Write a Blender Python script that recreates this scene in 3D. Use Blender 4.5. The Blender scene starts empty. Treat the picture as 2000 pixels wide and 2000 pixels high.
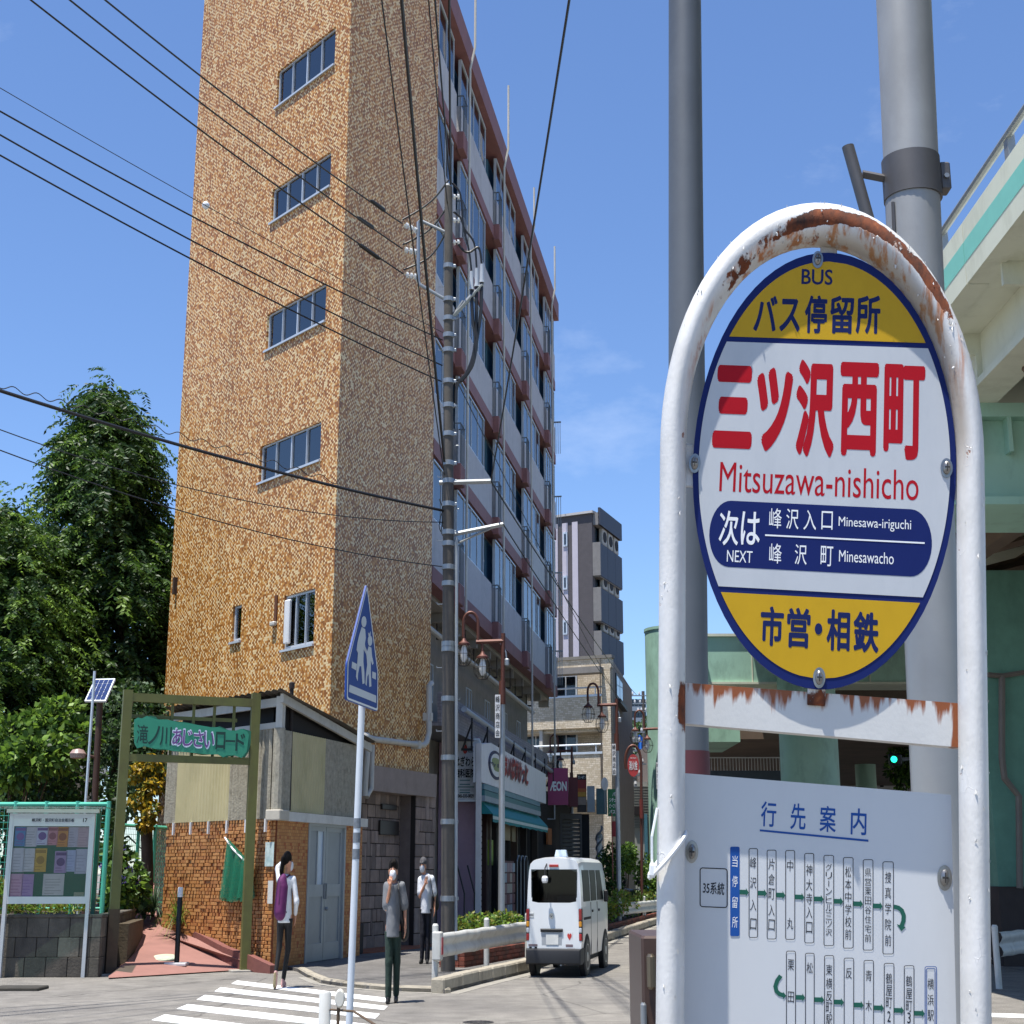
import bpy, bmesh, math, random
import numpy as np
from mathutils import Matrix, Vector
R = math.radians
sc = bpy.context.scene
COL = sc.collection

# ------------------------------------------------------------------ camera
F_PX = 2836.0                       # focal length in pixels of a 2000 px frame
PITCH = math.atan(703.0 / F_PX)
EYE = 1.6
cam_d = bpy.data.cameras.new('camera'); cam = bpy.data.objects.new('camera', cam_d); COL.objects.link(cam)
cam.location = (0, 0, EYE); cam.rotation_euler = (math.pi / 2 + PITCH, 0, 0)
cam_d.sensor_width = 36; cam_d.lens = 36 * F_PX / 2000.0
cam_d.clip_start = 0.05; cam_d.clip_end = 4000
sc.camera = cam
# ------------------------------------------------------------------ sky, sun, exposure
SUN = Vector((-0.18, -0.18, 1.0)).normalized()          # towards the sun
world = bpy.data.worlds.new('World'); sc.world = world; world.use_nodes = True
wn, wl = world.node_tree.nodes, world.node_tree.links
wn.clear()
sky = wn.new('ShaderNodeTexSky'); sky.sky_type = 'NISHITA'; sky.sun_disc = False
sky.sun_elevation = math.asin(SUN.z); sky.sun_rotation = math.atan2(SUN.x, SUN.y)
sky.air_density = 1.0; sky.dust_density = 0.15; sky.ozone_density = 2.2; sky.altitude = 20
tc = wn.new('ShaderNodeTexCoord'); mp = wn.new('ShaderNodeMapping'); mp.inputs['Scale'].default_value = (1.0, 1.0, 2.2); mp.inputs['Location'].default_value = (9.1, .4, 5.5)
nz = wn.new('ShaderNodeTexNoise'); nz.inputs['Scale'].default_value = 2.6; nz.inputs['Detail'].default_value = 9; nz.inputs['Roughness'].default_value = .62
cr = wn.new('ShaderNodeValToRGB'); cr.color_ramp.elements[0].position = .6; cr.color_ramp.elements[1].position = 1.0
cr.color_ramp.elements[1].color = (.4, .4, .4, 1)
mx = wn.new('ShaderNodeMix'); mx.data_type = 'RGBA'; mx.inputs[7].default_value = (9.5, 10, 10.5, 1)
bg = wn.new('ShaderNodeBackground'); bg.inputs['Strength'].default_value = .098
wo = wn.new('ShaderNodeOutputWorld')
wl.new(tc.outputs['Generated'], mp.inputs['Vector']); wl.new(mp.outputs[0], nz.inputs['Vector']); wl.new(nz.outputs['Fac'], cr.inputs[0])
wl.new(cr.outputs[0], mx.inputs[0]); tint = wn.new('ShaderNodeMix'); tint.data_type = 'RGBA'; tint.blend_type = 'MULTIPLY'; tint.inputs[0].default_value = 1; tint.inputs[7].default_value = (.82, .95, 1.16, 1)
wl.new(sky.outputs[0], tint.inputs[6]); wl.new(tint.outputs[2], mx.inputs[6]); wl.new(mx.outputs[2], bg.inputs[0]); wl.new(bg.outputs[0], wo.inputs[0])
sun_d = bpy.data.lights.new('sun', 'SUN'); sun_d.energy = 4.8; sun_d.angle = R(.55); sun_d.color = (1, .955, .88)
sun = bpy.data.objects.new('sun', sun_d); COL.objects.link(sun); sun.location = (-20, -20, 60)
sun.rotation_euler = SUN.to_track_quat('Z', 'Y').to_euler()
vs = sc.view_settings; vs.view_transform = 'Standard'; vs.look = 'None'; vs.exposure = 0.78; vs.gamma = 1; vs.use_curve_mapping = False
sc.cycles.max_bounces = 6; sc.cycles.transparent_max_bounces = 12; sc.cycles.use_denoising = True
sc.cycles.sample_clamp_indirect = 6

# ------------------------------------------------------------------ survey helpers (photo pixel + known depth -> place)
_c, _s = math.cos(PITCH), math.sin(PITCH)
def ray(u, v):
    x = (u - 1000) / F_PX; y = (1000 - v) / F_PX
    return Vector((x, _c - _s * y, _s + _c * y))
def gnd(u, v, z=0.0):
    r = ray(u, v); t = (z - EYE) / r.z
    return Vector((r.x * t, r.y * t, z))
def at(u, v, Y):
    r = ray(u, v); t = Y / r.y
    return Vector((r.x * t, Y, EYE + r.z * t))
class Frame:
    """vertical plane: origin p, heading az (deg from +Y to +X); s along, d outwards, z up"""
    def __init__(s, p, az, flip=False):
        a = R(az); s.p = Vector((p[0], p[1], 0)); s.dir = Vector((math.sin(a), math.cos(a), 0))
        n = Vector((math.cos(a), -math.sin(a), 0))
        if (n.y > 0) != flip: n = -n
        s.n = n
        s.M = Matrix(((s.dir.x, n.x, 0, s.p.x), (s.dir.y, n.y, 0, s.p.y), (0, 0, 1, 0), (0, 0, 0, 1)))
    def sz(s, u, v, d=0.0):
        r = ray(u, v); p = s.p + s.n * d
        t = p.dot(s.n) / r.dot(s.n)
        q = Vector((0, 0, EYE)) + r * t
        return (q - s.p).dot(s.dir), q.z

# ------------------------------------------------------------------ mesh helpers
ROOTM = {}
class MB:
    def __init__(s, M=None):
        s.v = []; s.f = []; s.m = []; s.uv = []; s.M = M; s.cur = 0; s.smooth = False
    def add(s, vs_, fs, uvs=None):
        n = len(s.v)
        M = s.M
        s.v += [tuple(M @ Vector(p)) if M is not None else tuple(p) for p in vs_]
        s.f += [tuple(i + n for i in f) for f in fs]
        s.m += [s.cur] * len(fs)
        s.uv += [(p[0], p[2]) if uvs is None else uvs[i] for i, p in enumerate(vs_)]
        return s
    def box(s, x0, x1, y0, y1, z0, z1):
        p = [(x, y, z) for z in (z0, z1) for y in (y0, y1) for x in (x0, x1)]
        uv = [(q[0] + q[1], q[2]) for q in p]
        return s.add(p, [(0, 2, 3, 1), (4, 5, 7, 6), (0, 1, 5, 4), (1, 3, 7, 5), (3, 2, 6, 7), (2, 0, 4, 6)], uv)
    def bbox(s, x0, x1, y0, y1, z0, z1, b=.01):
        """box with chamfered vertical+horizontal edges (rounded look)"""
        b = min(b, abs(x1 - x0) * .45, abs(y1 - y0) * .45, abs(z1 - z0) * .45)
        def ring(z, i):
            return [(x0 + i, y0 + i + b, z), (x0 + i + b, y0 + i, z), (x1 - i - b, y0 + i, z), (x1 - i, y0 + i + b, z), (x1 - i, y1 - i - b, z), (x1 - i - b, y1 - i, z), (x0 + i + b, y1 - i, z), (x0 + i, y1 - i - b, z)]
        rings = [ring(z0, b * .6), ring(z0 + b, 0), ring(z1 - b, 0), ring(z1, b * .6)]
        p = [q for r_ in rings for q in r_]
        fs = [tuple(range(7, -1, -1)), tuple(range(24, 32))]
        for k in range(3):
            for i in range(8):
                fs.append((k * 8 + i, k * 8 + (i + 1) % 8, k * 8 + 8 + (i + 1) % 8, k * 8 + 8 + i))
        return s.add(p, fs)
    def prism(s, poly, y0, y1):
        """poly in x,z extruded along y"""
        n = len(poly)
        p = [(a, y0, b) for a, b in poly] + [(a, y1, b) for a, b in poly]
        fs = [tuple(range(n)), tuple(range(2 * n - 1, n - 1, -1))] + [(i, i + n, (i + 1) % n + n, (i + 1) % n) for i in range(n)]
        return s.add(p, fs)
    def slab(s, poly, z0, z1):
        n = len(poly)
        p = [(q[0], q[1], z0) for q in poly] + [(q[0], q[1], z1) for q in poly]
        uv = [(q[0], q[1]) for q in p]
        fs = [tuple(range(n - 1, -1, -1)), tuple(range(n, 2 * n))] + [(i, (i + 1) % n, (i + 1) % n + n, i + n) for i in range(n)]
        return s.add(p, fs, uv)
    def tube(s, pts, r, n=8, cap=True, sx=1.0, closed=False):
        pts = [Vector(p) for p in pts]; m = len(pts)
        rr = r if isinstance(r, (list, tuple)) else [r] * m
        ring = []; prev = None
        for i, p in enumerate(pts):
            a = pts[(i - 1) % m] if (i > 0 or closed) else p; b = pts[(i + 1) % m] if (i < m - 1 or closed) else p
            t = (b - a)
            t = t.normalized() if t.length > 1e-9 else Vector((0, 0, 1))
            if prev is None:
                up = Vector((0, 0, 1)) if abs(t.z) < .9 else Vector((0, 1, 0))
                e1 = t.cross(up).normalized()
            else:
                e1 = (prev - t * prev.dot(t))
                e1 = e1.normalized() if e1.length > 1e-6 else t.orthogonal().normalized()
            prev = e1; e2 = t.cross(e1)
            for k in range(n):
                w = 2 * math.pi * k / n
                ring.append(p + (e1 * math.cos(w) * sx + e2 * math.sin(w)) * rr[i])
        fs = []
        for i in range(m if closed else m - 1):
            j = (i + 1) % m
            for k in range(n):
                fs.append((i * n + k, i * n + (k + 1) % n, j * n + (k + 1) % n, j * n + k))
        if cap and not closed:
            fs += [tuple(range(n - 1, -1, -1)), tuple(range((m - 1) * n, m * n))]
        return s.add(ring, fs)
    def lathe(s, prof, n=16, c=(0, 0, 0), ax='z'):
        p = []; m = len(prof)
        for r_, h in prof:
            for k in range(n):
                w = 2 * math.pi * k / n
                a, b = r_ * math.cos(w), r_ * math.sin(w)
                p.append({'z': (c[0] + a, c[1] + b, c[2] + h), 'y': (c[0] + a, c[1] + h, c[2] + b), 'x': (c[0] + h, c[1] + a, c[2] + b)}[ax])
        fs = [(i * n + k, i * n + (k + 1) % n, (i + 1) * n + (k + 1) % n, (i + 1) * n + k) for i in range(m - 1) for k in range(n)]
        fs += [tuple(range(n - 1, -1, -1)), tuple(range((m - 1) * n, m * n))]
        return s.add(p, fs)
    def loft(s, rings, closed=True, cap=True):
        n = len(rings[0]); m = len(rings)
        fs = [(i * n + k, i * n + (k + 1) % n, (i + 1) * n + (k + 1) % n, (i + 1) * n + k) for i in range(m - 1) for k in range(n if closed else n - 1)]
        if cap: fs += [tuple(range(n - 1, -1, -1)), tuple(range((m - 1) * n, m * n))]
        return s.add([q for r_ in rings for q in r_], fs)
    def build(s, name, mat, parent=None, world=True, smooth=False, fixn=True):
        me = bpy.data.meshes.new(name)
        me.from_pydata(s.v, [], s.f)
        for m_ in (mat if isinstance(mat, (list, tuple)) else [mat]): me.materials.append(m_)
        if isinstance(mat, (list, tuple)): me.polygons.foreach_set('material_index', s.m)
        lay = me.uv_layers.new(name='UVMap')
        li = np.zeros(len(me.loops), dtype=np.int32); me.loops.foreach_get('vertex_index', li)
        lay.data.foreach_set('uv', np.array(s.uv, dtype=np.float32)[li].ravel())
        if fixn:
            bm = bmesh.new(); bm.from_mesh(me); bmesh.ops.recalc_face_normals(bm, faces=bm.faces); bm.to_mesh(me); bm.free()
        return link(name, me, parent, world, smooth)
def link(name, me, parent=None, world=True, smooth=False):
    if parent is not None and world:
        me.transform(ROOTM[parent].inverted())
    if smooth:
        me.polygons.foreach_set('use_smooth', [True] * len(me.polygons))
        try: me.set_sharp_from_angle(angle=R(38 if smooth is True else smooth))
        except Exception: pass
    o = bpy.data.objects.new(name, me); COL.objects.link(o)
    if parent is not None:
        o.parent = parent; ROOTM[o] = ROOTM[parent]
    else: ROOTM[o] = Matrix.Identity(4)
    return o
def tag(o, label, cat, group=None):
    o['label'] = label; o['category'] = cat
    if group: o['group'] = group
    return o
def struct(o): o['kind'] = 'structure'; return o
def stuff(o): o['kind'] = 'stuff'; return o
def thing(name, label, cat, loc=(0, 0, 0), rz=0.0, scale=(1, 1, 1), group=None, M=None):
    o = bpy.data.objects.new(name, None); COL.objects.link(o); o.empty_display_size = .2
    if M is None:
        o.location = loc; o.rotation_euler = (0, 0, rz); o.scale = scale
        M = Matrix.Translation(Vector(loc)) @ Matrix.Rotation(rz, 4, 'Z') @ Matrix.Diagonal((*scale, 1))
    else: o.matrix_world = M
    ROOTM[o] = M
    return tag(o, label, cat, group)
def copy_tree(o, parent=None):
    c = o.copy(); COL.objects.link(c); c.parent = parent; ROOTM[c] = ROOTM[o]
    for ch in list(o.children): copy_tree(ch, c)
    return c

# ------------------------------------------------------------------ text
_tc = {}
def glyphs(txt):
    if txt not in _tc:
        cu = bpy.data.curves.new('lettering_curve', 'FONT'); cu.body = txt; cu.size = 1; cu.resolution_u = 4
        o = bpy.data.objects.new('lettering_curve', cu); me = bpy.data.meshes.new_from_object(o)
        vs_ = [(v.co.x, v.co.y) for v in me.vertices]; fs = [tuple(p.vertices) for p in me.polygons]
        bpy.data.objects.remove(o); bpy.data.curves.remove(cu); bpy.data.meshes.remove(me)
        _tc[txt] = (vs_, fs)
    return _tc[txt]
def put_text(mb, txt, x0, x1, z0, z1, y, bold=0.0, eps=None):
    """fit text into the box x0..x1, z0..z1 on the plane y (mb local); bold strokes are built from shifted copies"""
    vs_, fs = glyphs(txt)
    if not vs_: return mb
    a0 = min(p[0] for p in vs_); a1 = max(p[0] for p in vs_); b0 = min(p[1] for p in vs_); b1 = max(p[1] for p in vs_)
    W0, H0 = max(1e-6, a1 - a0), max(1e-6, b1 - b0); bold = max(0.0, bold); n = 0 if bold < .004 else (8 if bold < .04 else 12)
    h = abs(x1 - x0) + abs(z1 - z0); eps = eps if eps is not None else (.00001 if h < .5 else .0006)
    shifts = [(0, 0)] + [(bold * math.cos(2 * math.pi * k / n), bold * math.sin(2 * math.pi * k / n)) for k in range(n)]
    if bold >= .05: shifts += [(bold * .5 * math.cos(1.57 * k), bold * .5 * math.sin(1.57 * k)) for k in range(4)]
    kx = (x1 - x0) / (W0 + 2 * bold); kz = (z1 - z0) / (H0 + 2 * bold)
    for i, (sx_, sz_) in enumerate(shifts):
        mb.add([(x0 + kx * (a - a0 + bold + sx_), y - eps * i, z0 + kz * (b - b0 + bold + sz_)) for a, b in vs_], fs)
    return mb
def put_column(mb, txt, xc, w, zs, h, y, bold=0.0):
    for ch, z in zip(txt, zs): 
        if ch in 'ー|': put_text(mb, 'l', xc - w * .06, xc + w * .06, z - h * .42, z + h * .42, y, .02)
        else: put_text(mb, ch, xc - w / 2, xc + w / 2, z - h / 2, z + h / 2, y, bold)
    return mb

# ------------------------------------------------------------------ materials
def lin(c):
    if isinstance(c, str):
        c = [int(c[i:i + 2], 16) / 255 for i in (0, 2, 4)]
        return tuple(x / 12.92 if x <= .04045 else ((x + .055) / 1.055) ** 2.4 for x in c)
    return tuple(c)
_mats = {}
def mat(name, col, rough=.6, metal=0.0, var=.14, scale=4.0, bump=.0, bscale=60.0, spec=.5, dirt=None, dirt_amt=.5, dscale=2.0, coat=0.0, emit=0.0):
    if name in _mats: return _mats[name]
    m = bpy.data.materials.new(name); m.use_nodes = True; _mats[name] = m
    n, l = m.node_tree.nodes, m.node_tree.links
    b = n['Principled BSDF']; b.inputs['Roughness'].default_value = rough; b.inputs['Metallic'].default_value = metal
    b.inputs['Specular IOR Level'].default_value = spec; b.inputs['Coat Weight'].default_value = coat
    c = lin(col)
    t = n.new('ShaderNodeTexCoord')
    no = n.new('ShaderNodeTexNoise'); no.inputs['Scale'].default_value = scale; no.inputs['Detail'].default_value = 7; no.inputs['Roughness'].default_value = .62
    l.new(t.outputs['Object'], no.inputs['Vector'])
    ra = n.new('ShaderNodeValToRGB'); ra.color_ramp.elements[0].position = .25; ra.color_ramp.elements[1].position = .75
    ra.color_ramp.elements[0].color = (*[x * (1 - var) for x in c], 1); ra.color_ramp.elements[1].color = (*[min(1, x * (1 + var)) for x in c], 1)
    l.new(no.outputs['Fac'], ra.inputs[0]); out = ra.outputs[0]
    if dirt is not None:
        d = lin(dirt); n2 = n.new('ShaderNodeTexNoise'); n2.inputs['Scale'].default_value = dscale; n2.inputs['Detail'].default_value = 10; n2.inputs['Roughness'].default_value = .7
        mp_ = n.new('ShaderNodeMapping'); mp_.inputs['Scale'].default_value = (1, 1, .45); mp_.inputs['Location'].default_value = (3.1, 1.7, .4)
        l.new(t.outputs['Object'], mp_.inputs[0]); l.new(mp_.outputs[0], n2.inputs['Vector'])
        r2 = n.new('ShaderNodeValToRGB'); r2.color_ramp.elements[0].position = .5; r2.color_ramp.elements[1].position = .72
        r2.color_ramp.elements[1].color = (dirt_amt,) * 3 + (1,)
        l.new(n2.outputs['Fac'], r2.inputs[0])
        mi = n.new('ShaderNodeMix'); mi.data_type = 'RGBA'; mi.inputs[7].default_value = (*d, 1)
        l.new(r2.outputs[0], mi.inputs[0]); l.new(out, mi.inputs[6]); out = mi.outputs[2]
    l.new(out, b.inputs['Base Color'])
    if emit: l.new(out, b.inputs['Emission Color']); b.inputs['Emission Strength'].default_value = emit
    if bump:
        n3 = n.new('ShaderNodeTexNoise'); n3.inputs['Scale'].default_value = bscale; n3.inputs['Detail'].default_value = 5
        l.new(t.outputs['Object'], n3.inputs['Vector'])
        bu = n.new('ShaderNodeBump'); bu.inputs['Strength'].default_value = bump; bu.inputs['Distance'].default_value = .02
        l.new(n3.outputs['Fac'], bu.inputs['Height']); l.new(bu.outputs[0], b.inputs['Normal'])
    return m
def glass(name, tint=(.35, .5, .55), rough=.03, alpha=.35):
    if name in _mats: return _mats[name]
    m = bpy.data.materials.new(name); m.use_nodes = True; _mats[name] = m
    n, l = m.node_tree.nodes, m.node_tree.links; n.clear()
    o = n.new('ShaderNodeOutputMaterial'); g = n.new('ShaderNodeBsdfGlossy'); g.inputs['Roughness'].default_value = rough
    tr = n.new('ShaderNodeBsdfTransparent'); tr.inputs[0].default_value = (*tint, 1)
    fr = n.new('ShaderNodeFresnel'); fr.inputs[0].default_value = 1.55
    ad = n.new('ShaderNodeMath'); ad.operation = 'MULTIPLY_ADD'; ad.inputs[1].default_value = 1.0; ad.inputs[2].default_value = alpha * .2
    mi = n.new('ShaderNodeMixShader')
    l.new(fr.outputs[0], ad.inputs[0]); l.new(ad.outputs[0], mi.inputs[0]); l.new(tr.outputs[0], mi.inputs[1]); l.new(g.outputs[0], mi.inputs[2]); l.new(mi.outputs[0], o.inputs[0])
    return m
def tile_mat(name, cols, bw, bh, mortar, mcol, msize=.004, rough=.45, bump=.35, blotch=.12, spec=.4):
    """small wall tiles, one random colour per tile (cols: list of (position, colour)), UV in metres"""
    m = bpy.data.materials.new(name); m.use_nodes = True; _mats[name] = m
    n, l = m.node_tree.nodes, m.node_tree.links; b = n['Principled BSDF']
    b.inputs['Roughness'].default_value = rough; b.inputs['Specular IOR Level'].default_value = spec
    t = n.new('ShaderNodeTexCoord')
    def brick(w, off, sq):
        k = n.new('ShaderNodeTexBrick'); k.offset = off; k.squash = sq; k.squash_frequency = 3
        k.inputs['Color1'].default_value = (0, 0, 0, 1); k.inputs['Color2'].default_value = (1, 1, 1, 1); k.inputs['Mortar'].default_value = (.5, .5, .5, 1)
        k.inputs['Scale'].default_value = 1; k.inputs['Mortar Size'].default_value = msize; k.inputs['Mortar Smooth'].default_value = .2; k.inputs['Bias'].default_value = 0
        k.inputs['Brick Width'].default_value = w; k.inputs['Row Height'].default_value = bh
        l.new(t.outputs['UV'], k.inputs['Vector']); return k
    k = brick(bw, .5, .62)
    ra = n.new('ShaderNodeValToRGB'); ra.color_ramp.interpolation = 'CONSTANT'
    while len(ra.color_ramp.elements) < len(cols): ra.color_ramp.elements.new(.5)
    for e, (p, c) in zip(ra.color_ramp.elements, cols): e.position = p; e.color = (*lin(c), 1)
    l.new(k.outputs['Color'], ra.inputs[0])
    no = n.new('ShaderNodeTexNoise'); no.inputs['Scale'].default_value = .35; no.inputs['Detail'].default_value = 6; l.new(t.outputs['UV'], no.inputs['Vector'])
    r2 = n.new('ShaderNodeMapRange'); r2.inputs[3].default_value = 1 - blotch; r2.inputs[4].default_value = 1 + blotch; r2.inputs[1].default_value = .3; r2.inputs[2].default_value = .7
    l.new(no.outputs['Fac'], r2.inputs[0])
    mu = n.new('ShaderNodeMix'); mu.data_type = 'RGBA'; mu.blend_type = 'MULTIPLY'; mu.inputs[0].default_value = 1
    mps = n.new('ShaderNodeMapping'); mps.inputs['Scale'].default_value = (2.4, .12, 1); l.new(t.outputs['UV'], mps.inputs[0]); ns = n.new('ShaderNodeTexNoise'); ns.inputs['Scale'].default_value = 1.0; ns.inputs['Detail'].default_value = 7; l.new(mps.outputs[0], ns.inputs['Vector'])
    r3 = n.new('ShaderNodeMapRange'); r3.inputs[1].default_value = .3; r3.inputs[2].default_value = .7; r3.inputs[3].default_value = 1 - blotch * .9; r3.inputs[4].default_value = 1 + blotch * .5; l.new(ns.outputs['Fac'], r3.inputs[0])
    mm_ = n.new('ShaderNodeMath'); mm_.operation = 'MULTIPLY'; l.new(r2.outputs[0], mm_.inputs[0]); l.new(r3.outputs[0], mm_.inputs[1])
    l.new(ra.outputs[0], mu.inputs[6]); l.new(mm_.outputs[0], mu.inputs[7])
    mi = n.new('ShaderNodeMix'); mi.data_type = 'RGBA'; mi.inputs[7].default_value = (*lin(mcol), 1)
    l.new(k.outputs['Fac'], mi.inputs[0]); l.new(mu.outputs[2], mi.inputs[6]); l.new(mi.outputs[2], b.inputs['Base Color'])
    inv = n.new('ShaderNodeMath'); inv.operation = 'SUBTRACT'; inv.inputs[0].default_value = 1; l.new(k.outputs['Fac'], inv.inputs[1])
    ad = n.new('ShaderNodeMath'); ad.operation = 'MULTIPLY_ADD'; ad.inputs[1].default_value = .5; l.new(k.outputs['Color'], ad.inputs[0]); l.new(inv.outputs[0], ad.inputs[2])
    bu = n.new('ShaderNodeBump'); bu.inputs['Strength'].default_value = bump; bu.inputs['Distance'].default_value = .006
    l.new(ad.outputs[0], bu.inputs['Height']); l.new(bu.outputs[0], b.inputs['Normal'])
    return m
def mosaic_mat(name, P=.128, H=.047, head=.36, cream='e9cd9a', longs=('c28d49', 'b3793a', '9f6830', '8b5827'), mort='91683d', rough=.4):
    """courses of long brown tiles with a short cream header beside each, one tone per tile; UV in metres"""
    m = bpy.data.materials.new(name); m.use_nodes = True; n, l = m.node_tree.nodes, m.node_tree.links; b = n['Principled BSDF']; b.inputs['Roughness'].default_value = rough; b.inputs['Specular IOR Level'].default_value = .35
    def M(op, a, b_=None, c=None):
        q = n.new('ShaderNodeMath'); q.operation = op
        for i, v in enumerate((a, b_, c)):
            if v is None: continue
            if isinstance(v, (int, float)): q.inputs[i].default_value = v
            else: l.new(v, q.inputs[i])
        return q.outputs[0]
    t = n.new('ShaderNodeTexCoord'); sp = n.new('ShaderNodeSeparateXYZ'); l.new(t.outputs['UV'], sp.inputs[0])
    vr_ = M('DIVIDE', sp.outputs[1], H); row = M('FLOOR', vr_); fv = M('FRACT', vr_)
    def wn(vecs):
        c = n.new('ShaderNodeCombineXYZ'); q = n.new('ShaderNodeTexWhiteNoise'); q.noise_dimensions = '3D'
        for i, v in enumerate(vecs):
            if isinstance(v, (int, float)): c.inputs[i].default_value = v
            else: l.new(v, c.inputs[i])
        l.new(c.outputs[0], q.inputs['Vector']); return q.outputs['Value']
    x = M('ADD', M('DIVIDE', sp.outputs[0], P), M('ADD', M('MULTIPLY', row, .5), M('MULTIPLY', wn((row, 3.3, 7.1)), .34)))
    cell = M('FLOOR', x); fx = M('FRACT', x); ish = M('LESS_THAN', fx, head)
    r1, r2 = wn((cell, row, 1.5)), wn((cell, row, 9.5)); cream_on = M('MULTIPLY', ish, M('LESS_THAN', r1, .74)); extra = M('MULTIPLY', M('SUBTRACT', 1.0, ish), M('LESS_THAN', r2, .07)); isc = M('MAXIMUM', cream_on, extra)
    ra = n.new('ShaderNodeValToRGB'); ra.color_ramp.interpolation = 'CONSTANT'
    while len(ra.color_ramp.elements) < len(longs): ra.color_ramp.elements.new(.5)
    for i, (e, c) in enumerate(zip(ra.color_ramp.elements, longs)): e.position = i / len(longs); e.color = (*lin(c), 1)
    l.new(M('FRACT', M('ADD', r2, M('MULTIPLY', ish, .37))), ra.inputs[0])
    mi = n.new('ShaderNodeMix'); mi.data_type = 'RGBA'; l.new(isc, mi.inputs[0]); l.new(ra.outputs[0], mi.inputs[6]); cc_ = n.new('ShaderNodeMix'); cc_.data_type = 'RGBA'; cc_.inputs[6].default_value = (*[q * .86 for q in lin(cream)], 1); cc_.inputs[7].default_value = (*[min(1, q * 1.12) for q in lin(cream)], 1); l.new(r2, cc_.inputs[0]); l.new(cc_.outputs[2], mi.inputs[7])
    edge = M('MAXIMUM', M('GREATER_THAN', fv, .92), M('MAXIMUM', M('LESS_THAN', fx, .03), M('MULTIPLY', M('GREATER_THAN', fx, head - .03), M('LESS_THAN', fx, head))))
    mo = n.new('ShaderNodeMix'); mo.data_type = 'RGBA'; mo.inputs[7].default_value = (*lin(mort), 1); l.new(M('MULTIPLY', edge, .75), mo.inputs[0]); l.new(mi.outputs[2], mo.inputs[6])
    mps = n.new('ShaderNodeMapping'); mps.inputs['Scale'].default_value = (1.6, .1, 1); l.new(t.outputs['UV'], mps.inputs[0]); ns = n.new('ShaderNodeTexNoise'); ns.inputs['Scale'].default_value = 1.0; ns.inputs['Detail'].default_value = 7; l.new(mps.outputs[0], ns.inputs['Vector'])
    r3 = n.new('ShaderNodeMapRange'); r3.inputs[1].default_value = .3; r3.inputs[2].default_value = .7; r3.inputs[3].default_value = .86; r3.inputs[4].default_value = 1.07; l.new(ns.outputs['Fac'], r3.inputs[0])
    mu = n.new('ShaderNodeMix'); mu.data_type = 'RGBA'; mu.blend_type = 'MULTIPLY'; mu.inputs[0].default_value = 1; l.new(mo.outputs[2], mu.inputs[6]); l.new(r3.outputs[0], mu.inputs[7]); l.new(mu.outputs[2], b.inputs['Base Color'])
    bu = n.new('ShaderNodeBump'); bu.inputs['Strength'].default_value = .3; bu.inputs['Distance'].default_value = .005; l.new(M('SUBTRACT', isc, edge), bu.inputs['Height']); l.new(bu.outputs[0], b.inputs['Normal'])
    return m
W_ = dict(
 white=mat('white_paint', 'dadada', .45, var=.05, dirt='9a968c', dirt_amt=.35),
 alu=mat('aluminium_frame', 'c3cad1', .4, .3, var=.06),
 pipe=mat('pipe_plastic', 'b9b6ad', .5, var=.08, dirt='77736a', dirt_amt=.4),
 dark=mat('dark_void', '17171a', .8, var=.2),
 black=mat('black_rubber', '101012', .55, var=.2),
 steel=mat('galvanised_steel', '8d9296', .45, .6, var=.12, scale=12),
 conc=mat('concrete', '9b968c', .85, var=.16, bump=.2, dirt='4f4a42', dirt_amt=.5),
 glassw=glass('window_glass', (.25, .32, .36), .02, .6),
 navy=mat('navy_print', '182354', .4, spec=.15, var=.04), red=mat('red_print', 'a51420', .4, spec=.12, var=.06), blk=mat('black_print', '20222a', .5, spec=.15, var=.05),
 green=mat('green_print', '245a4c', .5, spec=.15, var=.05), blue=mat('blue_print', '214f96', .4, spec=.15, var=.05), wprint=mat('white_print', 'e3e5e6', .4, var=.03),
)
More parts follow.
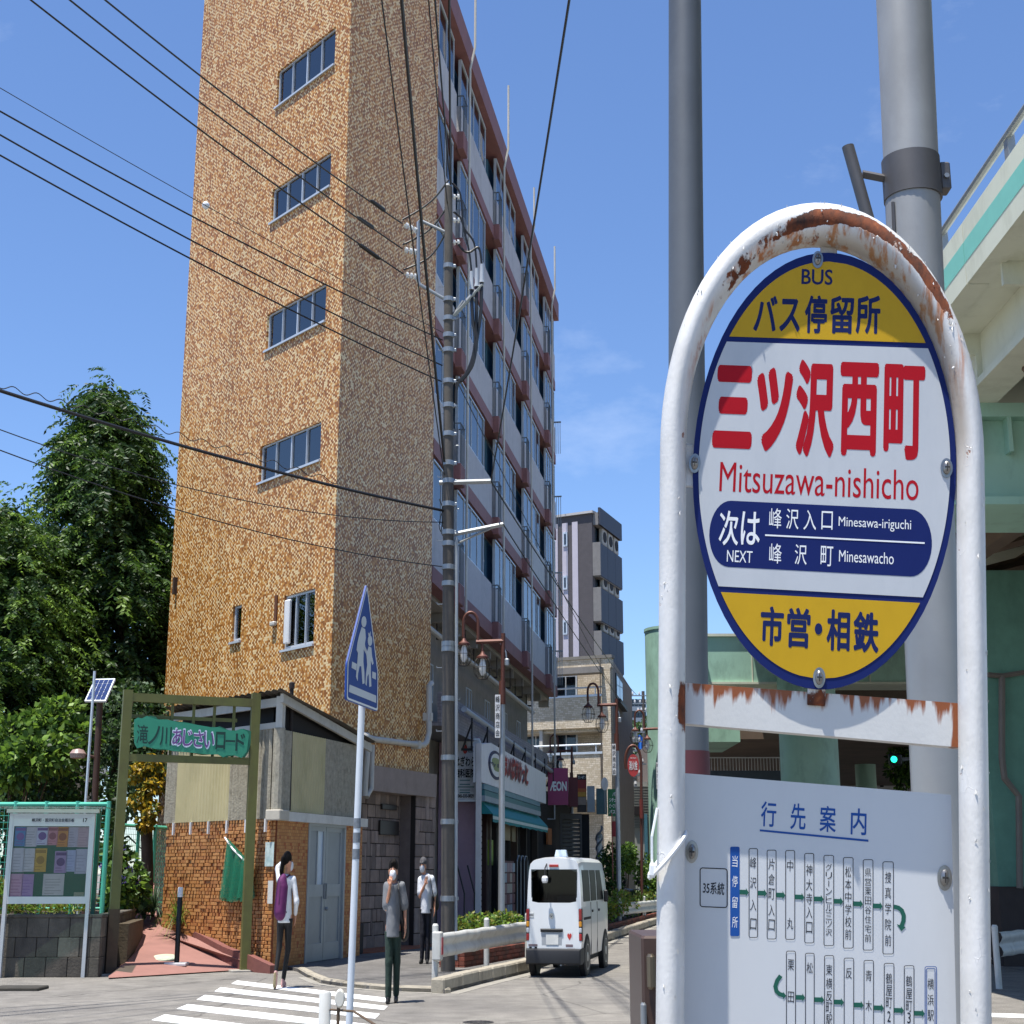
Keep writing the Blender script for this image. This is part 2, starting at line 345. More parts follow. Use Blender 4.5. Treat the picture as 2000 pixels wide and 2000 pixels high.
# ================================================================== SETTING: ground, road, pavement, path
def asphalt(name, c0, c1, crack=.5):
    m = bpy.data.materials.new(name); m.use_nodes = True
    n, l = m.node_tree.nodes, m.node_tree.links; b = n['Principled BSDF']; b.inputs['Roughness'].default_value = .88; b.inputs['Specular IOR Level'].default_value = .25
    t = n.new('ShaderNodeTexCoord')
    def noise(s, d=6, r=.6):
        k = n.new('ShaderNodeTexNoise'); k.inputs['Scale'].default_value = s; k.inputs['Detail'].default_value = d; k.inputs['Roughness'].default_value = r
        l.new(t.outputs['Object'], k.inputs['Vector']); return k
    big, mid, fine = noise(.45), noise(3.1), noise(95, 3)
    r1 = n.new('ShaderNodeValToRGB'); r1.color_ramp.elements[0].position = .3; r1.color_ramp.elements[1].position = .72
    r1.color_ramp.elements[0].color = (*lin(c0), 1); r1.color_ramp.elements[1].color = (*lin(c1), 1)
    l.new(big.outputs['Fac'], r1.inputs[0])
    mu = n.new('ShaderNodeMix'); mu.data_type = 'RGBA'; mu.blend_type = 'OVERLAY'; mu.inputs[0].default_value = .55
    l.new(r1.outputs[0], mu.inputs[6]); l.new(mid.outputs['Fac'], mu.inputs[7])
    m2 = n.new('ShaderNodeMix'); m2.data_type = 'RGBA'; m2.blend_type = 'OVERLAY'; m2.inputs[0].default_value = .8
    rf = n.new('ShaderNodeMapRange'); rf.inputs[1].default_value = .3; rf.inputs[2].default_value = .7; l.new(fine.outputs['Fac'], rf.inputs[0])
    l.new(mu.outputs[2], m2.inputs[6]); l.new(rf.outputs[0], m2.inputs[7])
    vo = n.new('ShaderNodeTexVoronoi'); vo.feature = 'DISTANCE_TO_EDGE'; vo.inputs['Scale'].default_value = .33
    wob = n.new('ShaderNodeMix'); wob.data_type = 'RGBA'; wob.inputs[0].default_value = .12; l.new(t.outputs['Object'], wob.inputs[6]); l.new(mid.outputs['Color'], wob.inputs[7]); l.new(wob.outputs[2], vo.inputs['Vector'])
    rc = n.new('ShaderNodeMapRange'); rc.inputs[1].default_value = 0; rc.inputs[2].default_value = .006; rc.inputs[3].default_value = 1 - crack; rc.inputs[4].default_value = 1
    l.new(vo.outputs['Distance'], rc.inputs[0])
    m3 = n.new('ShaderNodeMix'); m3.data_type = 'RGBA'; m3.blend_type = 'MULTIPLY'; m3.inputs[0].default_value = 1
    l.new(m2.outputs[2], m3.inputs[6]); l.new(rc.outputs[0], m3.inputs[7]); l.new(m3.outputs[2], b.inputs['Base Color'])
    bu = n.new('ShaderNodeBump'); bu.inputs['Strength'].default_value = .35; bu.inputs['Distance'].default_value = .008
    l.new(fine.outputs['Fac'], bu.inputs['Height']); l.new(bu.outputs[0], b.inputs['Normal'])
    return m
M_ROAD = asphalt('road_asphalt', '6a6763', '827e77')
M_PAVE = asphalt('pavement_asphalt', '5a5855', '6f6c69', .35)
gm = MB(); gm.add([(-900, -60, 0), (900, -60, 0), (900, 1500, 0), (-900, 1500, 0)], [(0, 1, 2, 3)])
road = struct(gm.build('road', M_ROAD))
def polyline(pts, z): return [gnd(u, v, z) for u, v in pts]
# pavement left of the street, bounded by the kerb line
kerb_pts = [(560, 1893), (581, 1898), (599, 1909), (627, 1921), (666, 1927), (718, 1932), (780, 1937), (849, 1939), (868, 1941), (937, 1923), (1032, 1900), (1187, 1840), (1280, 1808)]
KL = [gnd(u, v, 0) for u, v in kerb_pts]
far_dir = (KL[-1] - KL[-2]).normalized()
KL.append(KL[-1] + far_dir * 22)
back = [Vector((-1, 72, 0)), Vector((-3, 34, 0)), Vector((-4.4, 26.2, 0))]
pv = MB(); pv.slab([(p.x, p.y) for p in KL + back], -.1, .05)
pave = struct(pv.build('pavement', M_PAVE))
# flush kerb stones (low, along the crossing) and raised kerb stones along the planters
M_KERB = mat('kerb_stone', '9c9484', .85, var=.2, scale=9, bump=.4, bscale=40, dirt='5d564a', dirt_amt=.6, dscale=3)
def kerb_run(pts, w, h, seg, name='kerb_stone'):
    for i in range(len(pts) - 1):
        a, b = pts[i], pts[i + 1]; L = (b - a).length; k = max(1, round(L / seg))
        d = (b - a).normalized(); nrm = Vector((-d.y, d.x, 0))
        for j in range(k):
            p = a + d * (L * j / k + .006); q = a + d * (L * (j + 1) / k - .006)
            m = MB(Matrix(((d.x, nrm.x, 0, p.x), (d.y, nrm.y, 0, p.y), (0, 0, 1, 0), (0, 0, 0, 1))))
            m.bbox(0, (q - p).length, 0, w, -.06, h + random.uniform(-.004, .006), .025)
            m.build(name, M_KERB, pave)
random.seed(3)
kerb_run(KL[1:9], .13, .075, .6)
kerb_run(KL[8:], .2, .2, .75)
# pale gutter strip along the kerb
M_GUT = mat('gutter_concrete', '8d8980', .9, var=.18, scale=5, bump=.2, dirt='6a665e', dirt_amt=.5)
for i in range(2, len(KL) - 1):
    a, b = KL[i], KL[i + 1]; d = (b - a).normalized(); nrm = Vector((d.y, -d.x, 0)) * (.14 if i < 8 else .2)
    m = MB(); m.slab([(a.x, a.y), ((a + nrm).x, (a + nrm).y), ((b + nrm).x, (b + nrm).y), (b.x, b.y)], .0005, .004 + .0003 * (i % 2)); m.build('gutter_strip', M_GUT, road)
# crossing stripes
M_PAINT = mat('road_paint', 'e9e9e6', .7, var=.04, scale=30, dirt='b9b7b2', dirt_amt=.35, dscale=6)
stripes = [((463, 1915), (757, 1949), (752, 1957), (452, 1921)), ((431, 1928), (757, 1965), (750, 1972), (419, 1936)), ((400, 1943), (742, 1980), (733, 1989), (384, 1952)),
           ((367, 1961), (726, 2001), (715, 2012), (345, 1970)), ((322, 1981), (700, 2028), (690, 2040), (296, 1992)), ((270, 2004), (680, 2054), (668, 2068), (240, 2018))]
for q in stripes:
    m = MB(); P = [gnd(u, v, .004) for u, v in q]; m.slab([(p.x, p.y) for p in P][::-1], .001, .004)
    m.build('crossing_stripe', M_PAINT, road)
# manhole cover in the road
mc = gnd(934, 1997, 0)
m = MB(); m.M = Matrix.Translation(mc); m.lathe([(.17, 0), (.17, .006), (.155, .006), (.155, .003), (.15, .003), (.15, .007), (.02, .008)], 28)
for k in range(14):
    a = k * math.pi / 7; m.M = Matrix.Translation(mc) @ Matrix.Rotation(a, 4, 'Z'); m.box(.04, .135, -.008, .008, .006, .0105)
o = m.build('manhole_cover', mat('cast_iron', '4a4746', .7, .5, var=.25, scale=20)); tag(o, 'round iron manhole cover in the road in front of the white van', 'manhole cover')
mc2 = gnd(1200, 1843, 0); m = MB(Matrix.Translation(mc2)); m.lathe([(.2, 0), (.2, .006), (.02, .008)], 24)
o = m.build('manhole_cover', mat('cast_iron', '4a4746')); tag(o, 'small round manhole cover at the kerb beyond the white van', 'manhole cover')

# red path climbing beside the hut
RAMP0, RK = 24.3, .185
def ramp(u, v, up=0.0):
    r = ray(u, v)   # z = RK*(Y-RAMP0)
    t = (up + RK * (-RAMP0) - EYE) / (r.z - RK * r.y)
    return Vector((r.x * t, r.y * t, EYE + r.z * t))
M_PATH = mat('red_path', '8c645b', .85, var=.16, scale=2.5, bump=.25, bscale=90, dirt='76554e', dirt_amt=.4, dscale=1.2)
rc_pts = [(482, 1879), (435, 1861), (389, 1836), (355, 1820), (319, 1808), (283, 1798), (250, 1783)]
lc_pts = [(212, 1903), (222, 1885), (224, 1830), (227, 1782)]
Rr = [ramp(u, v) for u, v in rc_pts]; Lr = [ramp(u, v) for u, v in lc_pts]
front_r = gnd(486, 1893, .02)
loop = [gnd(212, 1910, .02), front_r] + Rr + [Vector((Rr[-1].x - .5, Rr[-1].y + 4, Rr[-1].z + .62)), Vector((Lr[-1].x - .8, Lr[-1].y + 4, Lr[-1].z + .62))] + Lr[::-1]
m = MB(); cen = Vector((sum(p.x for p in loop), sum(p.y for p in loop), sum(p.z for p in loop))) / len(loop)
m.add([tuple(p) for p in loop] + [tuple(cen)], [(i, (i + 1) % len(loop), len(loop)) for i in range(len(loop))])
path = struct(m.build('path', M_PATH))
M_PKERB = mat('red_kerb', '74463e', .8, var=.2, scale=8, bump=.2)
for i in range(len(Rr) - 1):
    a, b = Rr[i], Rr[i + 1]; nrm = Vector((b.y - a.y, -(b.x - a.x), 0)).normalized() * .12
    m = MB(); up = Vector((0, 0, .1)); dn = Vector((0, 0, -.3))
    m.add([a + dn, a + nrm + dn, b + nrm + dn, b + dn, a + up, a + nrm + up, b + nrm + up, b + up], [(0, 1, 2, 3), (4, 5, 6, 7), (0, 1, 5, 4), (1, 2, 6, 5), (2, 3, 7, 6), (3, 0, 4, 7)])
    m.build('kerb_stone', M_PKERB, path)
a = Rr[0]; b = gnd(527, 1902, .0)
m = MB(); d = (b - a).normalized(); nrm = Vector((-d.y, d.x, 0)) * .12
m.add([a + Vector((0, 0, -.1)), b + Vector((0, 0, -.1)), b + nrm + Vector((0, 0, -.1)), a + nrm + Vector((0, 0, -.1)), a + Vector((0, 0, .12)), b + Vector((0, 0, .13)), b + nrm + Vector((0, 0, .13)), a + nrm + Vector((0, 0, .12))],
      [(0, 1, 2, 3), (4, 5, 6, 7), (0, 1, 5, 4), (1, 2, 6, 5), (2, 3, 7, 6), (3, 0, 4, 7)]); m.build('kerb_stone', M_PKERB, path)
# soil bed left of the path and behind the hut, higher ground
M_SOIL = mat('soil', '4a4030', .95, var=.3, scale=6, bump=.5, bscale=25)
m = MB(); m.slab([(-14, 24.6), (-6.25, 24.6), (-6.6, 27), (-8.2, 30), (-8.6, 36), (-9, 60), (-40, 60), (-40, 24.6)], -.1, .78)
bed = struct(m.build('planting_bed', M_SOIL))
m = MB(); m.slab([(-5.9, 27.0), (-6.9, 28.1), (-8.1, 30.2), (-8.3, 40), (-6, 40), (-5.0, 27)], -.1, .5); struct(m.build('flower_bed', M_SOIL))

# ================================================================== APARTMENT BUILDING (tiled tower + street wing)
M_TILE = mosaic_mat('tower_tiles')
TL = Frame((-3.6, 28.8), -40); TR = Frame((-3.6, 28.8), 22); SF = Frame((-1.9, 33.0), 8.95)
apt = thing('apartment_building', 'tall brown tiled apartment tower with red banded street wing', 'building', (-3.6, 28.8, 0))
LT, LR, TOPZ = 7.15, 4.62, 27.0
holes = []
wins = [((545, 140), (654.6, 121.6), (655, 50), (537.6, 214))]
def rect(fr, tl, tr, bl, br, d=0):
    S0 = (fr.sz(*tl, d)[0] + fr.sz(*bl, d)[0]) / 2; S1 = (fr.sz(*tr, d)[0] + fr.sz(*br, d)[0]) / 2
    Z1 = (fr.sz(*tl, d)[1] + fr.sz(*tr, d)[1]) / 2; Z0 = (fr.sz(*bl, d)[1] + fr.sz(*br, d)[1]) / 2
    return min(S0, S1), max(S0, S1), min(Z0, Z1), max(Z0, Z1)
W4 = [rect(TL, (545, 140), (655, 50), (537.6, 214), (654.6, 121.6)), rect(TL, (535, 368), (647, 297), (527, 436), (645, 363)),
      rect(TL, (524, 614), (637, 552), (518, 684), (636, 627)), rect(TL, (510, 872), (627, 823), (505, 943), (626, 898))]
WB = rect(TL, (556, 1163), (615, 1150), (552, 1268), (613, 1259)); WS = rect(TL, (456, 1184), (472, 1181), (452, 1255), (470, 1250))
WTOP = (W4[0][0], W4[0][1], W4[0][2] + 3.1, W4[0][3] + 3.1)
def wall_with_holes(mb, s0, s1, z0, z1, holes, d=0.0, depth=.12):
    """grid wall sheet with rectangular openings and their reveals; UV in metres"""
    xs = sorted({s0, s1, *[h[0] for h in holes], *[h[1] for h in holes]}); zs = sorted({z0, z1, *[h[2] for h in holes], *[h[3] for h in holes]})
    for i in range(len(xs) - 1):
        for j in range(len(zs) - 1):
            cx, cz = (xs[i] + xs[i + 1]) / 2, (zs[j] + zs[j + 1]) / 2
            if any(h[0] < cx < h[1] and h[2] < cz < h[3] for h in holes): continue
            mb.add([(xs[i], d, zs[j]), (xs[i + 1], d, zs[j]), (xs[i + 1], d, zs[j + 1]), (xs[i], d, zs[j + 1])], [(0, 1, 2, 3)])
    for a, b, c, e in holes:
        for q in ([(a, d, c), (b, d, c), (b, d - depth, c), (a, d - depth, c)], [(a, d, e), (b, d, e), (b, d - depth, e), (a, d - depth, e)], [(a, d, c), (a, d, e), (a, d - depth, e), (a, d - depth, c)], [(b, d, c), (b, d, e), (b, d - depth, e), (b, d - depth, c)]):
            mb.add(q, [(0, 1, 2, 3)])
def window(fr, r_, parent, panes=4, fw=.035, depth=.1, mid=True, curtain=None, sill=True, gm=None):
    a, b, c, e = r_
    f = MB(fr.M); y0, y1 = -depth, -depth + .05
    f.box(a, b, y0, y1, c, c + fw * 1.4); f.box(a, b, y0, y1, e - fw, e); f.box(a, a + fw, y0, y1, c + fw * 1.4, e - fw); f.box(b - fw, b, y0, y1, c + fw * 1.4, e - fw)
    for k in range(1, panes):
        s = a + (b - a) * k / panes; w = fw * (1.1 if (mid and k * 2 == panes) else .55)
        f.box(s - w / 2, s + w / 2, y0 + .002, y1 + (.012 if k % 2 else .004), c + fw * 1.4, e - fw)
    o = f.build('window', W_['alu'], parent)
    for k in range(panes):
        s0 = a + (b - a) * k / panes + fw * .5; s1 = a + (b - a) * (k + 1) / panes - fw * .5
        g = MB(fr.M); g.box(s0, s1, y0 + .012, y0 + .018, c + fw, e - fw); g.build('pane', gm or W_['glassw'], o)
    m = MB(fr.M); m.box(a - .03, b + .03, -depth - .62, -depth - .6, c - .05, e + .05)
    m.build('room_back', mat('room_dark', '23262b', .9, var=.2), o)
    if curtain:
        m = MB(fr.M)
        n = 22
        P = []
        for i in range(n + 1):
            s = curtain[0] + (curtain[1] - curtain[0]) * i / n; P += [(s, -depth - .06 - .02 * math.sin(i * 1.7), c), (s, -depth - .06 - .02 * math.sin(i * 1.7), e)]
        m.add(P, [(2 * i, 2 * i + 2, 2 * i + 3, 2 * i + 1) for i in range(n)]); m.build('curtain', mat('curtain_cloth', '8d968e', .9), o)
    if sill:
        m = MB(fr.M); m.box(a - .02, b + .05, -depth, .05, c - .05, c - .002); m.build('sill', W_['alu'], o)
    return o
w1 = MB(TL.M); wall_with_holes(w1, 0, LT, -.2, TOPZ, W4 + [WB, WS, WTOP]); w1.M = TR.M
wall_with_holes(w1, 0, LR, 3.73, TOPZ, [], 0)
# hidden back sides + roof
pA, pB, pC = TL.p, TL.p + TL.dir * LT, TR.p + TR.dir * LR
pD = pB + TR.dir * LR * 1.2
w1.M = None
for a, b in ((pB, pD), (pD, pC)):
    w1.add([(a.x, a.y, -.2), (b.x, b.y, -.2), (b.x, b.y, TOPZ), (a.x, a.y, TOPZ)], [(0, 1, 2, 3)])
w1.add([(q.x, q.y, TOPZ) for q in (pA, pB, pD, pC)], [(0, 1, 2, 3)])
w1.build('tower_wall', M_TILE, apt)
for i, r_ in enumerate(W4 + [WTOP]):
    w_ = r_[1] - r_[0]; window(TL, r_, apt, curtain=[None, (r_[0] + w_ * .02, r_[0] + w_ * .22), None, (r_[0] + w_ * .52, r_[0] + w_ * .7), None][i])
window(TL, WB, apt, panes=3, fw=.05, curtain=(WB[0], WB[0] + (WB[1] - WB[0]) * .6))
window(TL, WS, apt, panes=1, fw=.05)
m = MB(TL.M)   # window lock-up shutter box and vent hood left of the lower window
m.bbox(WB[1] - .24, WB[1] - .04, -.05, .03, WB[2] + .12, WB[3] - .1, .02); m.build('shutter_box', W_['white'], apt)
s, z = TL.sz(540, 1190); m = MB(TL.M); m.box(s - .05, s + .05, .001, .03, z - .25, z + .3); m.build('vent_recess', mat('vent_rust', '5b3520', .8), apt)
m = MB(TL.M); m.bbox(s - .06, s + .12, 0, .1, z - .36, z - .27, .02); m.build('vent_hood', W_['pipe'], apt)
s, z = TL.sz(346, 1133); m = MB(TL.M); m.box(s - .03, s + .05, .001, .09, z - .35, z + .06); m.build('wall_bracket', mat('bracket_dark', '3b2a20', .7), apt)
# entrance beam and soffit under the tower's street face
m = MB(TR.M); m.box(.7, LR + .12, -.25, .14, 3.22, 3.73); m.build('entrance_beam', mat('entrance_render', '8d8079', .8, var=.12, bump=.2, dirt='5c524b', dirt_amt=.5), apt)
m = MB(TR.M); m.box(1.0, LR + .1, -1.6, -.25, 3.3, 3.5); m.build('entrance_ceiling', mat('entrance_ceiling', '6a6460', .9), apt)
# stone facing: recess wall and pillar, each stone its own piece
M_ST = [mat('facing_stone_%s' % k, c, .8, var=.2, scale=6, bump=.35, bscale=30) for k, c in (('grey', '7d706a'), ('pink', '86766e'), ('warm', '8f8079'), ('dull', '6f635e'))]
M_JOINT = mat('stone_joint', '2a2422', .95)
def stones(fr, s0, s1, z0, z1, d, rows=8):
    m = MB(fr.M); m.box(s0, s1, d - .12, d - .012, z0, z1); m.build('stone_backing', M_JOINT, apt)
    H = (z1 - z0) / rows; used = [[False] * 400 for _ in range(rows)]; step = (s1 - s0) / max(4, round((s1 - s0) / .085)); ncol = round((s1 - s0) / step)
    for i in range(rows):
        j = 0
        while j < ncol:
            if used[i][j]: j += 1; continue
            w = random.choice([1, 2, 2, 3, 3, 4, 5]); w = min(w, ncol - j); 
            for q in range(w):
                if used[i][j + q]: w = q; break
            hh = 2 if (random.random() < .28 and i < rows - 1 and w <= 2) else 1
            for a in range(hh):
                for q in range(w): used[i + a][j + q] = True
            g = .008
            mm = MB(fr.M); mm.bbox(s0 + j * step + g, s0 + (j + w) * step - g, d - .02, d + random.uniform(.0, .02), z0 + i * H + g, z0 + (i + hh) * H - g, .012)
            mm.build('stone', random.choice(M_ST), apt)
            j += w
random.seed(11)
stones(TR, 1.1, 3.85, .05, 3.25, -.32, 12)
stones(TR, 3.85, 4.86, .05, 3.25, .06, 12)
e_ = Frame(TR.p + TR.dir * 3.85 - TR.n * .95, 22 + 90)
m = MB(TR.M); m.box(3.845, 3.86, -.32, -.06, .05, 3.25); m.build('pillar_side', M_ST[3], apt)
m = MB(TR.M); m.box(.9, 1.1, -.4, -.1, .05, 3.3); m.build('entrance_jamb', mat('entrance_render', ''), apt)
for uv0, uv1 in (((745, 1570), (773, 1583)), ((741, 1602), (777, 1632))):
    s0, z1 = TR.sz(*uv0, -.28); s1, z0 = TR.sz(*uv1, -.28); m = MB(TR.M); m.bbox(s0, s1, -.3, -.25, z0, z1, .01); m.build('name_plate', mat('dark_plate', '241f1e', .4), apt)
m = MB(TR.M); m.slab([(.6, -.5), (4.9, -.5), (4.9, .32), (3.2, .5), (1.1, .4), (.6, .1)], .0, .075); m.build('entrance_floor', mat('terracotta_tile', '8e5236', .7, var=.2, scale=5), apt)
# low side block at the entrance
s, z = TR.sz(712, 1845, .1); m = MB(TR.M); m.bbox(.55, 1.0, .02, .35, .05, .62, .02); m.build('meter_box', mat('meter_grey', '35302e', .8), apt)
# white drain pipes on the tower's street face
def pipe(fr, pts, r, parent, d=.12, name='drain_pipe', mt=None):
    m = MB()
    P = []
    for q in pts:
        dd = q[2] if len(q) > 2 else d
        s, z = fr.sz(q[0], q[1], dd); P.append(fr.M @ Vector((s, dd, z)))
    m.tube(P, r, 10); return m.build(name, mt or W_['pipe'], parent, smooth=True)
pipe(TR, [(666, 1436), (716, 1440)], .1, apt, .3); pipe(TR, [(719, 1437), (713, 1520), (711, 1555)], .07, apt, .3)
pipe(TR, [(727, 1455), (725, 1540), (716, 1556)], .055, apt, .22)
pipe(TR, [(716, 1440), (731, 1444), (826, 1456), (833, 1450), (838, 1430), (838, 1340), (843, 1334)], .065, apt, .14)
for u, v in ((815, 1455), (838, 1400)):
    s, z = TR.sz(u, v, .14); m = MB(TR.M); m.bbox(s - .05, s + .05, .0, .22, z - .09, z + .09, .01); m.build('pipe_clamp', W_['pipe'], apt)

# ---- street wing
M_RED = mat('red_band', '7f5654', .7, var=.12, dirt='5f3c38', dirt_amt=.4, bump=.1)
M_PANEL = mat('spandrel_render', 'aeacae', .85, var=.08, scale=7, bump=.35, bscale=18, dirt='6e6c6c', dirt_amt=.35)
M_BGL = glass('blue_glass', (.12, .26, .36), .06, .1)
M_SOFF = mat('soffit_render', '8d887f', .9, var=.12)
CK = [2.9, 8.75, 14.55, 20.3]; ZK = [8.5, 11.6, 14.7, 17.8, 20.9]; SEND = 23.3
ZR = 24.0
for fi, z in enumerate(ZK):
    m = MB(SF.M); m.box(.12, SEND, -.3, .03, z - .36, z + .03); m.build('floor_band', M_RED, apt)
    m = MB(SF.M); m.box(.3, SEND, -.9, -.3, z - .38, z - .1); m.build('floor_slab', M_SOFF, apt)
    segs = [(.15, CK[0] - .32)] + [(CK[i] + .3, (CK[i + 1] if i < 3 else SEND + .45) - .32) for i in range(4)]
    for i, (a, b) in enumerate(segs):
        m = MB(SF.M); m.box(a, b, -.15, .0, z + .03, z + 1.2); m.build('spandrel_panel', M_PANEL, apt)
        if i == 0: wa, wb = a + .2, b - .3
        else: wa, wb = a + .08, a + 4.0 if i < 4 else b - .1
        f = MB(SF.M); fw = .045
        f.box(wa, wb, -.1, -.01, z + 1.2, z + 1.24); f.box(wa, wb, -.1, -.01, z + 2.64, z + 2.68)
        n = 4 if i else 2
        for k in range(n + 1):
            s = wa + (wb - wa) * k / n; f.box(s - .014, s + .014, -.1, -.02, z + 1.24, z + 2.64)
        wo_ = f.build('window', W_['alu'], apt)
        for k in range(n):
            g = MB(SF.M); g.box(wa + (wb - wa) * k / n + .03, wa + (wb - wa) * (k + 1) / n - .03, -.05, -.04, z + 1.24, z + 2.64); g.build('pane', M_BGL, wo_)
        g = MB(SF.M); g.box(wa, wb, -.35, -.3, z + 1.2, z + 2.68); g.build('blind', mat('room_blind', '4a7088', .9, var=.25, scale=1.2), wo_)
    m = MB(SF.M); m.box(.3, SEND, -1.0, -.9, z + .03, z + 2.68); m.build('recess_wall', mat('recess_render', '6f6a62', .9), apt)
    for c in CK:
        m = MB(SF.M); m.bbox(c - .3, c + .3, .0, .2, z - .42, z + .1, .02); m.build('balcony_box', M_RED, apt)
        m = MB(SF.M)
        for t in np.linspace(c - .27, c + .27, 5): m.box(t - .01, t + .01, .17, .185, z + .12, z + 1.15)
        for dd in (.08,): m.box(c - .28, c - .265, dd, dd + .02, z + .1, z + 1.15); m.box(c + .265, c + .28, dd, dd + .02, z + .1, z + 1.15)
        m.box(c - .29, c + .29, .165, .19, z + 1.15, z + 1.18); m.box(c - .29, c - .265, .02, .165, z + 1.15, z + 1.18); m.box(c + .265, c + .29, .02, .165, z + 1.15, z + 1.18)
        m.build('balcony_rail', mat('rail_grey', '5f6468', .5, .4), apt)
m = MB(SF.M); m.box(.12, SEND + .3, -.4, .16, ZR - .32, ZR + .42); m.build('roof_band', M_RED, apt)
m = MB(SF.M); m.box(3, SEND, -3.5, -.4, ZR - .3, ZR - .05); m.build('roof', W_['conc'], apt)
m = MB(SF.M); m.box(SEND - .12, SEND, -3.5, -.3, 8.1, ZR - .3); m.build('end_wall', M_PANEL, apt)
for k, z in enumerate(ZK[:-1]):   # end balconies on the far corner
    m = MB(SF.M)
    for t in np.linspace(.05, .3, 4): m.box(SEND + .02, SEND + .045, t - .1, t - .08, z + .1, z + 1.4)
    m.box(SEND, SEND + .06, -.2, .25, z + 1.4, z + 1.45); m.build('end_rail', W_['steel'], apt)
for c, zt in zip(CK, (25.4, 26.0, 25.3, 25.6)):
    m = MB(SF.M); m.tube([(c + .12, .28, 7.9 if c < 4 else 4.7), (c + .12, .28, ZR - .9), (c + .2, .4, ZR - .2), (c + .2, .4, zt)], .034, 8); m.build('drain_pipe', W_['pipe'], apt, smooth=True)
    for z in ():
        m = MB(SF.M); m.tube([(c - .42, -.1, z - .55), (c - .1, .1, z - .55), (c + .12, .28, z - .7)], .035, 7); m.build('pipe_elbow', W_['pipe'], apt, smooth=True)
# lower two storeys, set back under the red band
M_LOW = mat('lower_render', '8b857b', .9, var=.14, bump=.2, dirt='5c564e', dirt_amt=.45)
m = MB(SF.M); m.box(.3, SEND - 1, -1.2, -1.0, -.1, 8.1); m.build('lower_wall', M_LOW, apt)
m = MB(SF.M); m.box(.3, SEND, -1.1, -.3, 8.0, 8.1); m.build('soffit', M_SOFF, apt)
for s in np.arange(1.2, SEND, 2.2):
    m = MB(SF.M); m.box(s, s + .18, -.7, -.32, 7.75, 8.0); m.build('soffit_beam', M_SOFF, apt)
for s in (4.2, 6.9, 9.8, 13.0, 16.5, 19.6):
    window(Frame(SF.p - SF.n * 1.0, 8.95), (s, s + .9, 5.9, 6.9), apt, panes=2, depth=.03, sill=False)
m = MB(SF.M); m.tube([(.5, -.45, 7.4), (9, -.45, 7.3), (20, -.45, 7.2)], .07, 8); m.build('soffit_pipe', W_['pipe'], apt, smooth=True)
for s in np.arange(1.0, 20, 2.6):
    m = MB(SF.M); m.box(s, s + .04, -.6, -.57, 7.4, 8.0); m.box(s, s + .04, -.36, -.33, 7.4, 8.0); m.box(s, s + .04, -.6, -.33, 7.34, 7.4); m.build('pipe_hanger', mat('hanger_rust', '4a4038', .7, .4), apt)
m = MB(SF.M); m.box(1.5, 20.5, -1.02, .0, 4.95, 5.05); m.box(1.5, 20.5, -.1, .0, 5.05, 5.75); m.build('canopy_parapet', tile_mat('small_grey_tile', [(0, '8b8a90'), (.5, '7f7e86')], .16, .075, 0, '6a6a70', .006, .7, .2), apt)
m = MB(SF.M); m.tube([(3.5, .16, 5.55), (21, .16, 5.1)], .075, 10); m.build('street_pipe', mat('pipe_blue_grey', '9fa8b0', .5, var=.1), apt, smooth=True)
for s in np.arange(4.2, 21, 2.3):
    m = MB(SF.M); m.tube([(s, -.01, 4.61), (s, .24, 5.3)], .025, 6); m.box(s - .02, s + .02, -.04, .25, 4.58, 4.64); m.box(s - .02, s + .02, .21, .25, 4.6, 5.4); m.build('pipe_bracket', mat('bracket_black', '26262a', .6, .4), apt)

# ================================================================== BEIGE APARTMENTS + GREY STRIPED TOWER beyond
B0 = at(1195, 1400, 64.0); BF = Frame((B0.x, B0.y), -66); BS = Frame((B0.x, B0.y), 9)
bei = thing('beige_apartments', 'beige textured apartment house with deep shaded balconies behind the store', 'building', (B0.x, B0.y, 0))
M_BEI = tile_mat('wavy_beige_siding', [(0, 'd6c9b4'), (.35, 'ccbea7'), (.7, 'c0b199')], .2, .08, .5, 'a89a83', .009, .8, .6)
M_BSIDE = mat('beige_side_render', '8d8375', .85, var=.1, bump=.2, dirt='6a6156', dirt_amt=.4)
def zof(fr, u, v): return fr.sz(u, v)[1]
zt = zof(BF, 1170, 1286); z1b, z1t = zof(BF, 1150, 1421), zof(BF, 1150, 1361); z2b, z2t = zof(BF, 1150, 1562), zof(BF, 1150, 1473); zlin = zof(BF, 1150, 1306)
sL = 10.2; sP0, sP1 = .05, BF.sz(1176, 1400)[0]
m = MB(BF.M); m.box(0, sL, -.3, 0, zlin, zt); m.box(sP0, sP1, -.3, -.001, -.1, zlin); m.box(sP1, sL, -1.6, -1.5, -.1, zlin)
m.box(sP1 + .1, sL, -.12, .02, z1b, z1t); m.box(sP1 + .1, BF.sz(1096, 1520)[0], -.12, .02, z2b, z2t); m.box(sP1, sL, -1.5, -.2, z1b - .15, z1b); m.box(sP1, sL, -1.5, -.2, z2b - .15, z2b)
m.build('wall', M_BEI, bei)
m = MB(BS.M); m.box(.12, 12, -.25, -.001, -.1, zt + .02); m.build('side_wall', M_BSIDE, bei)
m = MB(BF.M); m.box(-.06, sL, -.35, .06, zt, zt + .14); m.build('parapet_cap', mat('cap_grey', '77726a', .7), bei)
m = MB(BF.M); m.box(sP1 - .1, sL, -.2, .5, zlin - .25, zlin + .02); m.build('awning_slab', mat('slab_grey', '807b76', .8), bei)
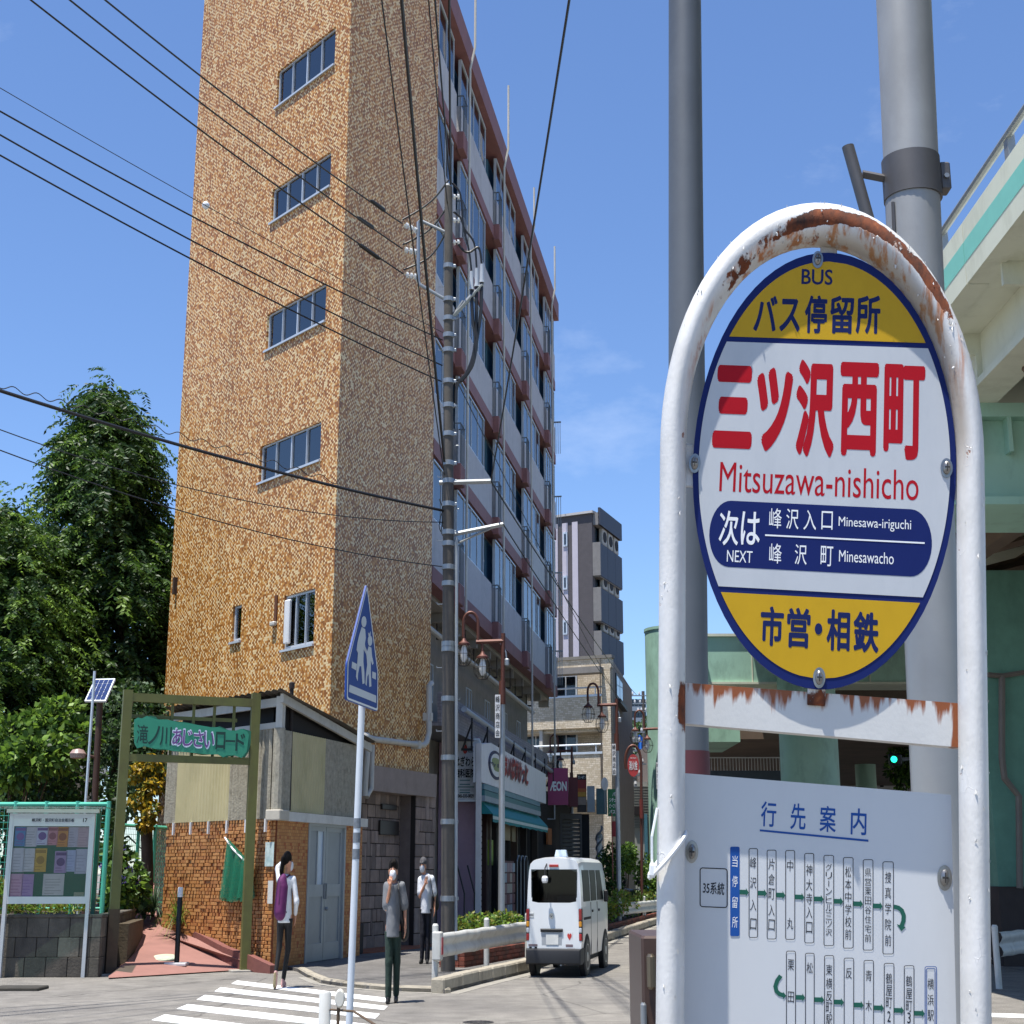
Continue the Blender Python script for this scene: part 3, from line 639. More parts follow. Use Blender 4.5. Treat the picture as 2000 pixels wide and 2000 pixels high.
for zz in (z1t, z2t):
    m = MB(BF.M); m.box(sP1, sL if zz == z1t else 6.3, -.14, .06, zz, zz + .1); m.tube([(sP1, -.04, zz + .42), (sL, -.04, zz + .42)], .045, 6)
    for s in np.arange(sP1 + .3, sL, 1.4): m.box(s, s + .04, -.06, -.02, zz + .1, zz + .42)
    m.build('balcony_rail', W_['alu'], bei)
    for s, w in ((2.2, 1.1), (3.6, 1.3), (5.2, 1.2), (6.7, 1.2)):
        m = MB(BF.M); m.box(s, s + w, -1.5, -1.46, zz - .9, zz + 1.25); f = m.build('window', W_['alu'], bei)
        g = MB(BF.M); g.box(s + .08, s + w / 2 - .03, -1.46, -1.445, zz - .8, zz + 1.15); g.box(s + w / 2 + .03, s + w - .08, -1.46, -1.445, zz - .8, zz + 1.15); g.build('pane', M_BGL, f)
    m = MB(BF.M); m.box(3.35, 3.5, -1.4, -.1, zz - .9, zz + 1.3); m.build('balcony_divider', mat('divider_white', 'b5b2ab', .7), bei)
w = rect(BS, (1202, 1317), (1214, 1330), (1202, 1365), (1214, 1372)); 
m = MB(BS.M); m.box(w[0], w[1], 0, .05, w[2], w[3]); f = m.build('window', mat('dark_frame', '24262b', .5), bei)
for k in (0, 1):
    g = MB(BS.M); g.box(w[0] + .1 + k * (w[1] - w[0]) / 2, w[0] + (k + 1) * (w[1] - w[0]) / 2 - .08, .05, .06, w[2] + .1, w[3] - .1); g.build('pane', M_BGL, f)
m = MB(BS.M); m.box(w[0] - .2, w[1] + .3, 0, .25, w[2] - .3, w[2] - .1); m.build('sill', mat('dark_frame', ''), f)
for s in (.5,):
    m = MB(BF.M); m.tube([(s, .04, 0), (s, .04, zt)], .022, 6); m.build('drain_pipe', mat('pipe_brown', '6b6258', .6), bei)

G0 = at(1157, 1100, 72.0); GF = Frame((G0.x, G0.y), -60); GS = Frame((G0.x, G0.y), 20)
gry = thing('striped_apartment_tower', 'dark grey apartment tower with pale vertical stripes and navy balconies', 'building', (G0.x, G0.y, 0))
zt = zof(GF, 1150, 1003)
m = MB(GF.M); m.box(0, 9, -.3, 0, 0, zt); m.build('wall', mat('charcoal_render', '514d50', .85, var=.12, bump=.3, bscale=12), gry)
for (ua, ub) in ((1080, 1090.5), (1099.5, 1110), (1119, 1130)):
    s1, s0 = GF.sz(ua, 1150)[0], GF.sz(ub, 1150)[0]
    m = MB(GF.M); m.box(s0, s1, 0, .04, 5, zt - .35); m.build('stripe_panel', mat('pale_panel', 'b9b3bd', .7, var=.06), gry)
for v0, v1 in ((1040, 1068), (1125, 1152), (1212, 1240)):
    r_ = rect(GF, (1101, v0), (1109.5, v0), (1101, v1), (1109.5, v1)); m = MB(GF.M); m.box(r_[0], r_[1], .04, .1, r_[2], r_[3]); f = m.build('window', W_['alu'], gry)
    g = MB(GF.M); g.box(r_[0] + .08, r_[1] - .08, .1, .11, r_[2] + .1, r_[3] - .1); g.build('pane', M_BGL, f)
m = MB(GF.M); m.box(-.1, 9.2, -.3, .12, zt, zt + .12); m.build('parapet_cap', mat('cap_light', 'b5b2b0', .6), gry)
M_NAVYB = mat('navy_balcony', '2e3444', .6, var=.1); M_GB = mat('grey_balcony', '7d7a78', .8)
m = MB(GS.M); m.box(.02, 4.1, -.1, .0, 5, zt); m.build('balcony_wall', mat('white_render', 'c4c2bf', .8), gry)
zb = [zof(GF, 1157, v) for v in (1060, 1148, 1233)]
for i, z in enumerate(zb + [zb[0] + (zb[0] - zb[1])]):
    m = MB(GS.M); m.box(.1, 4.15, .0, .36, z - 1.75 if i < 3 else zt - .6, z - 1.6 if i < 3 else zt + .05); m.build('balcony_slab', M_GB, gry)
    if i == 3:
        m = MB(GS.M); m.box(.1, 4.15, .3, .42, zt - .6, zt + .3); m.build('roof_fascia', M_NAVYB, gry); continue
    for a, b in ((.1, 1.4), (1.43, 2.8), (2.83, 4.15)):
        m = MB(GS.M); m.box(a, b, .32, .4, z - 1.7, z); m.build('balcony_panel', M_NAVYB, gry)
    m = MB(GS.M); m.box(.02, .1, .0, .42, z - 1.7, z + .02); m.build('balcony_end', M_GB, gry)
    for a in (.9, 2.0, 3.1):
        m = MB(GS.M); m.bbox(a, a + .8, .08, .3, z + .1, z + .95, .04); ac = m.build('air_conditioner', mat('ac_beige', 'a9a49a', .6), gry)
        m = MB(GS.M); m.lathe([(.28, 0), (.28, .03), (.05, .03)], 14, (a + .36, .3, z + .52), 'y'); m.build('fan_grille', W_['dark'], ac)
    m = MB(GS.M); m.box(.4, 1.1, .0, .03, z - .9, z + 1.1); m.build('window', M_BGL, gry)
m = MB(GS.M); m.tube([(-.6, -1.8, zt), (-.6, -1.8, zt + 9.2)], .02, 5); m.build('lightning_rod', W_['steel'], gry)
# ================================================================== HUT beside the path
HC = gnd(528, 1898, 0)
HL = Frame((HC.x, HC.y), -43); HR = Frame((HC.x, HC.y), 15.9)
hut = thing('utility_hut', 'small brick and corrugated sheet hut with grey double doors below the tower', 'hut', (HC.x, HC.y, 0))
M_HDARK = mat('hut_joint', '6b3216', .85, var=.25, scale=5, bump=.2)
M_HB = [mat('hut_brick_%s' % n, c, .6, var=.16, scale=9, bump=.2, dirt='7a4d2c', dirt_amt=.4) for n, c in (('tan', 'bd8750'), ('orange', 'b37a42'), ('brown', 'a87040'))]
HLL = HL.sz(322, 1700)[0]; HZ = 2.46; HRL = HR.sz(706, 1700)[0]
m = MB(HL.M); m.box(.0, HLL, -.03, -.001, -.2, HZ + .08); m.build('brick_backing', M_HDARK, hut)
random.seed(5); cand = []
rowh = .0605
for r_ in range(int(HZ / rowh) + 1):
    s = .002 + random.uniform(0, .01); z0 = r_ * rowh
    while s < HLL - .02:
        L = random.choice([.05, .055, .06, .07, .07, .09, .15, .16, .21]); L = min(L, HLL - .01 - s)
        zb = RK * max(0, (HL.p + HL.dir * s).y - RAMP0) - .1
        if L > .03 and z0 + rowh > zb: cand.append((L, s, z0, random.random() < .07))
        s += L + random.choice([.016, .03, .036, .042])
cand.sort(key=lambda c: -c[0] * 10 + c[1])
proto = {}
def brick_mesh(L, k):
    key = (round(L, 2), k)
    if key not in proto:
        b = MB(Matrix(((HL.dir.x, HL.n.x, 0, 0), (HL.dir.y, HL.n.y, 0, 0), (0, 0, 1, 0), (0, 0, 0, 1)))); b.bbox(0, L, -.01, .022, .004, rowh - .005, .006)
        o = b.build('brick', M_HB[k], None); proto[key] = o.data; bpy.data.objects.remove(o)
    return proto[key]
Hinv = ROOTM[hut].inverted()
rest = MB(HL.M)
for i, (L, s, z0, dk) in enumerate(cand):
    k = random.choice([0, 0, 1, 1, 2])
    if i < 300:
        o = bpy.data.objects.new('brick', brick_mesh(L, k)); COL.objects.link(o); o.parent = hut; ROOTM[o] = ROOTM[hut]
        o.location = Hinv @ (HL.M @ Vector((s, random.uniform(-.004, .003), z0)))
    else:
        rest.cur = k; dd = random.uniform(-.004, .003)
        rest.box(s, s + L, -.01, (.022 if not dk else .004) + dd, z0 + .004, z0 + rowh - .005)
stuff(rest.build('brick_courses', M_HB, hut))
# door face tiles
M_HT = tile_mat('hut_tiles', [(0, 'a4521f'), (.13, 'ba7f45'), (.5, 'b0743a'), (.8, 'c08a4e')], .085, .055, .5, '7c4a28', .003, .55, .3)
D = rect(HR, (604, 1608), (675, 1610), (594, 1884), (666, 1871))
lz0, lz1 = HR.sz(600, 1607)[1], HR.sz(563, 1586)[1]
m = MB(HR.M); wall_with_holes(m, 0, HRL, -.1, lz0, [(D[0], D[1], -.1, lz0)], .0, .1); m.build('tiled_wall', M_HT, hut)
m = MB(HR.M); m.box(.28, HRL + .05, -.1, .09, lz0, lz1); m.build('lintel', mat('lintel_white', 'c9c7c0', .6, dirt='8d877b', dirt_amt=.4), hut)
m = MB(HR.M); m.bbox(-.12, .28, -.15, .12, lz0 + .0, lz1 + .02, .015); m.build('corner_cap', mat('cap_stone', 'b8b1a2', .8, dirt='8a6a4a', dirt_amt=.5), hut)
m = MB(HR.M); m.box(D[0], D[1], -.12, -.1, .02, lz0); m.build('door_recess', W_['dark'], hut)
M_DOOR = mat('door_grey', '9aa0a3', .45, .25, var=.05, dirt='73777a', dirt_amt=.3)
mat('door_panel', '8f9598', .45, .25, var=.07)
dm = (D[0] + D[1]) / 2
for k, (a, b) in enumerate(((D[0] + .05, dm - .008), (dm + .008, D[1] - .05))):
    f = MB(HR.M); w = .09; z0, z1 = .06, lz0 - .05
    f.box(a, b, -.07, -.02, z0, z0 + .3); f.box(a, b, -.07, -.02, z1 - .08, z1); f.box(a, a + w, -.07, -.02, z0 + .3, z1 - .08); f.box(b - w, b, -.07, -.02, z0 + .3, z1 - .08); f.box(a + w, b - w, -.07, -.02, 1.17, 1.38)
    if k == 0: f.box(a + w + (b - a - 2 * w) * .52, a + w + (b - a - 2 * w) * .58, -.07, -.02, 1.38, z1 - .08)
    leaf = f.build('door', M_DOOR, hut)
    for c, e in ((z0 + .3, 1.17), (1.38, z1 - .08)):
        g = MB(HR.M)
        if k == 0 and e > 2:
            x = a + w + (b - a - 2 * w) * .55
            g.box(a + w, x, -.05, -.04, c, e); g.build('panel', mat('door_panel', '8f9598', .45, .25, var=.07), leaf)
            g = MB(HR.M); g.box(x, b - w, -.055, -.045, c, e); g.build('frosted_pane', mat('frosted_glass', 'b3c3d4', .25, var=.05), leaf)
        else:
            g.box(a + w, b - w, -.05, -.04, c, e); g.build('panel', mat('door_panel', ''), leaf)
    g = MB(HR.M); xx = dm - .05 if k == 0 else dm + .03
    g.bbox(xx, xx + .025, -.02, .01, 1.12, 1.4, .008); g.build('handle', W_['steel'], leaf)
    if k == 1:
        g = MB(HR.M); g.lathe([(.03, 0), (.035, .03), (.02, .05)], 10, (dm + .07, -.02, .95), 'y'); g.build('knob', W_['steel'], leaf)
f = MB(HR.M); f.box(D[0] - .02, D[0] + .05, -.08, .02, .0, lz0); f.box(D[1] - .05, D[1] + .02, -.08, .02, .0, lz0); f.box(D[0] + .05, D[1] - .05, -.08, .02, lz0 - .05, lz0); f.build('door_frame', M_DOOR, hut)
# corrugated upper walls
ZC = 4.0
def corr(fr, s0, s1, z0, z1, d, mt, pitch=.1, amp=.022):
    n = max(6, int((s1 - s0) / pitch * 6)); P = []
    for i in range(n + 1):
        s = s0 + (s1 - s0) * i / n; dd = d + amp * math.sin(2 * math.pi * s / pitch); P += [(s, dd, z0), (s, dd, z1)]
    m = MB(fr.M); m.add(P, [(2 * i, 2 * i + 2, 2 * i + 3, 2 * i + 1) for i in range(n)]); return m.build('corrugated_sheet', mt, hut, smooth=60)
M_CY = mat('corrugated_cream', 'b8ae86', .6, var=.08, scale=2, dirt='8a8155', dirt_amt=.35); M_CG = mat('corrugated_mossy', '9c9686', .9, var=.25, scale=14, bump=.4, bscale=30, dirt='625d50', dirt_amt=.6, dscale=9)
sq = lambda u: HL.sz(u, 1550)[0]
for u0, u1, mt in ((322, 346, M_CG), (346, 449, M_CY), (449, 490, M_CG), (490, 507, M_CY), (507, 533, M_CG)):
    corr(HL, max(0, sq(u1)), min(HLL + .1, sq(u0)), HZ + .02, ZC, .03, mt)
sq = lambda u: HR.sz(u, 1520)[0]
for u0, u1, mt in ((528, 564, M_CG), (564, 632, M_CY), (632, 700, M_CG)):
    corr(HR, max(0, sq(u0)), sq(u1), lz1 + .01, ZC - .02, .02, mt)
m = MB(HL.M); m.box(.5, HLL, -.3, -.2, HZ + .05, 4.5); m.build('loft_back', W_['dark'], hut)
for s in np.linspace(.25, HLL - .3, 6):
    m = MB(HL.M); m.box(s - .02, s + .02, .02, .06, HZ - .2, HZ + .02); m.build('sheet_hook', W_['white'], hut)
# roof frame and roof (falls along the door face)
Z0r, Z1r = 4.62, 4.1
m = MB(); m.tube([HL.p + Vector((0, 0, HZ)), HL.p + Vector((0, 0, ZC))], .1, 10); m.build('corner_flashing', M_CG, hut)
m = MB(HR.M); m.box(-.06, .06, -.05, .07, ZC, Z0r - .08); m.build('corner_post', W_['pipe'], hut)
m = MB(HR.M); m.prism([(-.15, Z0r - .2), (HRL + .1, Z1r - .2), (HRL + .1, Z1r - .05), (-.15, Z0r - .05)], .06, .12); m.build('verge_board', W_['pipe'], hut)
m = MB(HR.M); m.prism([(.06, ZC), (HRL, ZC), (HRL, Z1r - .2), (.06, Z0r - .2)], -.08, -.06); m.build('gable_shade', W_['dark'], hut)  # dark sheet, the shade inside the open gable put into its colour
m = MB(HL.M); m.box(0, HLL, .0, .05, ZC, ZC + .1); m.box(0, HLL, .0, .05, Z0r - .25, Z0r - .1); m.build('eaves_rail', W_['pipe'], hut)
n = 60; P = []
back_off = HL.dir * HLL * .98
for i in range(n + 1):
    s = -.25 + (HLL + .35) * i / n; dd = .018 * math.sin(i * 2 * math.pi / 3.0)
    for t in np.linspace(0, 1, 6):
        p = HL.p + HL.dir * s + HR.dir * (-.3 + (HRL + .55) * t); P.append((p.x, p.y, Z0r + (Z1r - Z0r) * t + dd + .012 * math.sin(t * 23)))
m = MB(); m.add(P, [(i * 6 + j, i * 6 + j + 1, i * 6 + j + 7, i * 6 + j + 6) for i in range(n) for j in range(5)]); m.build('corrugated_roof', mat('roof_sheet', '4b4640', .7, var=.25, scale=5, dirt='75706a', dirt_amt=.5), hut)
p0 = at(564, 1583, HC.y + .45); p1 = at(570, 1345, HC.y + .45)
m = MB(); m.tube([p0, (p0 + p1) / 2, p1], .035, 8); m.lathe([(.05, 0), (.05, .1), (.02, .12)], 8, tuple(p1)); m.build('vent_stack', mat('stack_black', '2b2421', .7, .3), hut)
def sheet(fr, tl, br, d, name, mt, parent):
    s0, z1 = fr.sz(*tl, d); s1, z0 = fr.sz(*br, d)
    m = MB(fr.M); m.box(min(s0, s1), max(s0, s1), d, d + .004, z0, z1); return m.build(name, mt, parent)
M_NOTE = mat('map_sheet', 'b9c8c4', .6, var=.25, scale=14, dirt='5f9aa5', dirt_amt=.7, dscale=8)
o = sheet(HL, (519, 1645), (534, 1692), .045, 'wall_map', M_NOTE, None); tag(o, 'pale blue map sheet taped to the hut corner beside the woman', 'notice')
o = sheet(HL, (524, 1720), (532, 1765), .045, 'paper_strip', mat('paper_strip', 'c6c6c0', .7, var=.15, scale=30), None); tag(o, 'narrow white paper strip on the hut wall under the map', 'notice')
# green net drying on the hut wall
def net_mat():
    m = bpy.data.materials.new('green_net'); m.use_nodes = True; n, l = m.node_tree.nodes, m.node_tree.links; b = n['Principled BSDF']
    b.inputs['Base Color'].default_value = (*lin('1c7a58'), 1); b.inputs['Roughness'].default_value = .6
    t = n.new('ShaderNodeTexCoord'); k = n.new('ShaderNodeTexBrick'); k.inputs['Scale'].default_value = 1; k.inputs['Brick Width'].default_value = .02; k.inputs['Row Height'].default_value = .02; k.inputs['Mortar Size'].default_value = .0042
    no = n.new('ShaderNodeTexNoise'); no.inputs['Scale'].default_value = 5; l.new(t.outputs['UV'], no.inputs['Vector'])
    mx_ = n.new('ShaderNodeMix'); mx_.data_type = 'RGBA'; mx_.inputs[0].default_value = .06; l.new(t.outputs['UV'], mx_.inputs[6]); l.new(no.outputs['Color'], mx_.inputs[7]); l.new(mx_.outputs[2], k.inputs['Vector'])
    l.new(k.outputs['Fac'], b.inputs['Alpha']); return m
M_NET = net_mat()
net = thing('drying_net', 'green net draped from a rope on the hut wall behind the arch post', 'net', tuple(HL.M @ Vector((HL.sz(460, 1700)[0], .05, HL.sz(460, 1758)[1]))))
def net_layer(off, seed):
    random.seed(seed); P = []; nu, nv = 26, 16
    for i in range(nu + 1):
        t = i / nu
        ut = 449 + (498 - 449) * t; vt = 1637 + (1690 - 1637) * t; ub = 437 + (498 - 437) * t; vb = 1757 + 5 * math.sin(t * 9 + seed) - (25 * max(0, t - .75))
        for j in range(nv + 1):
            w = j / nv
            s, z = HL.sz(ut + (ub - ut) * w, vt + (vb - vt) * w, off)
            P.append((s, off + .05 + .035 * math.sin(i * .9 + seed + w * 2) * (.3 + w), z))
    m = MB(HL.M); m.add(P, [(i * (nv + 1) + j, (i + 1) * (nv + 1) + j, (i + 1) * (nv + 1) + j + 1, i * (nv + 1) + j + 1) for i in range(nu) for j in range(nv)]); m.build('net_fold', M_NET, net, smooth=80)
for k in range(3): net_layer(.03 + .035 * k, k * 2.3)
m = MB(); m.tube([HL.M @ Vector((HL.sz(449, 1632)[0], .1, HL.sz(449, 1636)[1])), HL.M @ Vector((HL.sz(470, 1655)[0], .16, HL.sz(470, 1658)[1])), HL.M @ Vector((HL.sz(498, 1690)[0], .12, HL.sz(498, 1690)[1]))], .016, 6); m.build('rope', W_['white'], net)

# ================================================================== ARCH over the path
A0, A1 = gnd(215, 1905, .0), at(478, 1885, 25.15); A1.z = 0
az = math.degrees(math.atan2(A1.x - A0.x, A1.y - A0.y)); AF = Frame((A0.x, A0.y), az); AW = (A1 - A0).length
arch = thing('path_arch', 'olive green steel arch with a wavy green sign over the red path', 'arch', tuple(A0))
M_OL = mat('olive_paint', '5e5f2e', .5, var=.12, dirt='4a3c26', dirt_amt=.5, dscale=3); M_OLR = mat('olive_rust', '4a3a2a', .75, var=.3, scale=6)
for s, zt in ((0, 4.55), (AW, 4.6)):
    m = MB(AF.M); m.box(s - .075, s + .075, -.05, .05, .0 if s else 1.02, zt); m.build('post', M_OL, arch)
    if not s: m = MB(AF.M); m.box(s - .085, s + .085, -.056, .056, 0, 1.02); m.build('post_foot', M_OLR, arch)
    m = MB(AF.M); m.bbox(s - .25, s + .3, -.16, .16, -.05, .03, .01); m.build('footing', W_['conc'], arch)
m = MB(AF.M); m.box(.075, AW - .075, -.04, .04, 4.36, 4.5); m.build('top_beam', M_OL, arch)
zb = AF.sz(350, 1478)[1]
m = MB(AF.M); m.box(.075, AW - .075, -.04, .04, zb - .1, zb + .02); m.build('bottom_beam', M_OL, arch)
m = MB(AF.M); m.box(.1, AW - .3, -.07, -.05, zb + .62, zb + .68); m.build('sign_rail', M_OL, arch)
for u in (336, 378, 418.5, 457):
    s = AF.sz(u, 1420)[0]; m = MB(AF.M); m.box(s - .025, s + .025, -.045, -.03, zb + .02, 4.36); m.build('bar', M_OL, arch)
Ltop = [AF.sz(u, v) for u, v in ((261, 1406), (268, 1402), (275, 1404), (285, 1399), (293, 1402), (305, 1406), (325, 1406), (348, 1412), (368, 1414), (392, 1418), (410, 1421), (424, 1421), (438, 1426), (456, 1428), (470, 1424), (481, 1430), (484, 1436))]
Lbot = [AF.sz(u, v) for u, v in ((480, 1468), (470, 1481), (456, 1476), (441, 1476), (434, 1480), (424, 1474), (404, 1474), (388, 1472), (365, 1470), (340, 1468), (320, 1464), (300, 1463), (280, 1458), (266, 1462), (261, 1452), (260, 1430))]
M_SGN = mat('arch_sign_green', '2f8a6c', .5, var=.06); M_SG2 = mat('arch_sign_dark', '1f6b52', .5, var=.08)
m = MB(AF.M); m.prism(Ltop + Lbot, .05, .075); sg = m.build('sign_board', M_SGN, arch)
m = MB(AF.M); m.prism([(s + .06 + .03 * math.sin(i * 2.1), z + .02 * math.cos(i * 1.7)) for i, (s, z) in enumerate(Ltop + Lbot)], -.03, .045); m.build('sign_backing', M_SG2, arch)
def on_arch(mb, txt, u0, u1, vt, vb, d, bold):
    """each character on its own spot; vt/vb given at u0, falls .085 per px"""
    n = len(txt)
    for i, ch in enumerate(txt):
        a = u0 + (u1 - u0) * (i + .06) / n; b = u0 + (u1 - u0) * (i + .94) / n; k = .085 * ((a + b) / 2 - 268)
        s0, z1 = AF.sz(a, vt + k, d); s1, z0 = AF.sz(b, vb + k, d)
        hh = z1 - z0
        if ch == 'ー': z0, z1 = z0 + hh * .45, z0 + hh * .58
        put_text(mb, ch, s0, s1, z0, z1, d, bold)
m = MB(AF.M); on_arch(m, '滝ノ川', 267, 335, 1414, 1452, .08, .012); m.build('lettering', mat('arch_dark_letters', '0f3a33', .5), sg)
m = MB(AF.M); on_arch(m, 'あじさい', 335, 420, 1414, 1452, .079, .05); m.build('lettering_outline', mat('arch_pale_outline', 'cfd9e8', .5, var=.03), sg)
m = MB(AF.M); on_arch(m, 'あじさい', 336.5, 418.5, 1417, 1449, .084, .012); m.build('lettering', mat('arch_purple_letters', '6d4585', .5), sg)
m = MB(AF.M); on_arch(m, 'ロード', 421, 479, 1415, 1450, .08, .02); m.build('lettering', mat('arch_dark_letters', ''), sg)

# ================================================================== NOTICE BOARD, BLOCK WALL, FENCE
N0 = gnd(3, 1910, 0); NF = Frame((N0.x, N0.y), 84)
nb = thing('notice_board', 'white framed community notice board with posters behind glass on two legs', 'notice board', tuple(N0))
def nc(x, y): return (x / 4.83, 1560 + y / 4.83)
def nrect(x0, y0, x1, y1, d=0.0):
    s0, z1 = NF.sz(*nc(x0, y0), d); s1, z0 = NF.sz(*nc(x1, y1), d); return s0, s1, z0, z1
a0, a1, b0, b1 = nrect(100, 150, 850, 990)
M_NB = mat('notice_frame', 'b9bcbd', .4, .2, var=.05)
for x, zb in ((a0 - .0, 0), (a1 - .06, 0)):
    m = MB(NF.M); m.box(x - .0, x + .055, -.05, .05, zb, b1 + .02); m.build('leg', M_NB, nb)
m = MB(NF.M); m.box(a0 + .055, a1 - .06, -.03, -.01, b0, b1); m.build('pin_board', mat('pin_board_green', '2f6b5a', .9, var=.08), nb)
f = MB(NF.M); f.box(a0 + .055, a1 - .06, -.04, .045, b0, b0 + .11); f.box(a0 + .055, a1 - .06, -.04, .045, b1 - .18, b1 + .02); f.box(a0 + .055, a0 + .08, -.04, .045, b0 + .11, b1 - .18); f.box(a1 - .085, a1 - .06, -.04, .045, b0 + .11, b1 - .18); fo = f.build('frame', M_NB, nb)
m = MB(NF.M); h0, h1, k0, k1 = nrect(310, 180, 705, 222); zc = b1 - .085
put_text(m, '峰沢町・国沢町自治会掲示板', h0, h1, zc - .028, zc + .028, .05, .008); h0, h1, _, _ = nrect(790, 180, 828, 222); put_text(m, '17', h0, h1, zc - .03, zc + .03, .05, .02); m.build('lettering', W_['blk'], fo)
posters = [(150, 225, 240, 448, '4f86b5', '7a5b9a'), (248, 228, 343, 452, 'c3c2c6', '8f9094'), (352, 238, 450, 438, 'c9ccdc', '6a4a8c'), (456, 240, 541, 438, 'c98a94', '8a4a58'), (547, 244, 640, 454, 'c98a3c', '8a4a22'), (648, 250, 736, 456, 'b9b4bd', '8f8a94'), (741, 256, 834, 458, 'bda7ab', 'a58a92'),
           (124, 464, 221, 692, 'c1c3c8', '9ca0a8'), (228, 468, 327, 688, 'c3c5c7', 'a6a8aa'), (333, 468, 430, 690, 'c9a544', '9a7a2a'), (522, 494, 624, 700, 'a58fb5', '5a3f78'), (628, 484, 712, 688, 'a9b4cc', '8894b4'), (718, 474, 812, 708, 'b3b7c4', '9a9eac'),
           (98, 708, 206, 932, 'c39fb4', 'a06a8a'), (212, 712, 306, 932, 'ab8fb8', '8a6aa8'), (412, 708, 596, 912, 'c4c4c0', '93938e'), (697, 882, 788, 932, '9ba58a', '7a8468')]
for i, (x0, y0, x1, y1, c, c2) in enumerate(posters):
    s0, s1, z0, z1 = nrect(x0, y0, x1, y1, -.01)
    z1 = min(z1, b1 - .19)
    m = MB(NF.M); m.box(s0, s1, -.01, -.006, z0, z1); po = m.build('poster', mat('poster_%s' % chr(97 + i), c, .5, var=.12, scale=9), nb)
    m = MB(NF.M); w, h = s1 - s0, z1 - z0
    random.seed(40 + i)
    if i in (0, 2, 3, 4, 9, 10):
        m.box(s0 + w * .08, s1 - w * .08, -.006, -.0045, z1 - h * .2, z1 - h * .06)
        m.M = NF.M @ Matrix.Translation((s0 + w * .5, -.0058, z0 + h * .5)); m.lathe([(w * .34, 0), (w * .34, .0015), (w * .1, .0016)], 16, (0, 0, 0), 'y'); m.M = NF.M
    for q in range(6):
        zz = z0 + h * (.08 + .13 * q); 
        if i in (0, 2, 3, 4, 9, 10) and .28 < (zz - z0) / h: continue
        m.box(s0 + w * .1, s0 + w * random.uniform(.5, .9), -.006, -.005, zz, zz + h * .025)
    stuff(m.build('poster_print', mat('poster_ink_%s' % chr(97 + i), c2, .5, var=.1), po))
g = MB(NF.M); g.add([(a0 + .08, .022, b0 + .11), (a1 - .085, .022, b0 + .11), (a1 - .085, .022, b1 - .18), (a0 + .08, .022, b1 - .18)], [(0, 1, 2, 3)]); g.build('glass_pane', glass('clear_glass', (.97, .98, .98), .04, -.1), nb)
m = MB(NF.M); m.prism([(a0 - .2, b1 + .1), (a1 + .2, b1 + .1), (a1 + .2, b1 + .115), (a0 - .2, b1 + .115)], -.3, .35); m.build('rain_canopy', glass('green_acrylic', (.62, .8, .74), .1, .6), nb)
m = MB(NF.M); m.box(a0 - .05, a1 + .05, -.05, .06, b1 + .03, b1 + .09); m.build('canopy_rail', M_NB, nb)
# block retaining wall, each block a piece
bw_ = thing('block_wall', 'dark stained concrete block wall behind the notice board', 'wall', (-8, 24.5, 0))
M_BLK = [mat('wall_block_%s' % n, c, .9, var=.25, scale=5, bump=.4, bscale=35, dirt='2a2723', dirt_amt=.75, dscale=2.4) for n, c in (('dark', '4c4740'), ('mid', '575249'), ('pale', '6b655a'))]
q0, q1, q2 = gnd(-40, 1909, 0), gnd(172, 1909, 0), gnd(208, 1899, 0)
random.seed(8)
q3 = Vector((-7.05, 27.6, 0))
for (p, q) in ((q0, q1), (q1, q2), (q2, q3)):
    L = (q - p).length; fr = Frame((p.x, p.y), math.degrees(math.atan2(q.x - p.x, q.y - p.y)))
    for r_ in range(3):
        n = max(2, round(L / .33)); off = .5 if r_ % 2 else 0
        for k in range(-1 if off else 0, n):
            s0 = max(0, (k + off) * L / n) + .004; s1 = min(L, (k + 1 + off) * L / n) - .004
            if s1 - s0 < .03: continue
            m = MB(fr.M); m.bbox(s0, s1, -.15, random.uniform(-.004, .004), r_ * .3 + .003, r_ * .3 + .297, .008); m.build('block', random.choices(M_BLK, (5, 3, 1))[0], bw_)
    m = MB(fr.M); m.bbox(0, L, -.16, .015, .9, .95, .01); m.build('coping', M_BLK[1], bw_)
# green mesh fence on top of the wall
M_FG = mat('fence_green', '4fb39a', .5, var=.08); M_FD = mat('fence_dark_green', '245c4c', .5)
def fence(p, q, z0, z1, label, dark=False, nposts=5):
    fo = thing('mesh_fence', label, 'fence', tuple(p)); L = (q - p).length; fr = Frame((p.x, p.y), math.degrees(math.atan2(q.x - p.x, q.y - p.y))); mt = M_FD if dark else M_FG
    m = MB(fr.M); m.tube([(0, 0, z1), (L, 0, z1)], .035, 8); m.build('top_rail', mt, fo, smooth=True)
    m = MB(fr.M); m.tube([(0, 0, z0 + .06), (L, 0, z0 + .06)], .02, 6); m.build('bottom_rail', mt, fo)
    for k in range(nposts):
        s = L * k / (nposts - 1); m = MB(fr.M); m.tube([(s, 0, z0 - .1), (s, 0, z1 + .05)], .04, 8); m.build('post', mt, fo, smooth=True)
    m = MB(fr.M)
    for z in np.arange(z0 + .15, z1 - .05, .11): m.box(0, L, -.004, .004, z - .004, z + .004)
    for s in np.arange(.04, L, .075): m.box(s - .003, s + .003, .004, .009, z0 + .06, z1)
    stuff(m.build('wire_mesh', mt, fo))
    return fo
e0 = at(-40, 1700, 25.2); e1 = at(204, 1700, 25.2)
fence(Vector((e0.x, e0.y, 0)), Vector((e1.x, e1.y, 0)), .95, 2.72, 'turquoise mesh fence standing on the block wall behind the notice board')
f0 = at(232, 1700, 31.0); f1 = at(330, 1700, 33.0)
fence(Vector((f0.x, f0.y, 0)), Vector((f1.x, f1.y, 0)), .9, 2.55, 'turquoise mesh fence behind the hydrangeas at the bend of the path', nposts=4)
p0 = at(180, 1800, 24.1); p1 = at(192, 1585, 24.1)
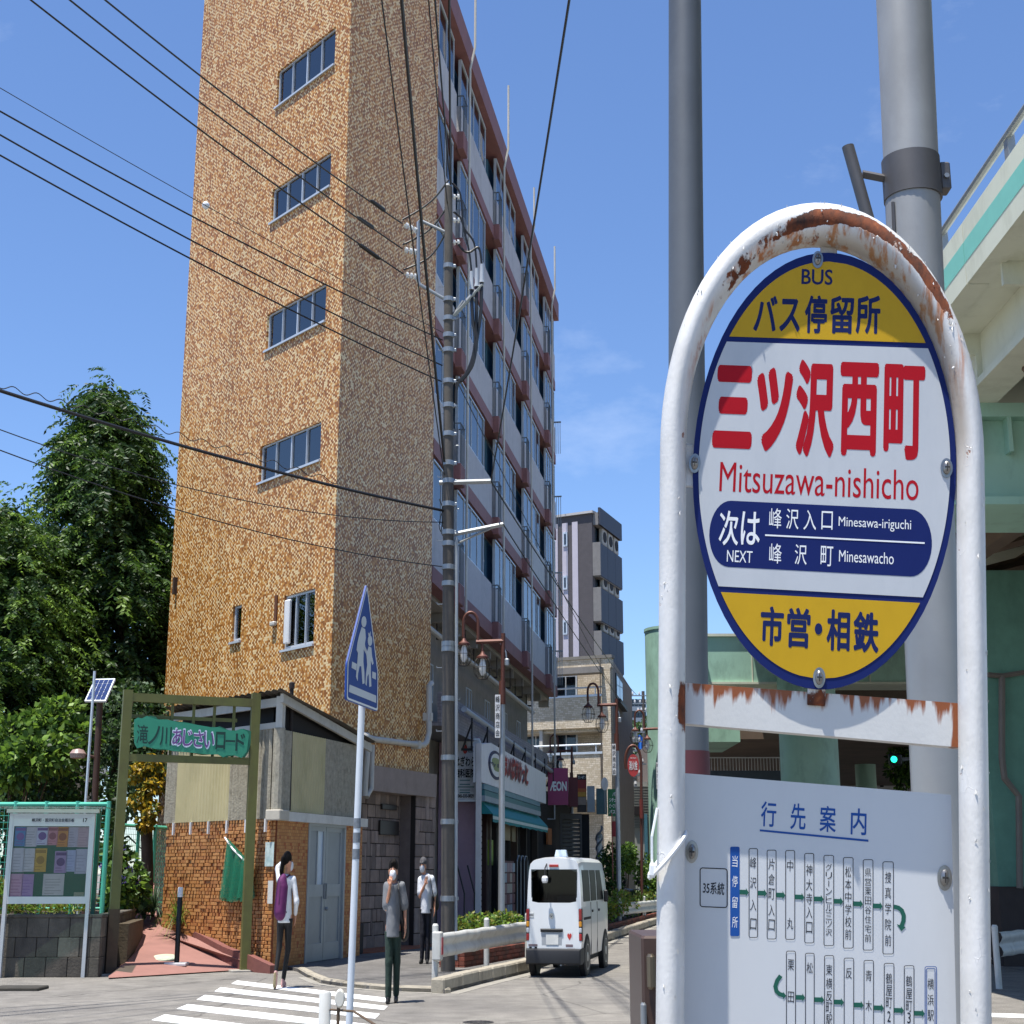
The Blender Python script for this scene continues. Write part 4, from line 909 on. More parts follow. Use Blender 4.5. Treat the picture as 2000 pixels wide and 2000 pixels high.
m = MB(); m.box(p0.x - .03, p0.x + .03, 24.07, 24.13, .7, p1.z); tag(m.build('flat_post', M_FD), 'dark green flat post beside the notice board', 'post')
# bollard, path cover
bp = ramp(345, 1882)
bo = thing('bollard', 'black round bollard with white top on the red path', 'bollard', tuple(bp), scale=(.75, 1, 1))
m = MB(); m.lathe([(.055, 0), (.055, 1.05), (.05, 1.06)], 14); m.build('post', W_['black'], bo, False, True)
m = MB(); m.lathe([(.057, 1.06), (.057, 1.2), (.045, 1.22)], 14); m.build('reflector_cap', W_['white'], bo, False, True)
m = MB(); m.bbox(-.24, .24, -.14, .14, -.03, .02, .01); m.build('base_plate', W_['white'], bo, False)
pc = ramp(320, 1870, .035); m = MB(Matrix.Translation(pc) @ Matrix.Rotation(math.atan(RK), 4, 'X')); m.lathe([(.22, -.02), (.22, .004), (.2, .004), (.2, .008), (.02, .009)], 24)
o = m.build('path_cover', mat('painted_cover', 'b0b39a', .7, var=.35, scale=9, dirt='4f8aa0', dirt_amt=.6, dscale=7)); tag(o, 'round painted utility cover set in the red path', 'manhole cover')
# solar lamp and thin pole
sp = at(183, 1600, 27.2); st_ = thing('solar_lamp', 'brown lamp post carrying a tilted solar panel above the fence', 'lamp post', (sp.x, sp.y, .7))
pt = at(195, 1372, 27.2); m = MB(); m.tube([Vector((sp.x - .05, sp.y, .7)), sp, pt], .06, 10); m.build('post', mat('brown_post', '4a3328', .6, .3, var=.2), st_, smooth=True)
P = [at(185, 1326, 27.5), at(225, 1325, 27.4), at(206, 1369, 27.0), at(165, 1369, 27.1)]
ex = (P[1] - P[0]); ey = (P[3] - P[0]); nn = ex.cross(ey).normalized() * .02
m = MB(); m.add([p for p in P] + [p + nn * 2 for p in P], [(0, 1, 2, 3), (4, 5, 6, 7), (0, 1, 5, 4), (1, 2, 6, 5), (2, 3, 7, 6), (3, 0, 4, 7)]); pn = m.build('solar_panel', W_['alu'], st_)
for sgn in (-1,):
    for i in range(4):
        for j in range(5):
            m = MB(); f = lambda a, b: P[0] + ex * (.05 + .9 * a) + ey * (.04 + .92 * b) + nn * sgn * .2
            c = [f((i + .05) / 4, (j + .05) / 5), f((i + .95) / 4, (j + .05) / 5), f((i + .95) / 4, (j + .95) / 5), f((i + .05) / 4, (j + .95) / 5)]
            c2 = c
            m.add(c2, [(0, 1, 2, 3)]); m.build('solar_cell', mat('solar_blue', '2b3a66', .2, .2, var=.1), pn)
ph = at(188, 1480, 27.2); hd = at(152, 1472, 27.0)
m = MB(); m.tube([ph, at(170, 1476, 27.1), at(160, 1472, 27)], .03, 7); m.build('lamp_arm', mat('brown_post', ''), st_)
m = MB(Matrix.Translation(hd)); m.lathe([(.02, -.1), (.13, -.08), (.15, 0), (.1, .07), (.02, .09)], 12); m.build('lamp_head', mat('lamp_pinkish', '9a8078', .4), st_, smooth=True)
m = MB(); m.tube([at(167, 1570, 26.2) - Vector((0, 0, 2.0)), at(167, 1570, 26.2), at(185, 1311, 26.2)], .025, 7); tag(m.build('thin_mast', W_['alu'], smooth=True), 'thin pale metal mast in front of the solar panel', 'mast')

m = MB(); a = gnd(-20, 1936, 0); b = gnd(74, 1936, 0); m.bbox(a.x, b.x, a.y, a.y + .5, -.02, .045, .015); o = m.build('dark_slab', mat('slab_dark', '38352f', .9, var=.3, scale=8, bump=.3)); tag(o, 'low dark slab at the kerb in front of the notice board', 'drain')  # low flat box on the road in a dark mottled tone
# ================================================================== ELECTRIC POLE
EP = gnd(875, 1897, .05); EY = EP.y
def ep(u, v, dy=0.0): return at(u, v, EY + dy)
pole = thing('utility_pole', 'weathered concrete utility pole with insulators and steel arms beside the tower', 'utility pole', tuple(EP))
ptop = ep(876, 366)
M_PC = mat('pole_concrete', '524d47', .85, var=.2, scale=5, bump=.2, dirt='3a3631', dirt_amt=.6, dscale=1.4)
ax = lambda z: EP + (ptop - EP) * ((z - EP.z) / (ptop.z - EP.z))
m = MB(); m.tube([ax(z) for z in np.linspace(-.1, ptop.z, 12)], [.118 - .046 * k / 11 for k in range(12)], 16); m.build('shaft', M_PC, pole, smooth=True)
prad = lambda z: .118 - .046 * z / ptop.z
for v in (520, 585, 622, 655, 684, 745, 792, 848, 905, 940, 985, 1040, 1062, 1108, 1140, 1258, 1268, 1365, 1480, 1605, 1755):
    z = ep(874, v).z; m = MB(Matrix.Translation(ax(z))); r_ = prad(z); m.lathe([(r_ + .004, -.045), (r_ + .016, -.04), (r_ + .016, .04), (r_ + .004, .045)], 16); m.bbox(r_, r_ + .06, -.025, .025, -.03, .03, .008); m.build('band', W_['steel'], pole)
for k, v in enumerate(range(560, 1500, 62)):
    z = ep(874, v).z; m = MB(Matrix.Translation(ax(z))); sg_ = 1 if k % 2 else -1; m.tube([(sg_ * prad(z), 0, 0), (sg_ * (prad(z) + .09), 0, .0), (sg_ * (prad(z) + .095), 0, .03)], .008, 5); m.build('climbing_step', W_['steel'], pole)
M_INS = mat('porcelain', 'c8c8c6', .25, var=.05)
def insul(p, q, r_=.045, n=3):
    """disc insulator string from p to q"""
    p, q = Vector(p), Vector(q); L = (q - p).length; t = (q - p).normalized().to_track_quat('Z', 'Y').to_matrix().to_4x4(); prof = [(.012, 0)]
    for k in range(n): a = L * (k + .2) / n; b = L * (k + .8) / n; prof += [(.014, a), (r_, a + .005), (r_ * .8, b), (.014, b)]
    prof.append((.012, L)); m = MB(Matrix.Translation(p) @ t); m.lathe(prof, 12); return m.build('insulator', M_INS, pole, smooth=True)
for v in (385, 431, 474): insul(ep(884, v), ep(899, v - 1), .055, 2)
for v in (372, 420, 442): insul(ep(874, v), ep(874.5, v - 14), .045, 2)
# side frame and three dead-end strings
m = MB(); m.tube([ep(871, 454), ep(820, 430), ep(817, 434), ep(817, 548), ep(820, 556), ep(872, 586)], .032, 8); m.build('side_frame', W_['steel'], pole, smooth=True)
ends = [(786, 437), (786, 486), (788, 535)]
for (u, v), vv in zip(ends, (452, 493, 541)): insul(ep(u + 4, v + 2), ep(815, vv), .06, 3)
# cable-head arm
m = MB(); a, b = ep(884, 618), ep(942, 556); m.tube([a, b], .045, 4); m.tube([ep(884, 620), ep(905, 588)], .03, 4); m.build('cable_arm', W_['steel'], pole)
for u, v0, v1 in ((921, 566, 530), (931, 560, 524), (941, 552, 516)):
    m = MB(); m.tube([ep(u, v0), ep(u, v0 - 8), ep(u, v1)], [.05, .035, .03], 8); m.build('cable_head', mat('cable_head_grey', 'a3a9b0', .5), pole, smooth=True)
M_CAB = mat('cable_black', '0e0f12', .5, var=.1)
def cable(pts, r_, name='cable', parent=pole, mt=None, n=10):
    P = [Vector(p) for p in pts]; out = []
    for i in range(len(P) - 1):          # Catmull-Rom
        a = P[max(0, i - 1)]; b = P[i]; c = P[i + 1]; d = P[min(len(P) - 1, i + 2)]
        for k in range(n):
            t = k / n; out.append(.5 * ((2 * b) + (c - a) * t + (2 * a - 5 * b + 4 * c - d) * t * t + (3 * b - a - 3 * c + d) * t ** 3))
    out.append(P[-1]); m = MB(); m.tube(out, r_, 6); return m.build(name, mt or M_CAB, parent, smooth=True)
for (u, v), pts in zip(ends, ([(822, 408), (850, 385), (876, 352)], [(826, 458), (850, 437), (874, 403)], [(830, 508), (852, 487), (872, 452)])):
    cable([ep(u, v - 8)] + [ep(*q) for q in pts], .018)
cable([ep(884, 358), ep(899, 380), ep(905, 440), ep(916, 490), ep(921, 530)], .02); cable([ep(886, 414), ep(899, 425), ep(908, 448), ep(926, 475), ep(931, 524)], .02); cable([ep(893, 474), ep(906, 490), ep(918, 492), ep(935, 484), ep(941, 516)], .022)
cable([ep(921, 566), ep(923, 620), ep(928, 665), ep(921, 705), ep(905, 738), ep(892, 742)], .028); cable([ep(931, 560), ep(930, 630), ep(929, 680), ep(918, 722), ep(900, 745)], .028); cable([ep(941, 552), ep(939, 610), ep(932, 660), ep(922, 715), ep(894, 750), ep(890, 790)], .03)
m = MB(); m.tube([ep(858, 943), ep(959, 940)], .045, 4); m.build('cross_arm', W_['steel'], pole); m = MB(); m.tube([ep(884, 1044), ep(983, 1024)], .04, 4); m.build('cross_arm', W_['steel'], pole); m = MB(); m.tube([ep(886, 1064), ep(958, 1032)], .022, 4); m.build('arm_brace', W_['steel'], pole)
m = MB(); m.tube([ep(892, 1050, -.02), ep(891, 1500, -.02), ep(890, 1875, -.02)], .028, 8); m.build('conduit', mat('conduit_grey', '8a9298', .5), pole, smooth=True)
cable([ep(872, 985), ep(862, 1005), ep(858, 1030), ep(868, 1045), ep(874, 1020), ep(866, 995)], .008); cable([ep(858, 975), ep(866, 1000), ep(862, 1040), ep(874, 1050)], .008)
# ================================================================== OVERHEAD WIRES
WG = 'overhead wires at the utility pole'
def wire(label, pts, r_=.012, sag=.1, group=None):
    a, b = at(*pts[0]), at(*pts[-1])
    P = [a + (b - a) * t - Vector((0, 0, sag * 4 * t * (1 - t))) for t in np.linspace(0, 1, 18)]
    if pts[0][0] < 0 or pts[0][1] < 0:
        d = (P[0] - P[1]).normalized(); P = [P[0] + d * k + Vector((0, 0, .012 * k * k)) for k in (14, 10, 6, 3)] + P
    m = MB(); m.tube(P, r_, 5); return tag(m.build('overhead_wire', M_CAB, None, smooth=True), label, 'wire', WG)
YW = 16.3
wire('topmost of the three black power lines running left from the side frame', [(132, -60, YW), (300, 66, 18.6), (700, 372, 23.4), (786, 437, EY)], .014)
wire('middle of the three black power lines running left from the side frame', [(62, -60, YW), (300, 123, 18.6), (698, 424, 23.2), (786, 486, EY)], .014)
wire('lowest of the three black power lines running left from the side frame', [(-16, -60, YW), (300, 182, 18.8), (700, 476, 23.2), (788, 535, EY)], .014)
for pts in ([(724, 391), (752, 412)], [(698, 424), (730, 446)], [(700, 476), (742, 506)]):
    a, b = at(*pts[0], 23.35), at(*pts[1], 23.85); m = MB(); m.tube([a, a + (b - a) * .1, a + (b - a) * .9, b], [.015, .035, .04, .02], 8); tag(m.build('wire_sleeve', M_CAB, smooth=True), 'black sleeve on the %s power line in front of the tower' % ('topmost' if pts[0][1] < 400 else 'middle' if pts[0][1] < 450 else 'lowest'), 'sleeve')
wire('thin wire with a white spacer ball crossing the tiled tower', [(-20, 160, 17), (402, 401, 20.4), (600, 510, 22.3), (866, 650, EY)], .006, .07)
m = MB(Matrix.Translation(at(402, 401, 20.4))); m.lathe([(.02, -.06), (.05, -.03), (.06, 0), (.05, .03), (.02, .06)], 12); tag(m.build('spacer_ball', W_['white'], smooth=True), 'small white spacer ball on the thin wire', 'spacer')
wire('upper line of the middle bundle going left', [(-20, 206, 17), (300, 380, 19.5), (620, 545, 22.5), (864, 664, EY)], .013)
wire('central line of the middle bundle going left', [(-20, 252, 17), (300, 420, 19.5), (620, 588, 22.5), (864, 714, EY)], .013)
wire('lower line of the middle bundle going left', [(-20, 292, 17), (300, 462, 19.5), (620, 634, 22.5), (862, 745, EY)], .013)
wire('thick sagging communication cable across the tower at mid height', [(-20, 757, 17.5), (310, 853, 20), (660, 937, 22.8), (868, 998, EY)], .026)
P = [at(-20, 740, 17.5) + (at(-20, 757, 17.5) - at(310, 853, 20)).normalized() * 14]
for k in range(150):
    t = k / 149; u = -20 + 680 * t; v = 757 + 200 * t - 22 * math.sin(math.pi * t) * .2 - (9 + 5 * math.cos(k * .62)); P.append(at(u, v - 6 * t, 17.5 + 5.4 * t))
m = MB(); m.tube(P, .007, 4); tag(m.build('lashing_wire', M_CAB), 'wavy hanger wire above the thick communication cable', 'wire', WG)
wire('thin twin line below the thick cable', [(-20, 832, 18), (280, 937, 20.3), (642, 999, 23), (868, 1020, EY)], .008, .32)
wire('lowest thin line crossing the tower', [(-20, 872, 18), (372, 1000, 21), (654, 1075, 23), (866, 1107, EY)], .009, .22)
wire('leftmost line dropping to the pole from overhead', [(738, -60, 14), (793, 400, 19.5), (830, 700, 22.6), (868, 930, EY)], .01)
wire('thick line dropping to the pole from overhead', [(779, -60, 14), (820, 400, 19.5), (848, 700, 22.6), (868, 905, EY)], .022)
wire('left line of the group meeting at the pole top', [(832, -60, 18), (862, 330, 23.8), (874, 400, EY)], .012)
wire('middle line of the group meeting at the pole top', [(845, -60, 18), (866, 180, 22), (879, 352, EY)], .016)
wire('right line of the group meeting at the pole top', [(877, -60, 18), (879, 180, 22), (880, 360, EY)], .02)
wire('single wire rising over the street in front of the sky', [(1121, -60, 10.8), (1096, 160, 12.5), (1003, 700, 19.5), (959, 938, EY)], .013)
wire('line running from the upper arm down the street', [(959, 940, EY), (1243, 1357, 78)], .014, .25)
wire('line running from the lower arm to the beige apartments', [(983, 1024, EY), (1100, 1240, 40), (1216, 1372, 64)], .012)
wire('thin line along the red banded wing', [(893, 745, EY), (930, 960, 33), (1064, 1215, 48), (1217, 1385, 66)], .009)
# ================================================================== STREET LAMPS with wire cages
M_BR = mat('lamp_brown', '5c362c', .55, .3, var=.15); M_SIL = mat('lamp_silver', 'a3a8ad', .4, .5, var=.1, dirt='7a7f83', dirt_amt=.4); M_BULB = mat('lamp_globe', 'e6e6e2', .3, var=.03)
M_CAGE = mat('cage_wire', '3b352f', .5, .5)
LP = gnd(979, 1854, .05); LY = LP.y
def make_lamp():
    lp_ = thing('street_lamp', 'brown and silver street lamp with two caged white globes beside the utility pole', 'street lamp', tuple(LP), group='cage globe street lamps')
    q = lambda u, v, dy=0: at(u, v, LY + dy)
    m = MB(); m.tube([LP, q(980, 1600), q(981, 1376)], [.07, .065, .06], 12); m.build('lower_post', M_SIL, lp_, smooth=True)
    m = MB(); m.tube([q(981, 1376), q(981, 1330), q(982, 1330), q(983, 1237)], [.075, .07, .045, .045], 10); m.build('upper_post', M_BR, lp_, smooth=True)
    m = MB(); m.tube([q(930, 1254), q(983, 1252)], .05, 6); m.build('arm', M_BR, lp_)
    P = [q(934, 1252)] + [q(919.5 + 14.5 * math.cos(t), 1218 - 22 * math.sin(t)) for t in np.linspace(0, math.pi, 12)] + [q(905, 1245)]
    m = MB(); m.tube(P, .035, 7); m.build('goose_neck', M_BR, lp_, smooth=True)
    m = MB(); m.tube([q(942, 1254), q(942, 1272)], .03, 6); m.build('hanger', M_BR, lp_)
    for u, vt in ((906, 1246), (942.5, 1272)):
        t = q(u, vt); b = MB(Matrix.Translation(t)); b.lathe([(.03, 0), (.05, -.06), (.13, -.12), (.13, -.16)], 12); hd_ = b.build('lamp_cap', M_BR, lp_, smooth=True)
        b = MB(Matrix.Translation(t)); b.lathe([(.03, -.14), (.055, -.22), (.078, -.34), (.066, -.46), (.025, -.53)], 14); b.build('globe', M_BULB, hd_, smooth=True)
        b = MB(Matrix.Translation(t))
        for k in range(12):
            a = k * math.pi / 6; b.tube([(math.cos(a) * r_, math.sin(a) * r_, z) for r_, z in ((.1, -.13), (.17, -.22), (.2, -.36), (.17, -.5), (.1, -.6))], .0045, 4)
        for r_, z in ((.2, -.36), (.1, -.6)): b.tube([(math.cos(a) * r_, math.sin(a) * r_, z) for a in np.linspace(0, 2 * math.pi, 16)], .006, 4)
        stuff(b.build('cage', M_CAGE, hd_))
    b = MB(); s_ = q(990, 1292); b.tube([q(983, 1262), q(988, 1275), s_], .02, 6); b.M = Matrix.Translation(s_); b.bbox(-.05, .05, -.06, .06, -.1, .06, .02); b.build('speaker', W_['steel'], lp_)
    bl = MB(); a, c = q(967, 1357, -.1), q(977, 1441, -.1); bl.box(a.x, c.x, LY - .12, LY - .1, c.z, a.z); ba = bl.build('banner_plate', W_['white'], lp_)
    bl = MB(); n = 5; put_column(bl, '峰沢商店会', (a.x + c.x) / 2, (c.x - a.x) * .8, [a.z - (a.z - c.z) * (k + .55) / 5.1 for k in range(5)], (a.z - c.z) / 6.4, LY - .124, .01); bl.build('lettering', W_['blk'], ba)
    return lp_
lamp1 = make_lamp()
for (u, v, k, lab) in ((1210, 1811, 1.0, 'brown and silver street lamp with white globes in the planter by the beige apartments'), (1296, 1795, 1.0, 'street lamp before the green column, mostly hidden by the bus stop frame'), (1118, 1790, .95, 'distant street lamp with white globes in front of the beige balconies')):
    c = copy_tree(lamp1); g = gnd(u, v, .05)
    if u == 1118: g = at(1118, 1760, 56); g.z = 0
    c.location = g; c.scale = (k, k, k); c['label'] = lab
# ================================================================== GUARD RAILS, PLANTERS
M_GR = mat('guardrail_white', 'c4c4bf', .5, var=.1, scale=3, dirt='8b7f70', dirt_amt=.6, dscale=4)
def guardrail(p, q, label, zc=.56, nposts=3, endcap=True):
    g = thing('guard_rail', label, 'guard rail', tuple(p)); L = (q - p).length; fr = Frame((p.x, p.y), math.degrees(math.atan2(q.x - p.x, q.y - p.y)))
    prof = [(.0, -.17), (.035, -.15), (.05, -.1), (.03, -.05), (.0, -.015), (.0, .015), (.03, .05), (.05, .1), (.035, .15), (.0, .17)]
    m = MB(fr.M); ns = 12; rings = [[(L * i / ns, d + .05 + .008 * math.sin(i * 1.9), zc + z + .006 * math.sin(i * 2.7)) for d, z in prof] for i in range(ns + 1)]
    n = len(prof)
    m.add([p_ for r_ in rings for p_ in r_], [(i * n + k, i * n + k + 1, (i + 1) * n + k + 1, (i + 1) * n + k) for i in range(ns) for k in range(n - 1)]); m.build('beam', M_GR, g, smooth=50)
    for k in range(nposts):
        s = L * k / (nposts - 1) if nposts > 1 else 0
        m = MB(fr.M); m.tube([(s, 0, -.05), (s, 0, .84)], .045, 10); m.lathe([(.045, .84), (.03, .87)], 10, (s, 0, 0)); m.build('post', M_GR, g, smooth=True)
    if endcap:
        m = MB(fr.M); m.bbox(-.1, .02, -.02, .12, zc - .2, zc + .2, .02); ec = m.build('end_plate', M_GR, g)
        m = MB(fr.M); m.box(-.08, -.0, .12, .126, zc - .12, zc + .12); m.build('red_reflector', mat('reflector_red', 'a82430', .3), ec)
    return g
G0_ = gnd(849, 1922, .03); G1_ = at(1030, 1800, 27.6); G1_.z = 0; G0_.z = 0
guardrail(G0_, G1_, 'dented white guard rail between the utility pole and the van')
G2_ = gnd(1211, 1812, .05); G3_ = at(1300, 1790, 50); G2_.z = G3_.z = 0
guardrail(G2_, G3_, 'white guard rail in front of the second planter beyond the van')
M_PB = [mat('planter_brick_%s' % n, c, .8, var=.2, scale=7, bump=.2) for n, c in (('red', '7d4130'), ('brown', '6d3a2b'), ('dull', '5b3528'))]
def planter(p, q, depth, label, h=.3):
    t = thing('planter', label, 'planter', tuple(p)); L = (q - p).length; fr = Frame((p.x, p.y), math.degrees(math.atan2(q.x - p.x, q.y - p.y)))
    rows = 4; random.seed(int(L * 100))
    for r_ in range(rows):
        n = round(L / .24)
        for k in range(n):
            off = .5 if r_ % 2 else 0; s0 = max(0, (k - off) * L / n) + .004; s1 = min(L, (k + 1 - off) * L / n) - .004
            m = MB(fr.M); m.bbox(s0, s1, -.1, random.uniform(-.003, .003), r_ * h / rows + .003, (r_ + 1) * h / rows - .003, .006); m.build('brick', random.choice(M_PB), t)
        m = MB(fr.M); m.bbox(0, .1, -depth, -.104, r_ * h / rows + .003, (r_ + 1) * h / rows - .003, .006); m.build('brick', random.choice(M_PB), t)
    m = MB(fr.M); m.box(.1, L, -depth, -.11, 0, h - .06); m.build('soil', M_SOIL, t)
    return t, fr, L
a = gnd(907, 1890, .05); b = at(1040, 1850, 29.0); a.z = b.z = .05
pl1, PF1, PL1 = planter(a, b, .45, 'red brick planter box behind the guard rail by the utility pole')
a = gnd(1187, 1826, .05); b = at(1290, 1790, 50.5); a.z = b.z = .05
pl2, PF2, PL2 = planter(a, b, .6, 'red brick planter box beyond the white van')
# ================================================================== CROSSING SIGN
CS = at(672.5, 1400, 8.65); CF = Frame((CS.x, CS.y), 16)
cp = [CF.sz(682 + (707 - 682) * 0, 2000)]
cs = thing('crossing_sign', 'blue pentagonal pedestrian crossing sign on a white pole', 'traffic sign', (CS.x + .03, CS.y + .2, 0))
pa, pb = at(706.7, 1378, 9.05), at(682, 2000, 9.05); dv = (pb - pa); pg = pa + dv * ((0 - pa.z) / dv.z)
M_WP = mat('sign_pole_white', 'cfd6dc', .35, var=.04, dirt='9aa2a8', dirt_amt=.3)
m = MB(); m.tube([pg, (pg + pa) / 2, pa + (pa - pb).normalized() * .45], .021, 12); m.build('pole', M_WP, cs, smooth=True)
pts = [(713, 1141), (674, 1296), (672.5, 1366.7), (734, 1390), (735, 1316)]
poly = [CF.sz(*q) for q in pts]
def shrink(P, k):
    cx = sum(p[0] for p in P) / len(P); cz = sum(p[1] for p in P) / len(P); return [(cx + (p[0] - cx) * k, cz + (p[1] - cz) * k) for p in P]
def rounded(P, r_=.02):
    out = []
    for i in range(len(P)):
        a, b, c = Vector(P[i - 1]), Vector(P[i]), Vector(P[(i + 1) % len(P)])
        u1 = (a - b).normalized() * r_; u2 = (c - b).normalized() * r_
        for t in (0, .33, .66, 1): out.append(tuple((b + u1) * (1 - t) ** 2 + b * 2 * t * (1 - t) + (b + u2) * t * t))
    return out
M_SB = mat('sign_blue', '163f8c', .5, var=.04)
m = MB(CF.M); m.prism(rounded(poly), .0, .012); plt = m.build('plate', M_SB, cs)
ring = MB(CF.M); o_, i_ = rounded(shrink(poly, .985)), rounded(shrink(poly, .935)); n = len(o_)
ring.add([(a, .0145, b) for a, b in o_] + [(a, .0145, b) for a, b in i_], [(k, (k + 1) % n, (k + 1) % n + n, k + n) for k in range(n)]); ring.build('border', W_['wprint'], plt)
def hpoly(name, P, d=.0145): mm = MB(CF.M); mm.prism([CF.sz(*q) for q in P], d - .001, d); return mm.build(name, mat('sign_white', 'c9ced2', .4, var=.03), plt)
h1 = lambda x, y: (640 + x / 3.45, 1000 + y / 3.45)
def blob(cx, cy, rx, ry): return [h1(cx + rx * math.cos(t), cy + ry * math.sin(t)) for t in np.linspace(0, 2 * math.pi, 14, endpoint=False)]
hpoly('adult_head', blob(230, 740, 17, 38))
hpoly('adult_figure', [h1(*q) for q in ((215, 775), (238, 790), (242, 850), (236, 890), (245, 940), (240, 950), (228, 925), (226, 1010), (232, 1080), (234, 1155), (220, 1160), (212, 1040), (200, 1040), (190, 1090), (187, 1140), (176, 1110), (183, 1040), (190, 950), (180, 930), (186, 880), (198, 830))])
hpoly('child_head', blob(271, 868, 15, 36))
hpoly('child_figure', [h1(*q) for q in ((262, 905), (280, 915), (284, 970), (295, 1020), (288, 1032), (276, 1000), (276, 1080), (280, 1175), (266, 1180), (262, 1090), (252, 1110), (248, 1172), (240, 1160), (244, 1090), (252, 1030), (248, 970), (232, 915), (240, 910), (252, 940))])
hpoly('hair_ribbon', [h1(*q) for q in ((258, 812), (266, 822), (276, 804), (274, 836), (262, 838))])
hpoly('kerb_mark', [h1(*q) for q in ((150, 1008), (182, 1025), (178, 1068), (147, 1050))]); hpoly('kerb_mark', [h1(*q) for q in ((287, 1075), (311, 1085), (310, 1130), (286, 1118))]); hpoly('crossing_band', [h1(*q) for q in ((133, 1163), (312, 1238), (312, 1287), (128, 1212))])
for v in (1608, 1636, 1668):
    z = 0; q = pa + dv * ((at(700, v, 9.05).z - pa.z) / dv.z); m = MB(Matrix.Translation(q)); m.lathe([(.022, -.03), (.0225, -.03), (.0225, .03), (.022, .03)], 12); m.build('sticker', mat('sticker_grey', '6e757c', .6, var=.3, scale=40), cs)
# near roadside posts
gp = at(634, 1990, 7.6); m = MB(); m.lathe([(.03, 0), (.03, gp.z + .12), (.024, gp.z + .13), (.002, gp.z + .132)], 14, (gp.x, gp.y, 0)); tag(m.build('guard_post', M_GR, smooth=True), 'white pipe post at the bottom edge left of the crossing sign pole', 'post')
rp = at(664, 1950, 7.4); dl = thing('delineator', 'white round reflector head on a thin rusty rod by the crossing sign pole', 'delineator', (rp.x, rp.y, 0))
m = MB(); m.tube([Vector((rp.x - .02, rp.y, 0)), Vector((rp.x - .005, rp.y, rp.z))], .008, 6); m.build('rod', mat('rod_rust', '55432f', .7), dl)
m = MB(Matrix.Translation(rp)); m.lathe([(.024, -.018), (.03, -.01), (.03, .01), (.024, .018)], 16, (0, 0, 0), 'y'); hd_ = m.build('reflector_head', mat('reflector_cream', 'd3d0c4', .4), dl, smooth=True); hd_.scale = (.8, 1, 1.5); hd_.location = (0, 0, (rp.z) * -.5)
c0, c1 = at(645, 1972, 7.6), at(740, 2006, 6.9); m = MB(); m.tube([c0, (c0 + c1) / 2 + Vector((0, 0, .03)), c1], .006, 5); tag(m.build('sagging_cable', mat('rod_rust', '')), 'thin rusty cable sagging from the white roadside post', 'cable')
# ================================================================== SHOPS under the wing
def P2(u, v, Y): return at(u, v, Y)
def facing(name, u0, v0, u1, v1, Y, depth, mt, label=None, cat=None, parent=None, group=None):
    """upright box facing the camera side, its front at depth Y"""
    a, b = at(u0, v0, Y), at(u1, v1, Y); m = MB(); m.box(a.x, b.x, Y, Y + depth, b.z, a.z); o = m.build(name, mt, parent)
    if label: tag(o, label, cat, group)
    return o, a, b
def ftext(txt, u0, v0, u1, v1, Y, mt, parent, bold=0.01, name='lettering'):
    a, b = at(u0, v0, Y), at(u1, v1, Y); m = MB(); put_text(m, txt, a.x, b.x, b.z, a.z, Y, bold); return m.build(name, mt, parent)
shop = thing('corner_store', 'small grocery store with white fascia and teal awning under the red wing', 'shop', tuple(SF.M @ Vector((7, .3, 0))))
M_PUR = mat('mauve_render', 'a0899a', .85, var=.1, bump=.2, dirt='7d6a78', dirt_amt=.4)
facing('mauve_wall', 858, 1440, 936, 1840, 39.0, .3, M_PUR, parent=shop)
a, b = at(932, 1545, 38.9), at(940, 1840, 38.9)
nb_ = 26
for k in range(nb_):
    zz = b.z + (a.z - b.z) * k / nb_; m = MB(); m.bbox(a.x, b.x, 38.85, 39.05, zz + .01, zz + (a.z - b.z) / nb_ - .02, .01); m.build('edge_tile', mat('edge_tile', 'b4aeb2', .6, var=.1), shop)
m = MB(); m.box(a.x + .005, b.x - .005, 38.9, 39.1, b.z, a.z); m.build('edge_joint', mat('joint_dark', '3a3438', .9), shop)
# dentist sign board
o, a, b = facing('dental_sign', 885, 1446, 935, 1562, 38.7, .12, mat('sign_panel_white', 'd3d8de', .5, var=.05, dirt='aeb3bb', dirt_amt=.3), 'white dental clinic sign board with a red apple left of the store', 'sign')
f = MB(); f.box(a.x - .02, b.x + .02, 38.66, 38.84, a.z, a.z + .05); f.box(a.x - .02, b.x + .02, 38.66, 38.84, b.z - .05, b.z); f.box(b.x, b.x + .05, 38.66, 38.84, b.z, a.z); f.build('frame', W_['alu'], o)
ftext('はぎわら', 889, 1477, 928, 1497, 38.68, W_['blk'], o, .025); ftext('歯科医院', 889, 1501, 928, 1519, 38.68, W_['blk'], o, .03); ftext('045-335-0829', 894, 1551, 925, 1558, 38.68, W_['blk'], o, .02)
ftext('小児歯科', 914, 1457, 926, 1462, 38.68, W_['blk'], o, .01); ftext('矯正歯科', 914, 1465, 926, 1470, 38.68, W_['blk'], o, .01)
for v in (1523, 1531, 1536, 1542, 1547):
    p, q = at(898 if v != 1536 else 892, v, 38.68), at(918 if v != 1536 else 926, v + 2, 38.68); m = MB(); m.box(p.x, q.x, 38.678, 38.682, q.z, p.z); m.build('small_print', mat('teal_small_print', '4f7f86', .6), o)
c = at(908.5, 1463, 38.68); m = MB(Matrix.Translation(c)); P = []
for t in np.linspace(0, 2 * math.pi, 22, endpoint=False): P.append((.062 * math.cos(t) * (1 + .08 * math.cos(2 * t)), .125 * math.sin(t) - .03 * abs(math.cos(t)) ** 3 * (1 if math.sin(t) > 0 else 0)))
m.prism(P, -.002, .0); m.build('apple_emblem', mat('apple_red', 'b3261c', .5), o)
